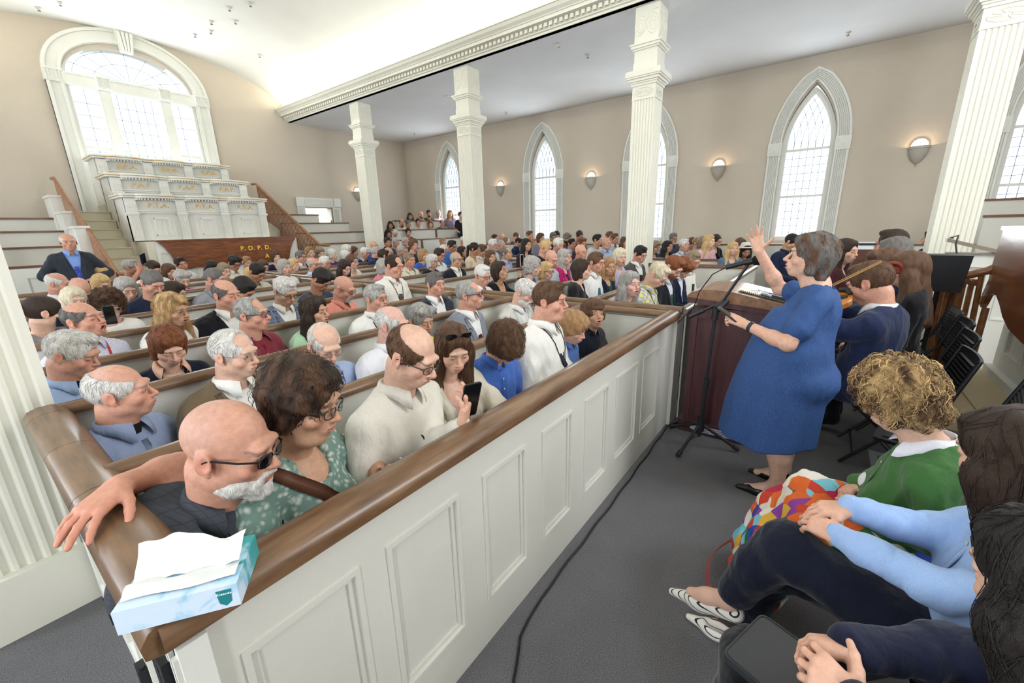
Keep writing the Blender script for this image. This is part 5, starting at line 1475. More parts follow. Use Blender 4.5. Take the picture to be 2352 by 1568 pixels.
tag(b.build('pulpit_platform', mat('platform_cream', 'ddd8c4', .6, 'paint')), 'cream stepped platform that carries the far pulpits', 'platform')
bench_f = empty('drop_leaf_table', (4.1, 10.93, 0)); tag(bench_f, 'wide polished brown drop leaf with gilt letters below the far pulpits', 'table')
b = MB(); prof = []
def leaf_outline(w):
    L = [(-w / 2, 0)]
    pts = [(-w / 2 + .02, -.03), (-w / 2 + .09, -.12), (-w / 2 + .17, -.28), (-w / 2 + .21, -.40), (-w / 2 + .24, -.50), (-w / 2 + .32, -.56), (-w / 2 + .45, -.58), (-w / 2 + .6, -.555), (-w / 2 + .75, -.57)]
    return L + pts + [(-p[0], p[1]) for p in pts[::-1]] + [(w / 2, 0)]
b = MB(); b.prism([(u, z + 1.615) for u, z in leaf_outline(2.80)], .035, 1, -.035); b.build('drop_leaf', CHERRY, bench_f)
MB().box(-1.42, 1.42, -.05, .30, 1.615, 1.645).build('table_top', CHERRY, bench_f)
b = MB(); panelled(b, 'x', .02, -1, -1.45, 1.40, 0, 1.61, [(-1.4, -.8, .3, 1.4)], .05); b.build('front_board', WHITE, bench_f)
YEL = mat('yellow_letters', 'f0c63a', .5)
text_mesh('P. D. P. D.', .135, (.42, -.037, 1.40), (H90, 0, 0), YEL, 'letters', bench_f, .002); text_mesh('A.', .135, (.66, -.037, 1.20), (H90, 0, 0), YEL, 'letters', bench_f, .002)
# stairs left of the pulpits
st = MB(); 
for k in range(12):
    y0 = 9.75 + .285 * k; z = .19 * (k + 1); st.box(1.86, 2.48, y0, 14.05, z - .19, z - .02); st.box(1.85, 2.48, y0 - .02, y0 + .3, z - .02, z)
tag(st.build('staircase', mat('stair_cream', 'd9d2b8', .6, 'paint')), 'cream painted stairs climbing left of the far pulpits', 'stairs')
st = MB()
for k in range(10):
    y0 = 10.6 + .26 * k; z = .2 * (k + 1); st.box(5.15, 5.90, y0, 13.9, z - .2, z)
tag(st.build('staircase', mat('stair_cream', 'd9d2b8', .6, 'paint')), 'cream painted stairs climbing right of the far pulpits', 'stairs')
def balustrade(x, y0, z0, y1, z1, nb_, label, drop=.55, solid=False, flip=1):
    root = empty('stair_railing', (x, y0, 0)); tag(root, label, 'railing')
    b = MB(); P = [(0, -.12, z0 - .02), (0, 0, z0), (0, y1 - y0, z1), (0, y1 - y0 + .25, z1 + .01)]
    b.tube(P, .035, 8); b.tube([(0, -.12, z0 - .02), (flip * .06, -.20, z0 - .03), (flip * .16, -.20, z0 - .03), (flip * .20, -.12, z0 - .03), (flip * .15, -.06, z0 - .03)], .034, 8); b.build('handrail', RAILW, root, True)
    for k in range(nb_):
        t = (k + .5) / nb_; y = (y1 - y0) * t; zt = z0 + (z1 - z0) * t
        MB().tube([(0, y, zt - drop * (1 + .25 * ((k * 3) % nb_) / nb_)), (0, y, zt)], .014, 6).build('baluster', RAILW, root, True)
    if solid:
        b = MB(); b.hexa([(-.015, 0, z0 - .75), (.015, 0, z0 - .75), (.015, y1 - y0, z1 - .6), (-.015, y1 - y0, z1 - .6)], [(-.015, 0, z0 - .03), (.015, 0, z0 - .03), (.015, y1 - y0, z1 - .03), (-.015, y1 - y0, z1 - .03)]); b.build('side_panel', RAILW, root)
    return root
balustrade(5.93, 10.6, 1.42, 13.55, 3.12, 40, 'brown stair railing with thin balusters right of the far pulpits', .75, flip=1)
balustrade(1.80, 10.0, 1.13, 13.2, 2.95, 36, 'brown stair railing with a solid board side left of the far pulpits', .5, solid=True, flip=1)

# ---------------------------------------------------------------- right front corner: near pulpit leaf, steps, curved railing
nl = empty('drop_leaf_table', (4.3, -1.32, 0)); tag(nl, 'glossy brown drop leaf table with curved edge cut off by the right frame edge', 'table')
b = MB()
out = [(1.55, 0), (1.57, -.10), (1.60, -.34), (1.585, -.46), (1.635, -.56), (1.66, -.60), (1.655, -.70), (1.60, -.725), (1.55, -.68), (1.50, -.60), (1.40, -.555), (1.25, -.56), (1.10, -.62), (.95, -.70), (.75, -.76), (.4, -.80), (-1.3, -.80), (-1.3, 0)]
b.prism([(u, z + 1.565) for u, z in out], .04, 1, 0); b.build('drop_leaf', CHERRY, nl)
MB().box(-1.3, 1.58, -.55, .05, 1.565, 1.60).build('table_top', CHERRY, nl)
MB().tube([(1.645, .045, .90), (1.645, .055, .90)], .045, 14).build('yellow_disc', mat('yellow_disc', 'a98a2a', .5), nl, True)
MB().tube([(1.52, .02, .85), (1.52, .02, .24)], .027, 10).build('leg', RAILW, nl, True)
wf = MB(); panelled(wf, 'x', -1.50, 1, 2.0, 6.05, .18, 1.53, [(5.40, 5.85, .42, 1.35), (4.75, 5.22, .42, 1.35), (4.1, 4.57, .42, 1.35), (3.45, 3.92, .42, 1.35)], .05)
wf.box(2.0, 6.05, -1.50, -1.44, .18, .26); tag(wf.build('panelled_partition', WHITE), 'white panelled base behind the glossy drop leaf at the right edge', 'partition')
b = MB(); b.box(2.0, 6.9, -1.50, -1.16, 0, .18); b.box(4.5, 6.0, -1.16, -.98, 0, .16)
tag(b.build('platform_step', mat('stair_tan', 'cbb995', .6, 'paint')), 'tan step board in front of the white panelled base at right', 'step')
b = MB(); panelled(b, 'y', 6.95, -1, -2.1, -1.12, 0, 1.30, [(-1.95, -1.6, .55, 1.15), (-1.5, -1.22, .55, 1.15)], .05)
nw = tag(b.build('newel_screen', WHITE), 'white panelled screen with sloping cap beside the big column', 'partition')
b = MB(); b.hexa([(6.90, -1.10, 1.42), (7.0, -1.10, 1.42), (7.0, -1.16, 1.42), (6.90, -1.16, 1.42)], [(6.90, -1.10, 1.46), (7.0, -1.10, 1.46), (7.0, -1.16, 1.46), (6.90, -1.16, 1.46)])
b = MB(); b.hexa([(6.90, -1.55, 1.285), (7.0, -1.55, 1.285), (7.0, -1.10, 1.42), (6.90, -1.10, 1.42)], [(6.90, -1.55, 1.325), (7.0, -1.55, 1.325), (7.0, -1.10, 1.46), (6.90, -1.10, 1.46)]); b.box(6.9, 7.0, -2.1, -1.55, 1.285, 1.325); b.box(6.92, 6.96, -1.56, -1.12, 1.28, 1.30)
b.build('cap', mat('rail_pale', '8f8376', .25, spec=.6), nw)
cr = empty('curved_railing', (5.9, -1.05, 0)); tag(cr, 'brown curved stair railing with thick balusters and a volute end at right', 'railing')
b = MB(); hr = [(5.88, -.965, 1.10), (5.93, -.98, 1.11), (5.95, -1.06, 1.12), (5.93, -1.16, 1.145), (5.9, -1.26, 1.19), (5.9, -1.36, 1.26), (5.95, -1.55, 1.36)]
b.tube(hr, .038, 10); b.tube([(6.0, -1.16, 1.075), (6.05, -1.20, 1.07), (6.03, -1.24, 1.065), (5.98, -1.22, 1.065)], .032, 8); pl(b.build('handrail', RAILW, cr, True), cr)
for x, y, zt, zb_, xx, yy in ((5.90, -.98, 1.10, .16, 5.9, -1.0), (5.93, -1.03, 1.10, .16, 5.93, -1.05), (5.90, -1.10, 1.10, .16, 5.92, -1.12), (5.98, -1.14, 1.08, .18, 5.98, -1.16), (6.0, -1.20, 1.08, .18, 6.0, -1.22), (5.92, -1.235, 1.18, .18, 5.93, -1.28)):
    MB().tube([(x, y, zt), (xx, yy, zb_)], .023, 8).build('baluster', RAILW, cr, True).location = tuple(-v for v in cr.location)
MB().tube([(5.93, -1.085, 1.10), (5.93, -1.085, 0.0)], .045, 8).build('newel_post', CHERRY, cr, True).location = tuple(-v for v in cr.location)
# pew fronts high at the right edge
for i, (y0, y1, x, z) in enumerate(((-4.5, -1.9, 10.6, 1.95), (-4.5, -1.87, 9.6, 1.69))):
    b = MB().box(x, x + .04, y0, y1, 0, z - .02); o = tag(b.build('gallery_front', PEWW), ['white gallery front highest at the right frame edge below the window', 'white gallery front with brown cap, lower one at the right frame edge'][i], 'pew', 'pew enclosures')
    b = MB().box(x - .02, x + .06, y0, y1 + .01, z - .02, z + .015); b.build('cap', CAPW, o)
# ---------------------------------------------------------------- the congregation
# x y z(head) head-yaw head-pitch body-yaw | sex skin hair colour | garment:colour | options | label
CROWD = """
0.326 2.330 1.072 64 0 32|m r ring w|shirt:8f9dbd|k0 t=tiepat fat=1.2 age=1|person in blue-grey shirt with black and blue patterned tie, near the left column
0.301 3.120 1.122 54 22 27|m r short w|shirt:9db4d6|k0 e=closed fat=1.15 age=1 t=1c1d26|person with thick white hair and light blue shirt, eyes shut, at left
0.767 2.315 1.129 32 6 16|m p rec w|shirt:e9e7e0|k0 g=g age=1 j=6a5a45 t=a5854f fat=1.15 lan|person with fluffy white hair in brown suit and gold tie with wire glasses
0.711 3.150 1.066 -1 30 0|f p bob r|blouse:14182a|k0 e=closed fat=1.15 collar=e2b49a neckl|person with short auburn hair in navy top with peach collar and silver chain necklace
1.212 2.265 1.080 -3 26 -2|m p ring w|shirt:9fb0d4|k0 g=g t=stripe:d9a0a0:3b2a50:.03 age=1 fat=1.2 lan e=half|person nearly bald in pale blue shirt with pink striped tie, head bowed
1.021 1.262 1.227 16 26 8|m p ring br|shirt:ded9cc|k0 g=G t=43141f e=half P2|person in white shirt with maroon tie and glasses holding up a black phone
1.410 1.422 1.139 -27 24 -12|f p long br|cardi:c99d90|k0 e=half j=d9d2c0 top3|person with very long brown hair, sunglasses on her head and cream cardigan
1.745 1.354 1.096 -27 62 -12|m t mop br|shirt:4468b4|k0 kid=1 e=closed|child with thick brown mop of hair bowed low, in blue shirt
2.256 1.381 1.246 13 2 7|m r short br|shirt:e8e6e0|k0 fat=1.45 t=1d2438 lan e=half badge=g|large person in white shirt with navy tie and a green ribboned badge
2.615 1.405 0.992 6 22 3|m f mop sb|shirt:5577b8|k1 kid=1 e=closed|blond child in blue shirt with navy tie, seated beside the large person
2.960 1.411 1.026 -37 -14 -12|m t mop br|shirt:171b29|k1 kid=1 m=.6|dark haired child in black shirt looking up, last in the front pew
0.497 4.070 1.161 41 -8 21|m r ring dg|shirt:check:dcdde8:8d93b8:.011|k0 m=2.4 e=closed lan2=b3202c fat=1.2|person balding with mouth wide open, checked shirt and red lanyard
0.391 4.837 1.157 95 10 32|f p bun db|tee:8f8c92|k1 mask|person with dark hair bun and black face mask strap by the left column
0.681 5.728 1.137 8 5 4|f p bob wb|tee:c2453c|k1|person with pale blond fringe mostly hidden behind the yawning person
0.787 4.974 1.143 -3 18 -1|f f curly br|tee:e6e2da|k0 g=W fat=1.15 P1 shirttext|person with curly short brown hair and clear glasses in white slogan t-shirt with phone
1.093 5.857 1.184 7 18 4|f p long g|blouse:6e6a78|k1|person with long grey hair parted in the middle, left of the bearded hooded jacket
1.231 5.466 1.262 15 30 8|m r buzz dg|sweater:1c2338|k1 b=goatee,dg,2.2|person with shaved head and long grey goatee in navy hooded jacket
0.979 4.008 1.162 34 12 17|f t longw bl|blouse:spots:e6e4dc:8295a8:34|k0 g=g m=.6 hair2=lb|person with layered blond hair and glasses in white blouse with small blue print
1.501 5.912 1.088 46 15 23|f p bob db|blouse:23242c|k1 g=g P1|person with dark hair and glasses half hidden behind the layered blond hair, holding a phone
1.393 4.093 1.209 21 4 11|m r ring dg|shirt:e8e6e0|k0 m=1.2 e=closed j=15161c age=1|person bald with eyes shut, singing, in black suit and white shirt
1.219 3.200 1.159 39 0 20|m r rec g|polo:7a2835|k0 g=B fat=1.1|person with grey swept hair and glasses in maroon polo shirt
1.845 4.005 1.189 7 26 4|m t short w|shirt:e8e6e0|k0 g=G j=wpane:5f6a80:8d97a8 t=1d2d50 lan e=half|person with white hair in blue-grey windowpane plaid suit and blue tie
1.671 3.200 1.102 24 0 12|f t long db|tee:a9cda9|k0 m=.5|person with long dark brown hair in mint green t-shirt
2.445 4.010 1.136 27 24 13|m r bald g|shirt:dd8e7c|k0 g=G b=goatee,g,.6 t=plaid:2a2d3a:4f5a6a:8a3a3a e=half|person bald with goatee in coral shirt and plaid tie
2.245 3.195 1.126 10 2 5|m r short g|shirt:e6e4de|k0 g=g t=3b2024 lan age=1|person with grey hair and wire glasses in white shirt with dark red tie and lanyard
1.659 2.219 1.112 25 8 13|m f ring w|shirt:e6e6ea|k0 age=1|person with thin white hair in white shirt, between the striped tie and the yellow top
2.053 2.394 1.047 -3 12 -1|f t wavy g|tee:e3dc45|k0 e=closed m=.5|person with wavy grey hair in bright yellow top
2.981 3.200 1.163 -5 0 -2|m r short dg|shirt:e8e6e6|k0 j=2c313c t=d9a98a|person with dark grey hair in charcoal suit and peach tie
2.540 2.330 1.175 23 -4 11|m r rec g|shirt:e8e6e6|k0 g=G b=mustache,w j=7e838e t=4a1f26 fat=1.25|person in light grey suit with maroon tie, black glasses and white moustache
3.220 2.245 1.114 5 28 2|m p short w|shirt:e0dfdc|k0 g=g b=full,w,.8 j=stripe:cfccc0:b9b9b8:.012 t=2a1c24|person with white hair and beard in pale seersucker jacket, head bowed
3.194 4.115 1.303 14 14 7|m r rec db|shirt:e8e5da|k0 e=closed t=5a4a44 lan badge=w fat=1.3|heavy person with dark receding hair in cream white shirt and brown tie with badge
4.911 5.890 1.202 2 0 1|m r short gb|polo:ddd9c4|k1 lan fat=1.15|person with greying brown hair in cream polo shirt and black lanyard
5.345 5.773 1.149 7 0 4|f p bob w|sweater:1a2030|k1 g=G m=1.2|person with white bob and dark glasses in navy top, singing
5.193 5.020 1.208 4 0 2|m t ring g|shirt:e8e6dc|k1 g=G m=1 j=171b28 t=1f3468 lan|person bald with glasses in black suit and blue tie, singing
3.920 3.362 1.149 -9 14 -5|m r short w|shirt:e8e6e6|k1 g=G t=9a938c|person with full white hair, glasses and white shirt behind the grey suit
4.342 3.427 1.159 6 -14 3|f t bob db|blouse:caa08a|k1 j=1a191d P3|person with dark brown bob in black cardigan raising a pink phone
4.693 3.145 1.195 24 8 12|f p curly g|sweater:24408c|k1|person with curly grey hair and royal blue top
5.101 3.187 1.096 -2 6 -1|f p bob bl|blouse:b9a891|k1 g=G|person with blond bob and glasses looking right, in front of the bald person
5.514 3.343 1.235 -19 22 -9|m r bald g|shirt:floral:b8bcc8:8a90a0:50|k1|person bald with head bowed in pale patterned shirt
5.943 3.360 1.231 1 0 1|f p long g|blouse:26222a|k1 g=g j=b8246c|person with straight grey hair in magenta and black cardigan
4.622 2.381 1.188 29 0 15|f p bob db|blouse:1b1a20|k1 g=g|person with short dark hair in black lace top seen in profile
5.050 2.390 1.244 -3 8 -1|m r short br|shirt:e6e6e4|k1 g=g t=2b6478|person with brown hair in white short sleeved shirt and teal tie
5.495 2.415 1.149 -32 2 -12|f t longw sb|blouse:1f4a3c|k1 g=g j=1d2436|person with long strawberry blond hair and navy jacket
5.927 2.419 1.250 -38 4 -12|f p bob wb|blouse:b3b0cc|k1 m=.6|person with pale blond bob and lavender top
6.588 2.360 1.253 -25 20 -12|m r short k|shirt:e6e6e4|k1 j=4b4846 t=3a2a28 g=g|person with black hair in dark grey suit in front of the third column
4.048 1.540 1.129 -27 -2 -12|f f long g|blouse:check:4b2a70:d8d4e4:.030|k0 m=1.2|person with long grey blond hair in purple and white patterned top, singing
4.591 1.440 1.174 -7 40 -3|m p short wb|shirt:plaid:cfc9a8:9da4b4:d8cf70|k0 g=g lan e=closed|person with pale hair in yellow and grey plaid shirt, head bowed
5.117 1.428 1.213 -12 38 -6|m p short r|shirt:d0d4da|k1 g=g j=1c1f28 t=27604c e=closed b=full,r,.5|person with red brown hair and beard in dark suit and green tie
5.459 1.397 1.173 -24 40 -12|m p mop r|shirt:dfe0e4|k1 kid=1 j=1a2540 e=closed|auburn haired child in navy suit, head bowed beside the green tie
6.230 1.480 1.205 -37 24 -12|m r short gb|shirt:e4e2da|k1 g=g t=spots:1d2233:8890a8:90 e=half|person with greying hair in white shirt and dark spotted tie, behind the lectern
0.785 7.435 1.192 56 10 28|m r ring w|shirt:e4e4e6|k1|person bald with white shirt just under the standing person's elbow
0.835 6.530 1.175 13 60 6|m r bald g|shirt:44506a|k2|bald crown of a person looking down behind the pale blond fringe
1.464 9.153 1.187 11 40 5|f p fluff bl|blouse:5a5a62|k2|golden blond crown of a person in front of the standing person
1.188 7.590 1.130 11 20 6|f p bob bl|blouse:6a6258|k2|person with honey blond fringe, face down, under the golden crown
1.888 9.429 1.222 61 4 30|m r short g|tee:2c3040|k1 g=G P4|person with grey hair and glasses raising both arms to hold a blue phone
2.059 8.889 1.211 17 30 8|m r short db|tee:e2e2e2|k2|dark haired crown of a person behind the long grey goatee
2.030 7.485 1.111 7 26 3|f p wavy g|sweater:8a1f7c|k1 g=g e=closed|person with frizzy grey hair and glasses in magenta turtleneck
2.627 9.543 1.217 5 4 2|m r short db|shirt:e4e4e0|k1 t=2c3c38 hr=-14|person with dark hair and tilted head in white shirt and dark tie
2.336 9.202 1.130 26 20 13|f p long br|blouse:d8cfc4|k2|person with straight brown hair at the left of the tilted head
1.919 5.897 1.201 44 12 22|m r buzz dg|polo:9a9ca4|k1 lan|person with cropped grey brown hair in heather grey polo
1.805 4.830 1.162 30 44 15|m m short k|tee:7c8076|k1 b=full,k,.6|person with black hair and beard looking down behind the bald singer
2.696 6.832 1.109 2 4 1|f t long bl|blouse:1c1c20|k1 g=g m=.5|person with long blond hair and glasses in black top
3.139 8.552 1.226 10 28 5|m m wavy k|shirt:e0ddd2|k1 g=G|person with messy black hair and glasses in white shirt below the gold letters
3.920 10.018 1.135 9 10 4|f f short sb|blouse:e6d8c8|k2|person with short reddish blond hair right of the messy black hair
2.996 9.215 1.132 12 30 6|f t long k|blouse:2a2a30|k2|person with long black hair looking down, left of the gold letters
2.833 8.196 1.128 11 10 5|f p bob gb|blouse:b4a890|k2 g=g|person with ash blond hair and glasses behind the cropped grey head
3.920 9.264 1.075 7 20 4|f p bob br|blouse:d8cdb8|k2 g=g|person with brown hair, glasses and cream top
2.619 6.424 1.196 18 40 9|m m short k|shirt:c8bfb0|k2|person with short black hair looking down beside the long blond hair
4.299 9.483 1.230 -4 0 -2|f y curly br|blouse:26264a|k1|person with curly brown hair lit by the sun in front of the brown leaf
3.220 6.872 1.189 7 0 3|f p bob g|blouse:e4e2dc|k1 m=.5|person with silver grey bob in white top, looking right
4.152 8.488 1.097 24 5 12|f p bob bl|blouse:floral:222a4a:c8ccd8:60|k2|person with blond bob in navy floral top just behind the silver bob
4.588 9.002 1.219 23 0 11|m r short dg|shirt:e6e6ea|k1 g=G j=1f2c50 t=4a3436|person with dark grey hair and glasses in navy suit and brown tie
4.886 9.177 1.290 2 0 1|f y short lb|blouse:c8b8a8|k2 g=g|sunlit person with light brown hair and glasses near the stair railing
3.920 7.292 1.160 16 0 8|m r ring g|shirt:stripe:a9c4e4:dfe8f2:.01|k1 g=R|person bald with round dark glasses in light blue shirt
4.322 7.620 1.149 16 4 8|m r short w|shirt:6a5a78|k2 g=g|person with white hair and glasses right beside the round dark glasses
5.181 9.275 1.271 1 20 0|f y bob gb|blouse:a89a90|k2|sunlit ash haired person at the foot of the stair railing
5.478 9.288 1.203 29 0 15|f y fluff w|sweater:4a2a7a|k2|person with white hair and purple cardigan, sunlit
2.664 4.825 1.167 21 46 11|m m wavy k|sweater:3c3e50|k1 g=g e=closed|person with thick black hair and glasses bowed low in dark grey top
3.920 6.335 1.146 8 22 4|f f long db|cardi:c02050|k1 j=e0dcd4|person with dark reddish hair in white cardigan over a red top
4.350 6.760 1.193 17 0 9|f f flat br|blouse:e2ddd0|k1 g=G m=.9|person with hair tied back, round glasses and white top, singing
5.747 9.189 1.157 28 10 14|f p fluff w|blouse:c0b8c8|k2|person with fluffy white hair left of the tied back hair
5.967 9.450 1.284 28 10 14|f p fluff w|blouse:d0c8c8|k2|second fluffy white head, directly above the first one
6.307 9.687 1.231 37 10 18|f p bob br|blouse:2a3050|k2 g=g|person with brown hair and glasses facing right behind the fluffy white heads
6.140 8.968 1.217 11 14 5|m r short w|vest:1f2a4c|k1 collar=a9bcdc|person with white hair in navy sweater vest over a blue collar
6.546 9.146 1.351 4 0 2|m r bald g|shirt:3a62b0|k2 g=g|person with ruddy bald head and glasses in blue shirt
6.065 8.432 1.238 74 0 32|m r short g|shirt:1e2a4a|k2|grey head seen from behind in navy jacket near the ruddy bald head
5.646 7.605 1.200 78 10 32|m r wavy db|shirt:e6e6e8|k2|dark curly head seen from behind in white shirt
4.340 5.865 1.138 78 10 32|f p bob g|tee:d87a9c|k1|grey bob seen from behind with pink top
6.472 8.487 1.203 23 5 11|m r bald g|shirt:8090a8|k2 g=g|bald person with glasses between the dark curly head and the grey haired polo wearer
7.597 9.660 1.204 32 20 16|f m short k|blouse:2c2830|k2 g=g|small black haired head looking down left of the greying brown hair
6.888 8.543 1.220 21 10 11|m r short g|shirt:b8bac0|k2|grey head tucked behind the cream polo shirt
6.388 7.466 1.393 -11 5 -5|m r curly br|tee:2a2c34|k2|young person with curly brown hair before the white pew doors
6.698 7.758 1.219 11 10 6|m r short g|shirt:e4e4e8|k2 g=g|grey haired person with glasses and white shirt, left of the ginger fringe
6.016 6.760 1.199 20 0 10|f p bob sb|tee:3a62c0|k1|person with ginger blond fringe in bright blue top
5.727 5.978 1.239 6 12 3|m r short db|shirt:e6e6e6|k1 g=G t=24242c|person with dark hair and black glasses in white shirt, behind the white bob
7.458 7.620 1.218 6 4 3|m r short w|shirt:e0e0e4|k2 g=g|white haired person with glasses right behind the black glasses
6.822 6.703 1.347 2 12 1|m m short k|shirt:3c6ab0|k2 g=G|person with black hair, glasses and blue shirt above the bald singer in black
9.300 9.517 1.334 -4 5 -2|m r short sb|shirt:c8c8cc|k3|sandy blond head just in front of the white pew doors
7.224 6.787 1.199 15 0 8|f t long db|blouse:spots:3a1e2c:8a5a60:80|k1|person with long dark hair in dark red patterned blouse
10.100 9.404 1.356 -7 0 -4|m r short w|shirt:c0c4cc|k3|white haired person beside the second column's left edge
6.495 5.749 1.306 22 10 11|f m pony k|blouse:d8c8b0|k2|person with black ponytail before the second column
6.897 5.897 1.256 17 16 8|m t short br|shirt:e6e4e0|k1 g=G t=5a3038|person with brown side parted hair and glasses in white shirt, looking down
6.106 5.015 1.189 -19 2 -9|f t long br|blouse:3a3a44|k1|person with wavy chestnut hair looking toward the camera right of the second column
6.598 5.020 1.223 7 -8 4|m t rec dg|shirt:a9b6d8|k1 t=3a2c50|person with grey receding hair in light blue shirt and purple tie looking up
7.335 5.948 1.353 -1 5 0|m r short w|shirt:d0cdc4|k2 g=g b=full,g,.5|white haired and bearded person with glasses right of the second column
8.500 6.625 1.288 -2 10 -1|m r rec g|shirt:6a6c78|k2|grey balding person directly behind the white bearded one
11.426 9.179 1.377 -1 5 -1|m r short db|shirt:4a5060|k3|small dark head far back near the second column
11.289 8.752 1.407 -2 0 -1|m r bald g|shirt:9aa0b0|k3|small bald head far back near the second column
11.065 8.404 1.302 7 0 4|f p bob gb|blouse:b0a8a0|k3|small ash haired head far back behind the bearded person
10.428 7.462 1.285 26 20 13|m t short k|shirt:22355f|k2 g=g|person with black hair in dark blue shirt bowing forward under the second window
11.022 7.967 1.436 26 20 13|m r buzz br|shirt:303848|k3|small brown head behind the dark blue shirt
7.480 5.142 1.157 9 0 4|f p longw bl|cardi:e2dcc4|k1 g=G|person with wavy golden hair and glasses in cream cardigan
7.119 4.901 1.365 -15 0 -8|f t long k|blouse:2c2c34|k2|person with long black hair left of the reddish blond one
10.125 6.728 1.284 -11 0 -6|f p bob sb|blouse:8a8a98|k3|reddish blond head below the second window's left edge
9.925 6.351 1.292 -12 0 -6|f p bob bl|blouse:26262c|k2|blond head below the second window's centre
6.566 4.100 1.345 2 20 1|m r short bl|sweater:1b1b20|k2|person with short blond hair in black top, looking down
10.432 7.052 1.483 -6 0 -29|m r short br|shirt:d0d0d8|k3|brown haired head standing out against the second window
9.453 6.048 1.433 -7 0 -29|f p bob br|blouse:808090|k3|small brown head in the second window's lower pane
9.866 5.927 1.441 -39 20 -48|m t short dg|shirt:2e3c5c|k2 g=g|person with glasses and denim shirt at the second window's right half
10.442 6.158 1.461 -39 20 -49|f t bob k|blouse:303038|k3|dark head just behind the denim shirt person
9.877 5.509 1.415 -1 30 -26|m m short dg|shirt:plaid:6a4a44:3a3a4a:8a6a60|k2 b=full,k,1|person with bushy beard in plaid shirt, looking down
9.780 5.092 1.469 -32 20 -44|f m flat db|blouse:5a4a44|k2|person with dark hair pulled back, right of the bushy beard
7.060 4.125 1.369 -15 10 -7|m r short w|shirt:30486a|k2|white haired person in blue under the bushy beard
9.335 5.072 1.284 -21 0 -11|m r short k|shirt:b0bede|k2|person with black hair in pale blue shirt, left of the red haired person
9.151 4.703 1.313 -23 10 -11|f p wavy r|blouse:4a2a30|k2 g=g|person with red hair and glasses
6.356 3.280 1.283 -18 0 -9|m r bald w|shirt:b0b8c8|k2 g=g|person with large bald head and glasses behind the short dark profile
9.115 4.285 1.382 1 0 -24|m t short k|tee:d0d0cc|k2|person with black hair in profile and grey white sweater
8.857 3.952 1.315 -10 0 -31|m r bald g|shirt:a9c0e4|k2 b=full,g,.5|bald person with grey beard in pale blue shirt, leaning right
9.839 4.168 1.386 -27 0 -41|m r short br|shirt:e0e2e8|k2 g=g|person with brown hair and glasses in white shirt beside the third column
10.300 4.507 1.426 -26 0 -41|m r short br|shirt:604844|k3|brown head just behind the white shirt beside the third column
9.562 3.812 1.314 -28 0 -42|f t long br|blouse:404048|k3|brown haired head partly hidden by the third column
9.692 3.130 1.212 -12 20 -32|f p bob gb|blouse:spots:24242c:b0b0b8:90|k2|person with ash hair and dark dotted blouse right of the third column
9.424 2.780 1.227 -19 0 -36|f t long k|blouse:spots:1c2030:7a88b0:70|k2|person with long black hair and dark blouse in front of the third window
10.241 2.906 1.374 -44 10 -51|m m short dg|shirt:spots:3c4254:8088a0:80|k2 g=g b=full,g,.6|grey bearded person with glasses behind the long black hair
9.213 2.384 1.265 -33 0 -45|m r short w|shirt:b9cad4|k2|person with grey hair in pale blue green shirt looking left of the lectern
10.407 2.524 1.258 -26 20 -41|f p bun br|blouse:8a7a70|k3|small head with bun, first in the line right of the pale blue green shirt
10.070 2.322 1.263 -17 5 -35|f p flat lb|blouse:c0a8a0|k3|light brown head second in the line right of the pale blue green shirt
9.516 2.093 1.305 -28 5 -42|f p bob gb|blouse:3c5078|k3 g=g|ash haired person with glasses and blue top, third in the line
9.186 1.909 1.344 -18 0 -36|f y longw bl|blouse:check:e0a0b4:f0e0e4:.03|k2|person with bright golden hair and pink checked top
9.932 1.919 1.332 -29 15 -42|f p flat db|blouse:18181c|k2 g=G|person with dark tied hair and glasses in black top
8.758 1.397 1.226 -57 0 -59|f p long bl|blouse:5a7090|k1|young person with long blond hair in denim blue top looking at the camera
9.600 1.406 1.266 -37 10 -47|f p long br|blouse:a08a80|k2 g=g|person with brown hair and glasses behind the young blond
9.145 1.233 1.182 -62 30 -62|f t longw db|blouse:3858b0|k2 hat|person with dark curly hair under a pale sun hat
8.600 0.492 1.356 -17 25 -35|m t short k|shirt:1c2440|k2|person with black hair in navy sweater leaning in front of the large window
5.800 -0.167 1.371 -32 5 -12|f p long db|blouse:4a2028|k2|person with long dark hair behind the conductor's shoulder
10.600 -1.470 1.324 172 0 -15|f t short k|blouse:30303a|k2|face in profile peeking out from behind the big right column
11.200 -2.558 1.848 -143 10 -95|f t long db|blouse:floral:5a6078:b0b4c4:60|k2|person with dark hair in the high gallery seat at the right frame edge
10.303 12.100 2.189 -30 5 -12|f m long db|blouse:2a2228|k3|dark haired person at the left end of the top corner gallery row
10.776 12.052 2.251 -27 5 -12|m r bald r|tee:b0a070|k3 b=full,r,1|bald bearded person in olive yellow in the top corner gallery row
11.253 12.148 2.305 -33 0 -12|m m short k|tee:28382e|k3 b=goatee,k,1|black haired person in dark green in the top corner gallery row
11.695 12.100 2.292 -29 0 -12|m r short g|shirt:b8c4e0|k3 g=g|grey haired person in pale blue in the top corner gallery row
11.743 11.523 2.286 -41 0 -49|f p long lb|blouse:8a8098|k3|long haired person facing the camera in the top corner gallery row
11.650 10.908 2.199 -27 0 -41|f p flat db|blouse:202024|k3|person at the right end of the top corner gallery row by the second column
8.989 11.554 1.890 -33 5 -12|f m long k|blouse:1e1c20|k3|black haired person at the left end of the second corner gallery row
9.406 11.507 1.968 -19 10 -10|m r ring db|shirt:d8d4b8|k3 b=goatee,k,1|balding person with goatee and pale yellow shirt in the second corner gallery row
9.833 11.693 1.928 0 15 0|m r buzz dg|shirt:b8ccc8|k3|person with mint shirt leaning in the second corner gallery row
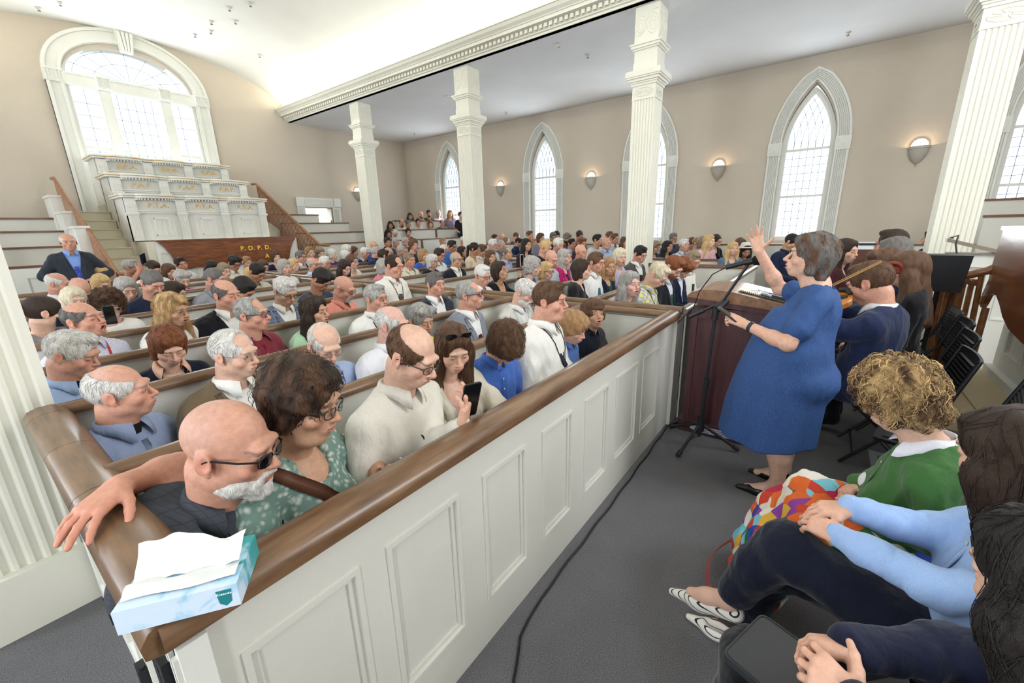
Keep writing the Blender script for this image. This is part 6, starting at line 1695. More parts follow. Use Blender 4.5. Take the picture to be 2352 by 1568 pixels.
10.266 11.646 1.982 -36 0 -12|f r flat k|cardi:d8ccc0|k3|person with black tied hair and pale cardigan in the second corner gallery row
10.789 11.600 1.903 -38 0 -12|f p bob r|blouse:a89080|k3|ginger haired person in the second corner gallery row
11.290 11.507 1.958 -34 5 -12|m r ring k|shirt:5a6a54|k3 g=g|person with glasses and olive shirt at the right end of the second corner gallery row
8.268 10.770 1.636 -23 15 -11|f m bob k|tee:2a7478|k3|person in teal top in the third corner gallery row
8.685 11.031 1.629 22 20 11|m r short w|shirt:d8d8dc|k3|white haired person in white in the third corner gallery row
9.154 10.900 1.656 -30 5 -12|f r bun k|tee:1c1c20|k3|person with black hair in black top in the third corner gallery row
6.957 9.133 1.430 -17 5 -9|m m short k|shirt:24304e|k2|black haired person in navy before the corner gallery
7.364 9.317 1.402 2 20 1|m r short g|shirt:8c8878|k2|person with thinning grey hair before the corner gallery
8.015 9.713 1.387 -30 0 -12|f r fluff g|blouse:403848|k2 g=g|grey haired person with glasses facing the camera before the corner gallery
"""
mat('tiepat', '15161b', .6, 'spots', col2='3f8fd0', cells=26, th=.24)
mat('pink_striped_tie', 'd9a3a6', .6, 'stripe', col2='3c2a4c', period=.034, width=.62, horiz=True, ang=.5)
WHO = {}
GRP = 'people seated in the pews'
for n_, line in enumerate(CROWD.strip().split('\n')):
    a, b, top, opts, label = line.split('|')
    x, y, z, hy, hp_, ty = map(float, a.split()); sex, skin, hs, hc = b.split()
    k, spec = top.split(':', 1)
    p = dict(x=x, y=y, hz=z, hy=hy, hp=hp_, ty=ty, sex=sex, skin=skin, hair=(hs, hc), top=(k, spec), label=label, seed=n_ + 3, group=GRP)
    if sex == 't': p['sex'] = 'f'
    base = 0.0
    if z > 1.45: base = z - 1.2
    elif x > 7.9: base = max(0, z - 1.22)
    p['z'] = base
    wear = []; tk = opts.split()
    for t in tk:
        if '=' in t:
            q, v = t.split('=', 1)
            if q == 'g': p['glasses'] = v
            elif q == 't': p['tie'] = v
            elif q == 'j': p['jacket'] = v
            elif q == 'b': v = v.split(','); p['beard'] = tuple([v[0], v[1]] + [float(i) for i in v[2:]])
            elif q == 'm': p['mouth'] = float(v)
            elif q == 'e': p['eyes'] = v
            elif q == 'fat': p['fat'] = float(v)
            elif q == 'age': p['age'] = 1
            elif q == 'hr': p['hr'] = float(v)
            elif q == 'hair2': p['hair2'] = v
            elif q == 'collar': p['collar'] = v
            elif q == 'kid': p['kid'] = True
            elif q == 'lan2': wear.append(('lanyard', v))
            elif q == 'badge': wear.append(('badge', (('e9ddd2', .055), ('7cc24a', .022), ('2d7a78', .03)) if v == 'g' else (('efeee8', .06),)))
        elif t[0] == 'k' and t[1:].isdigit(): p['lod'] = int(t[1:])
        elif t == 'lan': wear.append(('lanyard', '17181c'))
        elif t == 'neckl': wear.append(('necklace',))
        else: p.setdefault('flags', []).append(t)
    if 'stripe:d9a0a0' in p.get('tie', ''): p['tie'] = 'pink_striped_tie'
    p['wear'] = wear
    kid = p.get('kid'); near = y < 3.4 and x < 3.4
    p['s'] = .84 if kid else (1.0 if p['sex'] == 'f' else 1.08)
    p['hs'] = (1.13 if kid else (1.0 if p['sex'] == 'f' else .94)) * (1.0 if near else 1.06)
    if y < 1.65: p['knee'] = .20
    if x < .6: p['arms'] = {-1: dict(el=(-.165, -.05, -.30), wr=(-.08, -.26, -.36), d=(.5, -.8, -.1), n=(0, -.2, 1))}
    fl = p.get('flags', [])
    if 'P2' in fl:
        p['warms'] = {1: dict(el=(1.06, 1.22, .83), wr=(1.035, 1.03, .965), d=(.25, -.15, 1), n=(.5, -1, 0), curl=(35, 18, 16, 20), spread=9, thumb=(55, 25))}; p['onearm'] = 1; p['harm'] = .0034
    if 'top3' in fl:
        p['warms'] = {1: dict(el=(1.62, 1.28, .74), wr=(1.30, 1.10, .835), d=(-1, -.3, .1), n=(0, -.4, 1), curl=(30, 32, 34, 36)), -1: dict(el=(1.18, 1.36, .74), wr=(1.14, 1.10, .80), d=(.8, -.4, -.1), n=(0, -.3, 1))}; p['onearm'] = 1; p['harm'] = .0034
    if 'P1' in fl: p['arms'] = {-1: dict(el=(-.26, -.05, -.28), wr=(-.13, -.24, -.10), d=(.25, .0, 1), n=(-.2, -1, .2), curl=(40, 38, 40, 45))}; p['hands'] = True; p['onearm'] = 1
    if 'P3' in fl: p['arms'] = {1: dict(el=(.26, -.16, -.22), wr=(.24, -.22, .06), d=(0, -.1, 1), n=(0, -1, .1), curl=(30, 30, 30, 30))}; p['hands'] = True; p['onearm'] = 1
    if 'P4' in fl: p['arms'] = {1: dict(el=(.25, -.24, -.06), wr=(.14, -.30, .17), d=(-.5, .0, .8), n=(.3, -1, 0), curl=(40, 40, 40, 40)), -1: dict(el=(-.25, -.22, -.06), wr=(-.10, -.30, .15), d=(.5, 0, .8), n=(-.3, -1, 0), curl=(40, 40, 40, 40))}; p['hands'] = True; p['onearm'] = 1
    WHO[n_] = person(p)
    for t in fl: WHO[t + ('b' if t in WHO else '')] = WHO[n_]
# ---------------------------------------------------------------- people seen close or posed on their own
mat('denim_blue', '223c6c', .8, 'denim', col2='3f619a')
def W2L(o, p):
    return tuple(rotz(-math.radians(o['ty'])) @ (np.array(p, float) - np.array([o['x'], o['y'], o.get('z', 0.0)])))
def chain_mesh(o, name, chains, m, h=.010, k=.05, wob=.003, clamp=True):
    """garment over limb chains given in room coordinates [(point, radius), ...]"""
    Q = [[(np.array(W2L(o, p)), r) for p, r in c] for c in chains]
    A = np.array([p for c in Q for p, r in c]); R_ = max(r for c in Q for p, r in c)
    F = Field(A.min(0) - R_ - .03, A.max(0) + R_ + .03, h)
    for c in Q:
        for (a, ra), (b, rb) in zip(c[:-1], c[1:]): F.cone(a, b, ra, rb, k)
    if wob: F.wob(wob, 22, 1.3, (1, 1, .6)); F.wob(wob * .6, 47, 2.1)
    V, Fc = F.mesh()
    if clamp: V[:, 2] = np.maximum(V[:, 2], .004)
    return link_mesh(name, V, Fc, m, o['root'], smooth=True)
def shoe(o, heel, toe, m, name='shoe', h=.0045, w=.040, low=False):
    a = np.array(W2L(o, heel)); b = np.array(W2L(o, toe)); d = b - a; L = np.linalg.norm(d); d /= L
    F = Field(np.minimum(a, b) - .09, np.maximum(a, b) + .09, h); up = np.array([0, 0, 1.0])
    F.cone(a + up * .030, a + d * L * .55 + up * .022, .033, .036, .02); F.cone(a + d * L * .5 + up * .022, b + up * .012, w, .014, .03)
    if low: F.cone(a + d * L * .12 + up * .080, a + d * L * .58 + up * .075, .036, .040, .015, 's')
    V, Fc = F.mesh(); V[:, 2] = np.maximum(V[:, 2], min(a[2], b[2]) - .004)
    return link_mesh(name, V, Fc, m, o['root'], smooth=True)

BALD = person(dict(lod=0, sex='m', skin='r', x=.36, y=1.26, hz=1.135, hy=40, hp=14, ty=20, hair=('bald', 'g'), glasses='S', beard=('full', 'w', .9), top=('short', 'check:3d4148:34373e:.018'), fat=1.30,
    s=1.14, hs=.99, sw=1.08, age=1, fw=1.05, mouth=0, seed=41, label='bald person with sunglasses and white goatee in charcoal shirt, hand on corner rail', group=GRP,
    warms={-1: dict(el=(.30, 1.56, .99), wr=(.155, 1.475, 1.045), d=(-.75, -.62, -.10), n=(-.1, 0, 1), curl=(14, 12, 12, 16), spread=9, thumb=(48, 10))}, harm=.0034, knee=.20,
    wear=[('lanyard', '17181c')]))
FLOR = person(dict(lod=0, sex='f', skin='t', x=.58, y=1.27, hz=1.195, hy=33, hp=17, ty=24, hair=('fluff', 'db'), hair2='br', glasses='G', eyes='half', top=('dress', 'floral:6f8a80:d9ddd2:46'), fat=1.32,
    s=1.05, hs=1.03, age=1, mouth=.3, seed=42, label='person with wavy brown hair and black glasses in sage floral dress holding a phone', group=GRP, knee=.22, pants='floral:6f8a80:d9ddd2:46', legname='skirt',
    warms={1: dict(el=(.84, 1.36, .80), wr=(.765, 1.17, .845), d=(.15, -.7, .5), n=(.75, .1, .6), curl=(40, 42, 44, 46), thumb=(45, 15)), -1: dict(el=(.36, 1.22, .82), wr=(.50, 1.06, .70))}, harm=.0036,
    wear=[('strap', '5a3826', (-.13, .03), (.13, -.30)), ('lanyard', '17181c', .34), ('badge', (('e9e7e0', .07),), .40)]))
STAND = person(dict(lod=1, sex='m', skin='r', x=1.19, y=9.05, hz=1.665, hy=-2, hp=0, ty=0, hair=('ring', 'w'), top=('shirt', '7fa0e0'), tie='spots:2b3f9a:9db2e8:60', jacket='2e333c', fat=1.15, stand=True, age=1, vdepth=.48, sw=1.06,
    seed=43, s=1.04, label='person standing at far left in dark suit, blue shirt and blue patterned tie', tielen=.55, wear=[('badge', (('f0eee8', .07),), .36), ('lanyard', '17181c', .33)], pants='15161a',
    arms={-1: dict(el=(-.34, .02, -.26), wr=(-.14, -.20, -.33), d=(.9, -.2, -.2), n=(0, -1, .2)), 1: dict(el=(.34, .02, -.26), wr=(.17, -.22, -.34), d=(-.7, -.5, .15), n=(.2, -.2, 1))}, hands=True))

# conductor
COND = person(dict(lod=0, sex='f', skin='p', x=2.90, y=.06, hz=1.505, hy=188, hp=-6, ty=180, hair=('bob', 'dg'), hair2='br', top=('dress', 'denim_blue'), fat=1.50, fw=1.04, stand=True, legs=False, seed=44, s=1.0, hs=1.06, mouth=.5, age=1, neckf=.04, fold=.8,
    skirt=[(0, -.025, 1.20, .150, .125), (0, -.035, 1.08, .205, .185), (0, -.045, .95, .235, .215), (0, -.06, .80, .260, .240), (0, -.085, .60, .275, .255), (0, -.10, .385, .285, .258)],
    label='person in short sleeved denim dress standing with one arm raised, conducting',
    bare=[[((.08, -.04, .62), .085), ((.08, -.03, .44), .066), ((.085, .0, .30), .064), ((.085, .01, .10), .037), ((.085, -.07, .035), .030), ((.085, -.15, .022), .022)],
          [((-.12, -.02, .62), .085), ((-.12, -.01, .44), .066), ((-.13, .02, .30), .064), ((-.14, .03, .10), .037), ((-.14, -.05, .035), .030), ((-.14, -.12, .022), .022)]],
    warms={-1: dict(el=(3.13, .205, 1.285), wr=(3.02, .335, 1.525), d=(-.05, .28, 1), n=(1, -.1, .1), curl=(10, 8, 9, 12), spread=13, thumb=(68, 8)),
           1: dict(el=(2.66, .10, 1.045), wr=(2.755, .335, 1.115), d=(.10, .9, .30), n=(-.5, .1, .8), curl=(46, 48, 50, 50), thumb=(30, 10))}, harm=.0034))
BLK = mat('black_shoe_leather', '101014', .3, spec=.5)
shoe(COND, (2.815, .02, 0), (2.80, .26, 0), BLK, low=True); shoe(COND, (3.04, .0, 0), (3.05, .22, 0), BLK, low=True)
wt = MB()
wr_ = np.array(W2L(COND, (2.752, .325, 1.112))); el_ = np.array(W2L(COND, (2.66, .10, 1.045))); ax = wr_ - el_; ax /= np.linalg.norm(ax)
e1 = np.cross(ax, [0, 0, 1]); e1 /= np.linalg.norm(e1); e2 = np.cross(e1, ax); c0 = wr_ - ax * .035
for k in range(24):
    a, b_ = 2 * PI * k / 24, 2 * PI * (k + 1) / 24
    P = [c0 + (e1 * math.cos(q) + e2 * math.sin(q)) * r + ax * t for q in (a, b_) for r in (.0305, .033) for t in (-.010, .010)]
    wt.raw(P, [(0, 1, 5, 4), (2, 6, 7, 3), (0, 2, 3, 1), (4, 5, 7, 6), (0, 4, 6, 2), (1, 3, 7, 5)])
band_ = wt.build('watch_band', mat('watch_band', '20303c', .5), COND['root'], True)
f2 = MB(); q = c0 + e1 * .036; f2.hexa([tuple(q + ax * a + e2 * b_) for a, b_ in ((-.018, -.016), (.018, -.016), (.018, .016), (-.018, .016))], [tuple(q + e1 * .008 + ax * a + e2 * b_) for a, b_ in ((-.018, -.016), (.018, -.016), (.018, .016), (-.018, .016))]); f2.build('watch_case', mat('watch_black', '0c0d10', .15), band_, True)
f2 = MB(); q = np.array(W2L(COND, (2.83, .035, 1.47))); f2.tube([q + [0, 0, .012], q, q + [0, 0, -.02]], .003, 6); f2.build('earring', mat('silver', 'b9b5ad', .3, metal=.9), COND['root'], True)

# woman in green, seated in front
GRN = person(dict(lod=0, sex='f', skin='p', x=1.92, y=-.275, hz=1.085, hy=150, hp=34, ty=178, hair=('curly', 'bl'), hair2='br', top=('sweater', '3f6a38'), legs=False, seed=45, s=1.0, hs=1.0, neckf=.11, eyes='closed', fat=1.1, collar='e8e6ee',
    label='person with curly blond hair in green cardigan and colourful skirt, looking down',
    warms={-1: dict(el=(2.15, -.38, .70), wr=(2.01, -.235, .66), d=(-.8, .5, -.2), n=(.2, .5, .8), curl=(45, 45, 45, 45)), 1: dict(el=(1.70, -.42, .70), wr=(1.83, -.255, .645), d=(.5, .85, .0), n=(-.3, .2, .9), curl=(42, 44, 46, 48))}, harm=.0034))
PAT = mat('patchwork_print', 'd8d0c0', .85, 'patch', cells=15, cols=['2a4aa8', 'd9d2c4', 'c2402c', '7ac0d0', '8a3f98', 'd9a83c', '2f6a3a', 'b8284a', 'e6e0d4', 'd9662c'])
chain_mesh(GRN, 'skirt', [[((1.80, -.50, .50), .115), ((1.80, -.11, .515), .085), ((1.79, -.01, .38), .095), ((1.78, .06, .15), .115)],
                          [((2.04, -.50, .50), .115), ((2.06, -.09, .53), .085), ((2.08, .01, .38), .095), ((2.08, .07, .15), .115)],
                          [((1.92, -.50, .48), .12), ((1.93, -.10, .49), .085), ((1.93, -.0, .34), .10), ((1.93, .065, .13), .11)]], PAT, .009, .05, .006)
fb = MB()
for z_, yy, r_ in ((.10, .12, .15), (.545, -.03, .112)):
    for k in range(70):
        t = k / 69; x = 1.62 + .60 * t
        y = yy + .10 * math.sin(PI * t) + (.0 if z_ < .3 else -.02)
        p = np.array(W2L(GRN, (x, y + .03, z_ + .05 * math.sin(PI * t) * (z_ > .3)))); q = np.array(W2L(GRN, (x, y + .045, z_ - .035)))
        if z_ < .3: fb.tube([p, q], .0028, 4)
fb.build('fringe', mat('fringe_pink', 'a85c58', .8), GRN['root'])
chain_mesh(GRN, 'under_blouse', [[((1.98, -.36, .70), .05), ((1.97, -.27, .70), .045)]], mat('white_cotton', 'e4e2ea', .8, 'fabric'), .006, .01, 0)

# woman in pale blue shirt with crossed legs
BLU = person(dict(lod=0, sex='f', skin='p', x=1.42, y=-.43, hz=1.14, hy=128, hp=20, ty=176, hair=('long', 'db'), top=('shirt', '9bb8e4'), legs=False, seed=46, s=1.0, hs=.98, eyes='closed', fat=1.05,
    label='person with long dark hair in pale blue shirt, hands clasped on crossed knee',
    warms={-1: dict(el=(1.56, -.36, .80), wr=(1.50, -.17, .835), d=(-.35, .9, -.15), n=(0, .1, 1), curl=(30, 28, 30, 34), spread=6, thumb=(35, 15)), 1: dict(el=(1.30, -.34, .80), wr=(1.385, -.15, .80), d=(.5, .8, -.05), n=(-.3, .2, .9), curl=(24, 26, 28, 30))}, harm=.0032,
    wear=[('badge', (('e4e2ea', .06), ('a8283c', .022), ('8ac43c', .022)), .30)]))
NAVY = mat('navy_trouser', '161a2b', .85, 'fabric', spec=.15)
chain_mesh(BLU, 'trousers', [[((1.34, -.50, .53), .105), ((1.43, -.03, .665), .078), ((1.44, .035, .55), .066), ((1.455, .095, .40), .062)], [((1.50, -.50, .52), .10), ((1.56, -.02, .50), .072), ((1.60, .06, .18), .06)]], NAVY, .008, .05, .004)
chain_mesh(BLU, 'foot', [[((1.45, .085, .40), .034), ((1.46, .115, .345), .033), ((1.475, .19, .30), .027), ((1.49, .25, .27), .020)]], mat('bare_skin', 'd8ae9a', .5, spec=.35), .005, .03, 0)
CHEV = mat('chevron_slipper', 'e4e1d8', .5, 'stripe', col2='23232a', period=.018, width=.82, ang=.8)
shoe(BLU, (1.452, .09, .275), (1.51, .325, .20), CHEV, 'slipper', low=True, w=.034); shoe(BLU, (1.60, .05, .0), (1.62, .27, .0), CHEV, 'slipper', low=True, w=.034)
# rolled cuffs
for a, b_ in (((1.555, -.345, .805), (1.535, -.285, .815)), ((1.315, -.315, .80), (1.335, -.265, .80))): chain_mesh(BLU, 'cuff', [[(a, .048), (b_, .047)]], fabric_mat('9bb8e4'), .006, .01, 0)

NVY = person(dict(lod=0, sex='f', skin='p', x=.88, y=-.355, hz=1.155, hy=125, hp=20, ty=172, hair=('long', 'k'), top=('sweater', '1b2036'), legs=False, seed=47, s=1.02, hs=.97, eyes='closed',
    label='person with long black hair in navy jacket at the bottom right corner',
    warms={-1: dict(el=(1.09, -.33, .80), wr=(.985, -.165, .80), d=(-.55, .8, .1), n=(.2, .3, .9), curl=(34, 36, 38, 40), spread=9, thumb=(55, 10)), 1: dict(el=(.70, -.36, .82), wr=(.83, -.17, .815), d=(.45, .85, .12), n=(-.5, .2, .8), curl=(32, 34, 36, 38), spread=9, thumb=(60, 10))}, harm=.0032))
chain_mesh(NVY, 'trousers', [[((.80, -.50, .53), .105), ((.85, -.02, .56), .078), ((.87, .04, .15), .06)], [((.98, -.50, .53), .105), ((1.05, .0, .56), .078), ((1.07, .06, .15), .06)]], mat('black_trouser', '121319', .85, 'fabric'), .010, .05, .004)
for a, b_ in (((1.005, -.195, .80), (.993, -.178, .80)), ((.815, -.20, .817), (.823, -.183, .816))): chain_mesh(NVY, 'cuff', [[(a, .036), (b_, .036)]], mat('cuff_white', 'dfe3ee', .7), .005, .01, 0)
shoe(NVY, (.86, .02, 0), (.87, .25, 0), BLK); shoe(NVY, (1.07, .04, 0), (1.08, .27, 0), BLK)

# musicians
VIO = person(dict(lod=0, sex='m', skin='r', x=3.72, y=-.275, hz=1.275, hy=152, hp=22, ty=158, hair=('short', 'br'), top=('shirt', 'e6e6e8'), jacket='1f2a4a', seed=48, s=1.10, hs=1.10, eyes='closed', fat=1.1, pants='1a2340',
    label='person in navy suit playing the violin behind the conductor',
    warms={1: dict(el=(3.55, .04, .93), wr=(3.66, .10, 1.06), d=(.3, .5, .5), n=(-.3, .8, .2), curl=(50, 50, 50, 50)), -1: dict(el=(4.02, -.10, 1.02), wr=(3.86, .06, 1.16), d=(-.7, .4, .0), n=(0, .2, 1), curl=(40, 40, 40, 40))}, harm=.0045))
MU = [dict(lod=1, sex='f', skin='p', x=4.42, y=-.385, hz=1.335, hy=170, hp=10, ty=170, hair=('wavy', 'br'), top=('shirt', '24366e'), s=1.04, label='person with brown hair in blue jacket seen from behind, beside the violin player'),
      dict(lod=1, sex='f', skin='p', x=4.20, y=-.50, hz=1.335, hy=175, hp=5, ty=175, hair=('long', 'br'), top=('sweater', '15151a'), s=1.0, label='person with long reddish brown hair in black seen from behind, near the black speaker'),
      dict(lod=1, sex='f', skin='f', x=5.0, y=-.48, hz=1.40, hy=140, hp=5, ty=160, hair=('bob', 'dg'), top=('sweater', '1c1c22'), s=1.08, label='person with straight grey brown hair turned left among the musicians'),
      dict(lod=1, sex='m', skin='r', x=5.5, y=-.50, hz=1.455, hy=150, hp=5, ty=160, hair=('short', 'db'), glasses='G', top=('shirt', '303848'), s=1.10, label='person with receding brown hair and glasses, farthest back of the musicians')]
for i, m_ in enumerate(MU): m_.update(seed=60 + i, group='musicians beside the conductor'); MU[i] = person(m_)

# ---------------------------------------------------------------- held and worn things
def slab(name, c, ex, ey, ez, m, label, cat, back=None, group=None):
    """thin rounded box: centre, half vectors"""
    c, ex, ey, ez = [np.array(v, float) for v in (c, ex, ey, ez)]
    o = empty(name, c); tag(o, label, cat, group); b = MB(); n = 6; pts = []
    for sx, sy in ((1, 1), (-1, 1), (-1, -1), (1, -1)):
        for k in range(4):
            a = {(1, 1): 0, (-1, 1): PI / 2, (-1, -1): PI, (1, -1): 3 * PI / 2}[(sx, sy)] + k * PI / 6
            r = .010; L1, L2 = np.linalg.norm(ex), np.linalg.norm(ey)
            pts.append(ex * (sx * (L1 - r) / L1) + ex / L1 * r * math.cos(a) + ey * (sy * (L2 - r) / L2) + ey / L2 * r * math.sin(a))
    N = len(pts); vs = [p - ez for p in pts] + [p + ez for p in pts]
    b.raw(vs, [tuple(range(N))[::-1], tuple(range(N, 2 * N))] + [(i, (i + 1) % N, N + (i + 1) % N, N + i) for i in range(N)]); b.build('phone_case', m, o)
    b = MB(); u = ez * 1.06; b.raw([ex * -.9 + ey * -.94 + u, ex * .9 + ey * -.94 + u, ex * .9 + ey * .94 + u, ex * -.9 + ey * .94 + u], [(0, 1, 2, 3)]); b.build('screen', mat('phone_screen', '0a0b10', .08, spec=.6), o)
    if back:
        for k in range(2): q = -ex * .5 + ey * (.75 - .3 * k) - ez * 1.0; nz_ = ez / np.linalg.norm(ez); b = MB(); b.tube([q, q - nz_ * .002], .007, 10); b.build('camera_lens', mat('lens_black', '050507', .1, spec=.6), o)
    return o
BLKP = mat('black_phone_case', '15161a', .35, spec=.5)
slab('phone', (1.075, 1.01, 1.075), (.033, -.014, .0), (.0, -.02, .071), (-.0015, -.0035, -.0012), BLKP, 'black phone held up by the person in the maroon tie', 'phone', True)
slab('phone', (.775, 1.095, .885), (.026, .010, -.020), (.020, -.030, .062), (-.002, .003, .002), mat('silver_phone_case', '9aa0aa', .3, metal=.6), 'silver edged phone held by the person in the sage floral dress', 'phone', True)
slab('phone', (2.765, .425, 1.160), (.034, .0, .0), (.0, .058, .040), (.0, -.0024, .0034), BLKP, 'black phone held low in the hand of the person conducting', 'phone')
slab('phone', (.72, 4.62, 1.10), (.036, 0, .0), (.0, 0, .075), (0, -.004, 0), mat('green_phone_case', '1d4a44', .4), 'dark green phone in front of the white slogan t-shirt', 'phone', True)
slab('phone', (1.30, 5.42, 1.0), (.036, 0, .0), (.0, 0, .072), (0, -.004, 0), BLKP, 'black phone held beside the grey polo, half behind the layered blond hair', 'phone', True)
slab('phone', (4.28, 3.02, 1.31), (.034, 0, .0), (.0, 0, .072), (0, -.004, 0), mat('pink_phone_case', 'd9b3a8', .4), 'pink phone raised by the person with the dark bob', 'phone', True)
slab('phone', (1.98, 8.98, 1.37), (.040, 0, .02), (.0, 0, .080), (0, -.004, 0), mat('blue_phone_case', '4a6a98', .4), 'blue phone held up high at far left in front of the stairs', 'phone', True)
wq = WHO['top3']                                             # sunglasses pushed up on the head
sgl = glasses_mesh(lambda v: wq['hpf']((v[0] * 1.1, v[1] * .75 + .015, v[2] + .112 - (v[1] + .1) * .3)), 1.05, 'S', wq['root'], 0); sgl['label'] = 'round dark sunglasses pushed up into the hair'
wq = WHO['mask']; hpf = wq['hpf']
b = MB(); rows = [[hpf((x_ * math.cos(a), -.02 - .098 * math.sin(a), z_)) for a in np.linspace(.25, PI - .25, 9)] for z_, x_ in ((-.028, .074), (-.060, .070), (-.100, .056))]
b.raw([p for r in rows for p in r], [(i * 9 + j, i * 9 + j + 1, (i + 1) * 9 + j + 1, (i + 1) * 9 + j) for i in range(2) for j in range(8)]); b.build('face_mask', mat('mask_navy', '161c30', .7), wq['root'], True)
wq = WHO['hat']; hc_ = np.array(W2L(wq, (wq['x'], wq['y'], wq['hz'] + wq.get('z', 0))));
hat = MB(); hat.lathe([(.20, .045), (.19, .05), (.10, .065), (.092, .12), (.07, .145), (0, .15)], (wq['x'], wq['y'], wq['hz'] + wq.get('z', 0)), 20)
tag(hat.build('sun_hat', mat('hat_cream', 'd9d4cc', .8), None, True), 'pale wide brimmed sun hat in the side pew near the large window', 'hat')
wq = WHO['shirttext']; F_ = wq['F']; S_t = wq['S']
for txt, dz, sz, mm, sh in (('RIDE THE', -.075, .058, mat('print_black', '26262a', .7), 0), ('classic', -.125, .062, mat('print_red', 'c2303a', .7), .3)):
    y_ = F_.front([S_t[0]], [S_t[2] + dz])[0]
    t = text_mesh(txt, sz, (S_t[0], y_ - .012, S_t[2] + dz), (H90, 0, 0), mm, 'slogan', wq['root'], .001, shear=sh)

# tissue box on the pew corner
tb = empty('tissue_box', (.157, .93, 1.012), math.radians(-35.4)); tag(tb, 'teal and blue watercolour tissue box on the corner of the oak rail', 'tissue box')
TW, TD, TH = .097, .070, .050
def wc(name):
    m = mat(name, '9fd0d8', .5, 'paint'); nt = m.node_tree; N = nt.nodes; 
    tc = N.new('ShaderNodeTexCoord'); nz = N.new('ShaderNodeTexNoise'); nz.inputs['Scale'].default_value = 14; nz.inputs['Detail'].default_value = 3; nz.inputs['Distortion'].default_value = 1.2
    sp = N.new('ShaderNodeSeparateXYZ'); nt.links.new(tc.outputs['Object'], sp.inputs[0]); nt.links.new(tc.outputs['Object'], nz.inputs['Vector'])
    ad = N.new('ShaderNodeMath'); ad.operation = 'MULTIPLY_ADD'; ad.inputs[1].default_value = 5.0; nt.links.new(sp.outputs[1], ad.inputs[0]); nt.links.new(nz.outputs['Fac'], ad.inputs[2])
    cr_ = N.new('ShaderNodeValToRGB'); e = cr_.color_ramp.elements
    while len(e) < 5: e.new(.5)
    for i, (p, c) in enumerate(((.22, 'cfe0f0'), (.38, '8fc6e0'), (.5, 'b6dcec'), (.60, '4fa8b0'), (.75, '3a9c9c'))): e[i].position = p; e[i].color = lin(c)
    nt.links.new(ad.outputs[0], cr_.inputs[0]); nt.links.new(cr_.outputs[0], N['Principled BSDF'].inputs['Base Color']); return m
b = MB(); b.hexa([(-TW, -TD, 0), (TW, -TD, 0), (TW, TD, 0), (-TW, TD, 0)], [(-TW, -TD, TH), (TW, -TD, TH), (TW, TD, TH), (-TW, TD, TH)]); b.build('carton', wc('watercolour_card'), tb)
b = MB(); b.raw([(.064, -TD - .0008, .014), (.074, -TD - .0008, .006), (.084, -TD - .0008, .014), (.087, -TD - .0008, .042), (.061, -TD - .0008, .042)], [(0, 1, 2, 3, 4)]); b.raw([(-.09 + .18 * (k % 2) - .0, 0, 0) for k in range(0)], [])
lg_ = b.build('printed_shield', mat('label_teal', '1f7f84', .5), tb); text_mesh('Kleenex', .0068, (.074, -TD - .0012, .034), (H90, 0, 0), mat('print_white', 'f0f4f4', .5), 'label_print', tb, .0002)
n_, m_ = 22, 16; vs = []
for i in range(n_):
    for j in range(m_):
        u = i / (n_ - 1); v_ = j / (m_ - 1)
        x = -.088 + .176 * u + .015 * (v_ ** 2) * (u - .5); y = -.012 + .050 * v_ + .012 * math.sin(5 * u + 1) * v_
        z = TH + .004 + .052 * v_ * (1 - .35 * abs(u - .5)) + .006 * math.sin(9 * u + 3 * v_) * v_ + .003 * math.sin(21 * u + 7 * v_)
        if v_ > .85: z += .008 * math.sin(6 * u)
        vs.append((x, y, z))
fs = [(i * m_ + j, (i + 1) * m_ + j, (i + 1) * m_ + j + 1, i * m_ + j + 1) for i in range(n_ - 1) for j in range(m_ - 1)]
ts = link_mesh('tissue', vs, fs, mat('tissue_paper', 'ebebe6', .85), tb, smooth=True)
n2 = 12; vs = []
for i in range(n_):
    for j in range(n2):
        u = i / (n_ - 1); v_ = j / (n2 - 1); vs.append((-.090 + .180 * u, -.012 - .040 * v_ + .003 * math.sin(8 * u), TH + .004 + .004 * math.sin(12 * u + 4 * v_) * (1 - v_) + .012 * math.sin(PI * v_) * (.5 + .5 * math.sin(4 * u + 1))))
link_mesh('plastic_film', vs, [(i * n2 + j, (i + 1) * n2 + j, (i + 1) * n2 + j + 1, i * n2 + j + 1) for i in range(n_ - 1) for j in range(n2 - 1)], mat('film_white', 'dedfdc', .25), tb, smooth=True)

# lectern
MAH = mat('mahogany', '42262a', .35, 'wood', col2='583437', stretch=(14, 14, 1.5), coat=.3)
OAKT = mat('lectern_oak', '6a4a34', .3, 'wood', col2='8d6a4e', stretch=(2, 10, 10), coat=.3)
lc = empty('lectern', (3.70, .53, 0)); tag(lc, 'tall dark red wooden lectern with an oak top between the conductor and the pews', 'lectern')
def at_(b, name, m, smooth=False): o = b.build(name, m, lc, smooth); o.location = (-3.70, -.53, 0); return o
b = MB(); b.box(3.46, 3.96, .20, .79, .10, 1.06)
for y0, y1 in ((.20, .245), (.745, .79)): b.box(3.44, 3.46, y0, y1, .12, 1.05)
b.box(3.445, 3.46, .245, .745, .98, 1.05)
at_(b, 'body', MAH)
b = MB(); b.box(3.43, 3.99, .17, .82, 0, .10); at_(b, 'plinth', MAH)
b = MB()
for k in range(4): b.box(3.424, 3.431, .28, .72, .028 + .014 * k, .036 + .014 * k)
at_(b, 'white_strip', mat('strip_white', 'c9c6d6', .5))
b = MB(); b.hexa([(3.43, .12, 1.04), (4.0, .12, 1.04), (4.0, .83, 1.10), (3.43, .83, 1.10)], [(3.43, .12, 1.075), (4.0, .12, 1.075), (4.0, .83, 1.155), (3.43, .83, 1.155)]); at_(b, 'top_frieze', MAH)
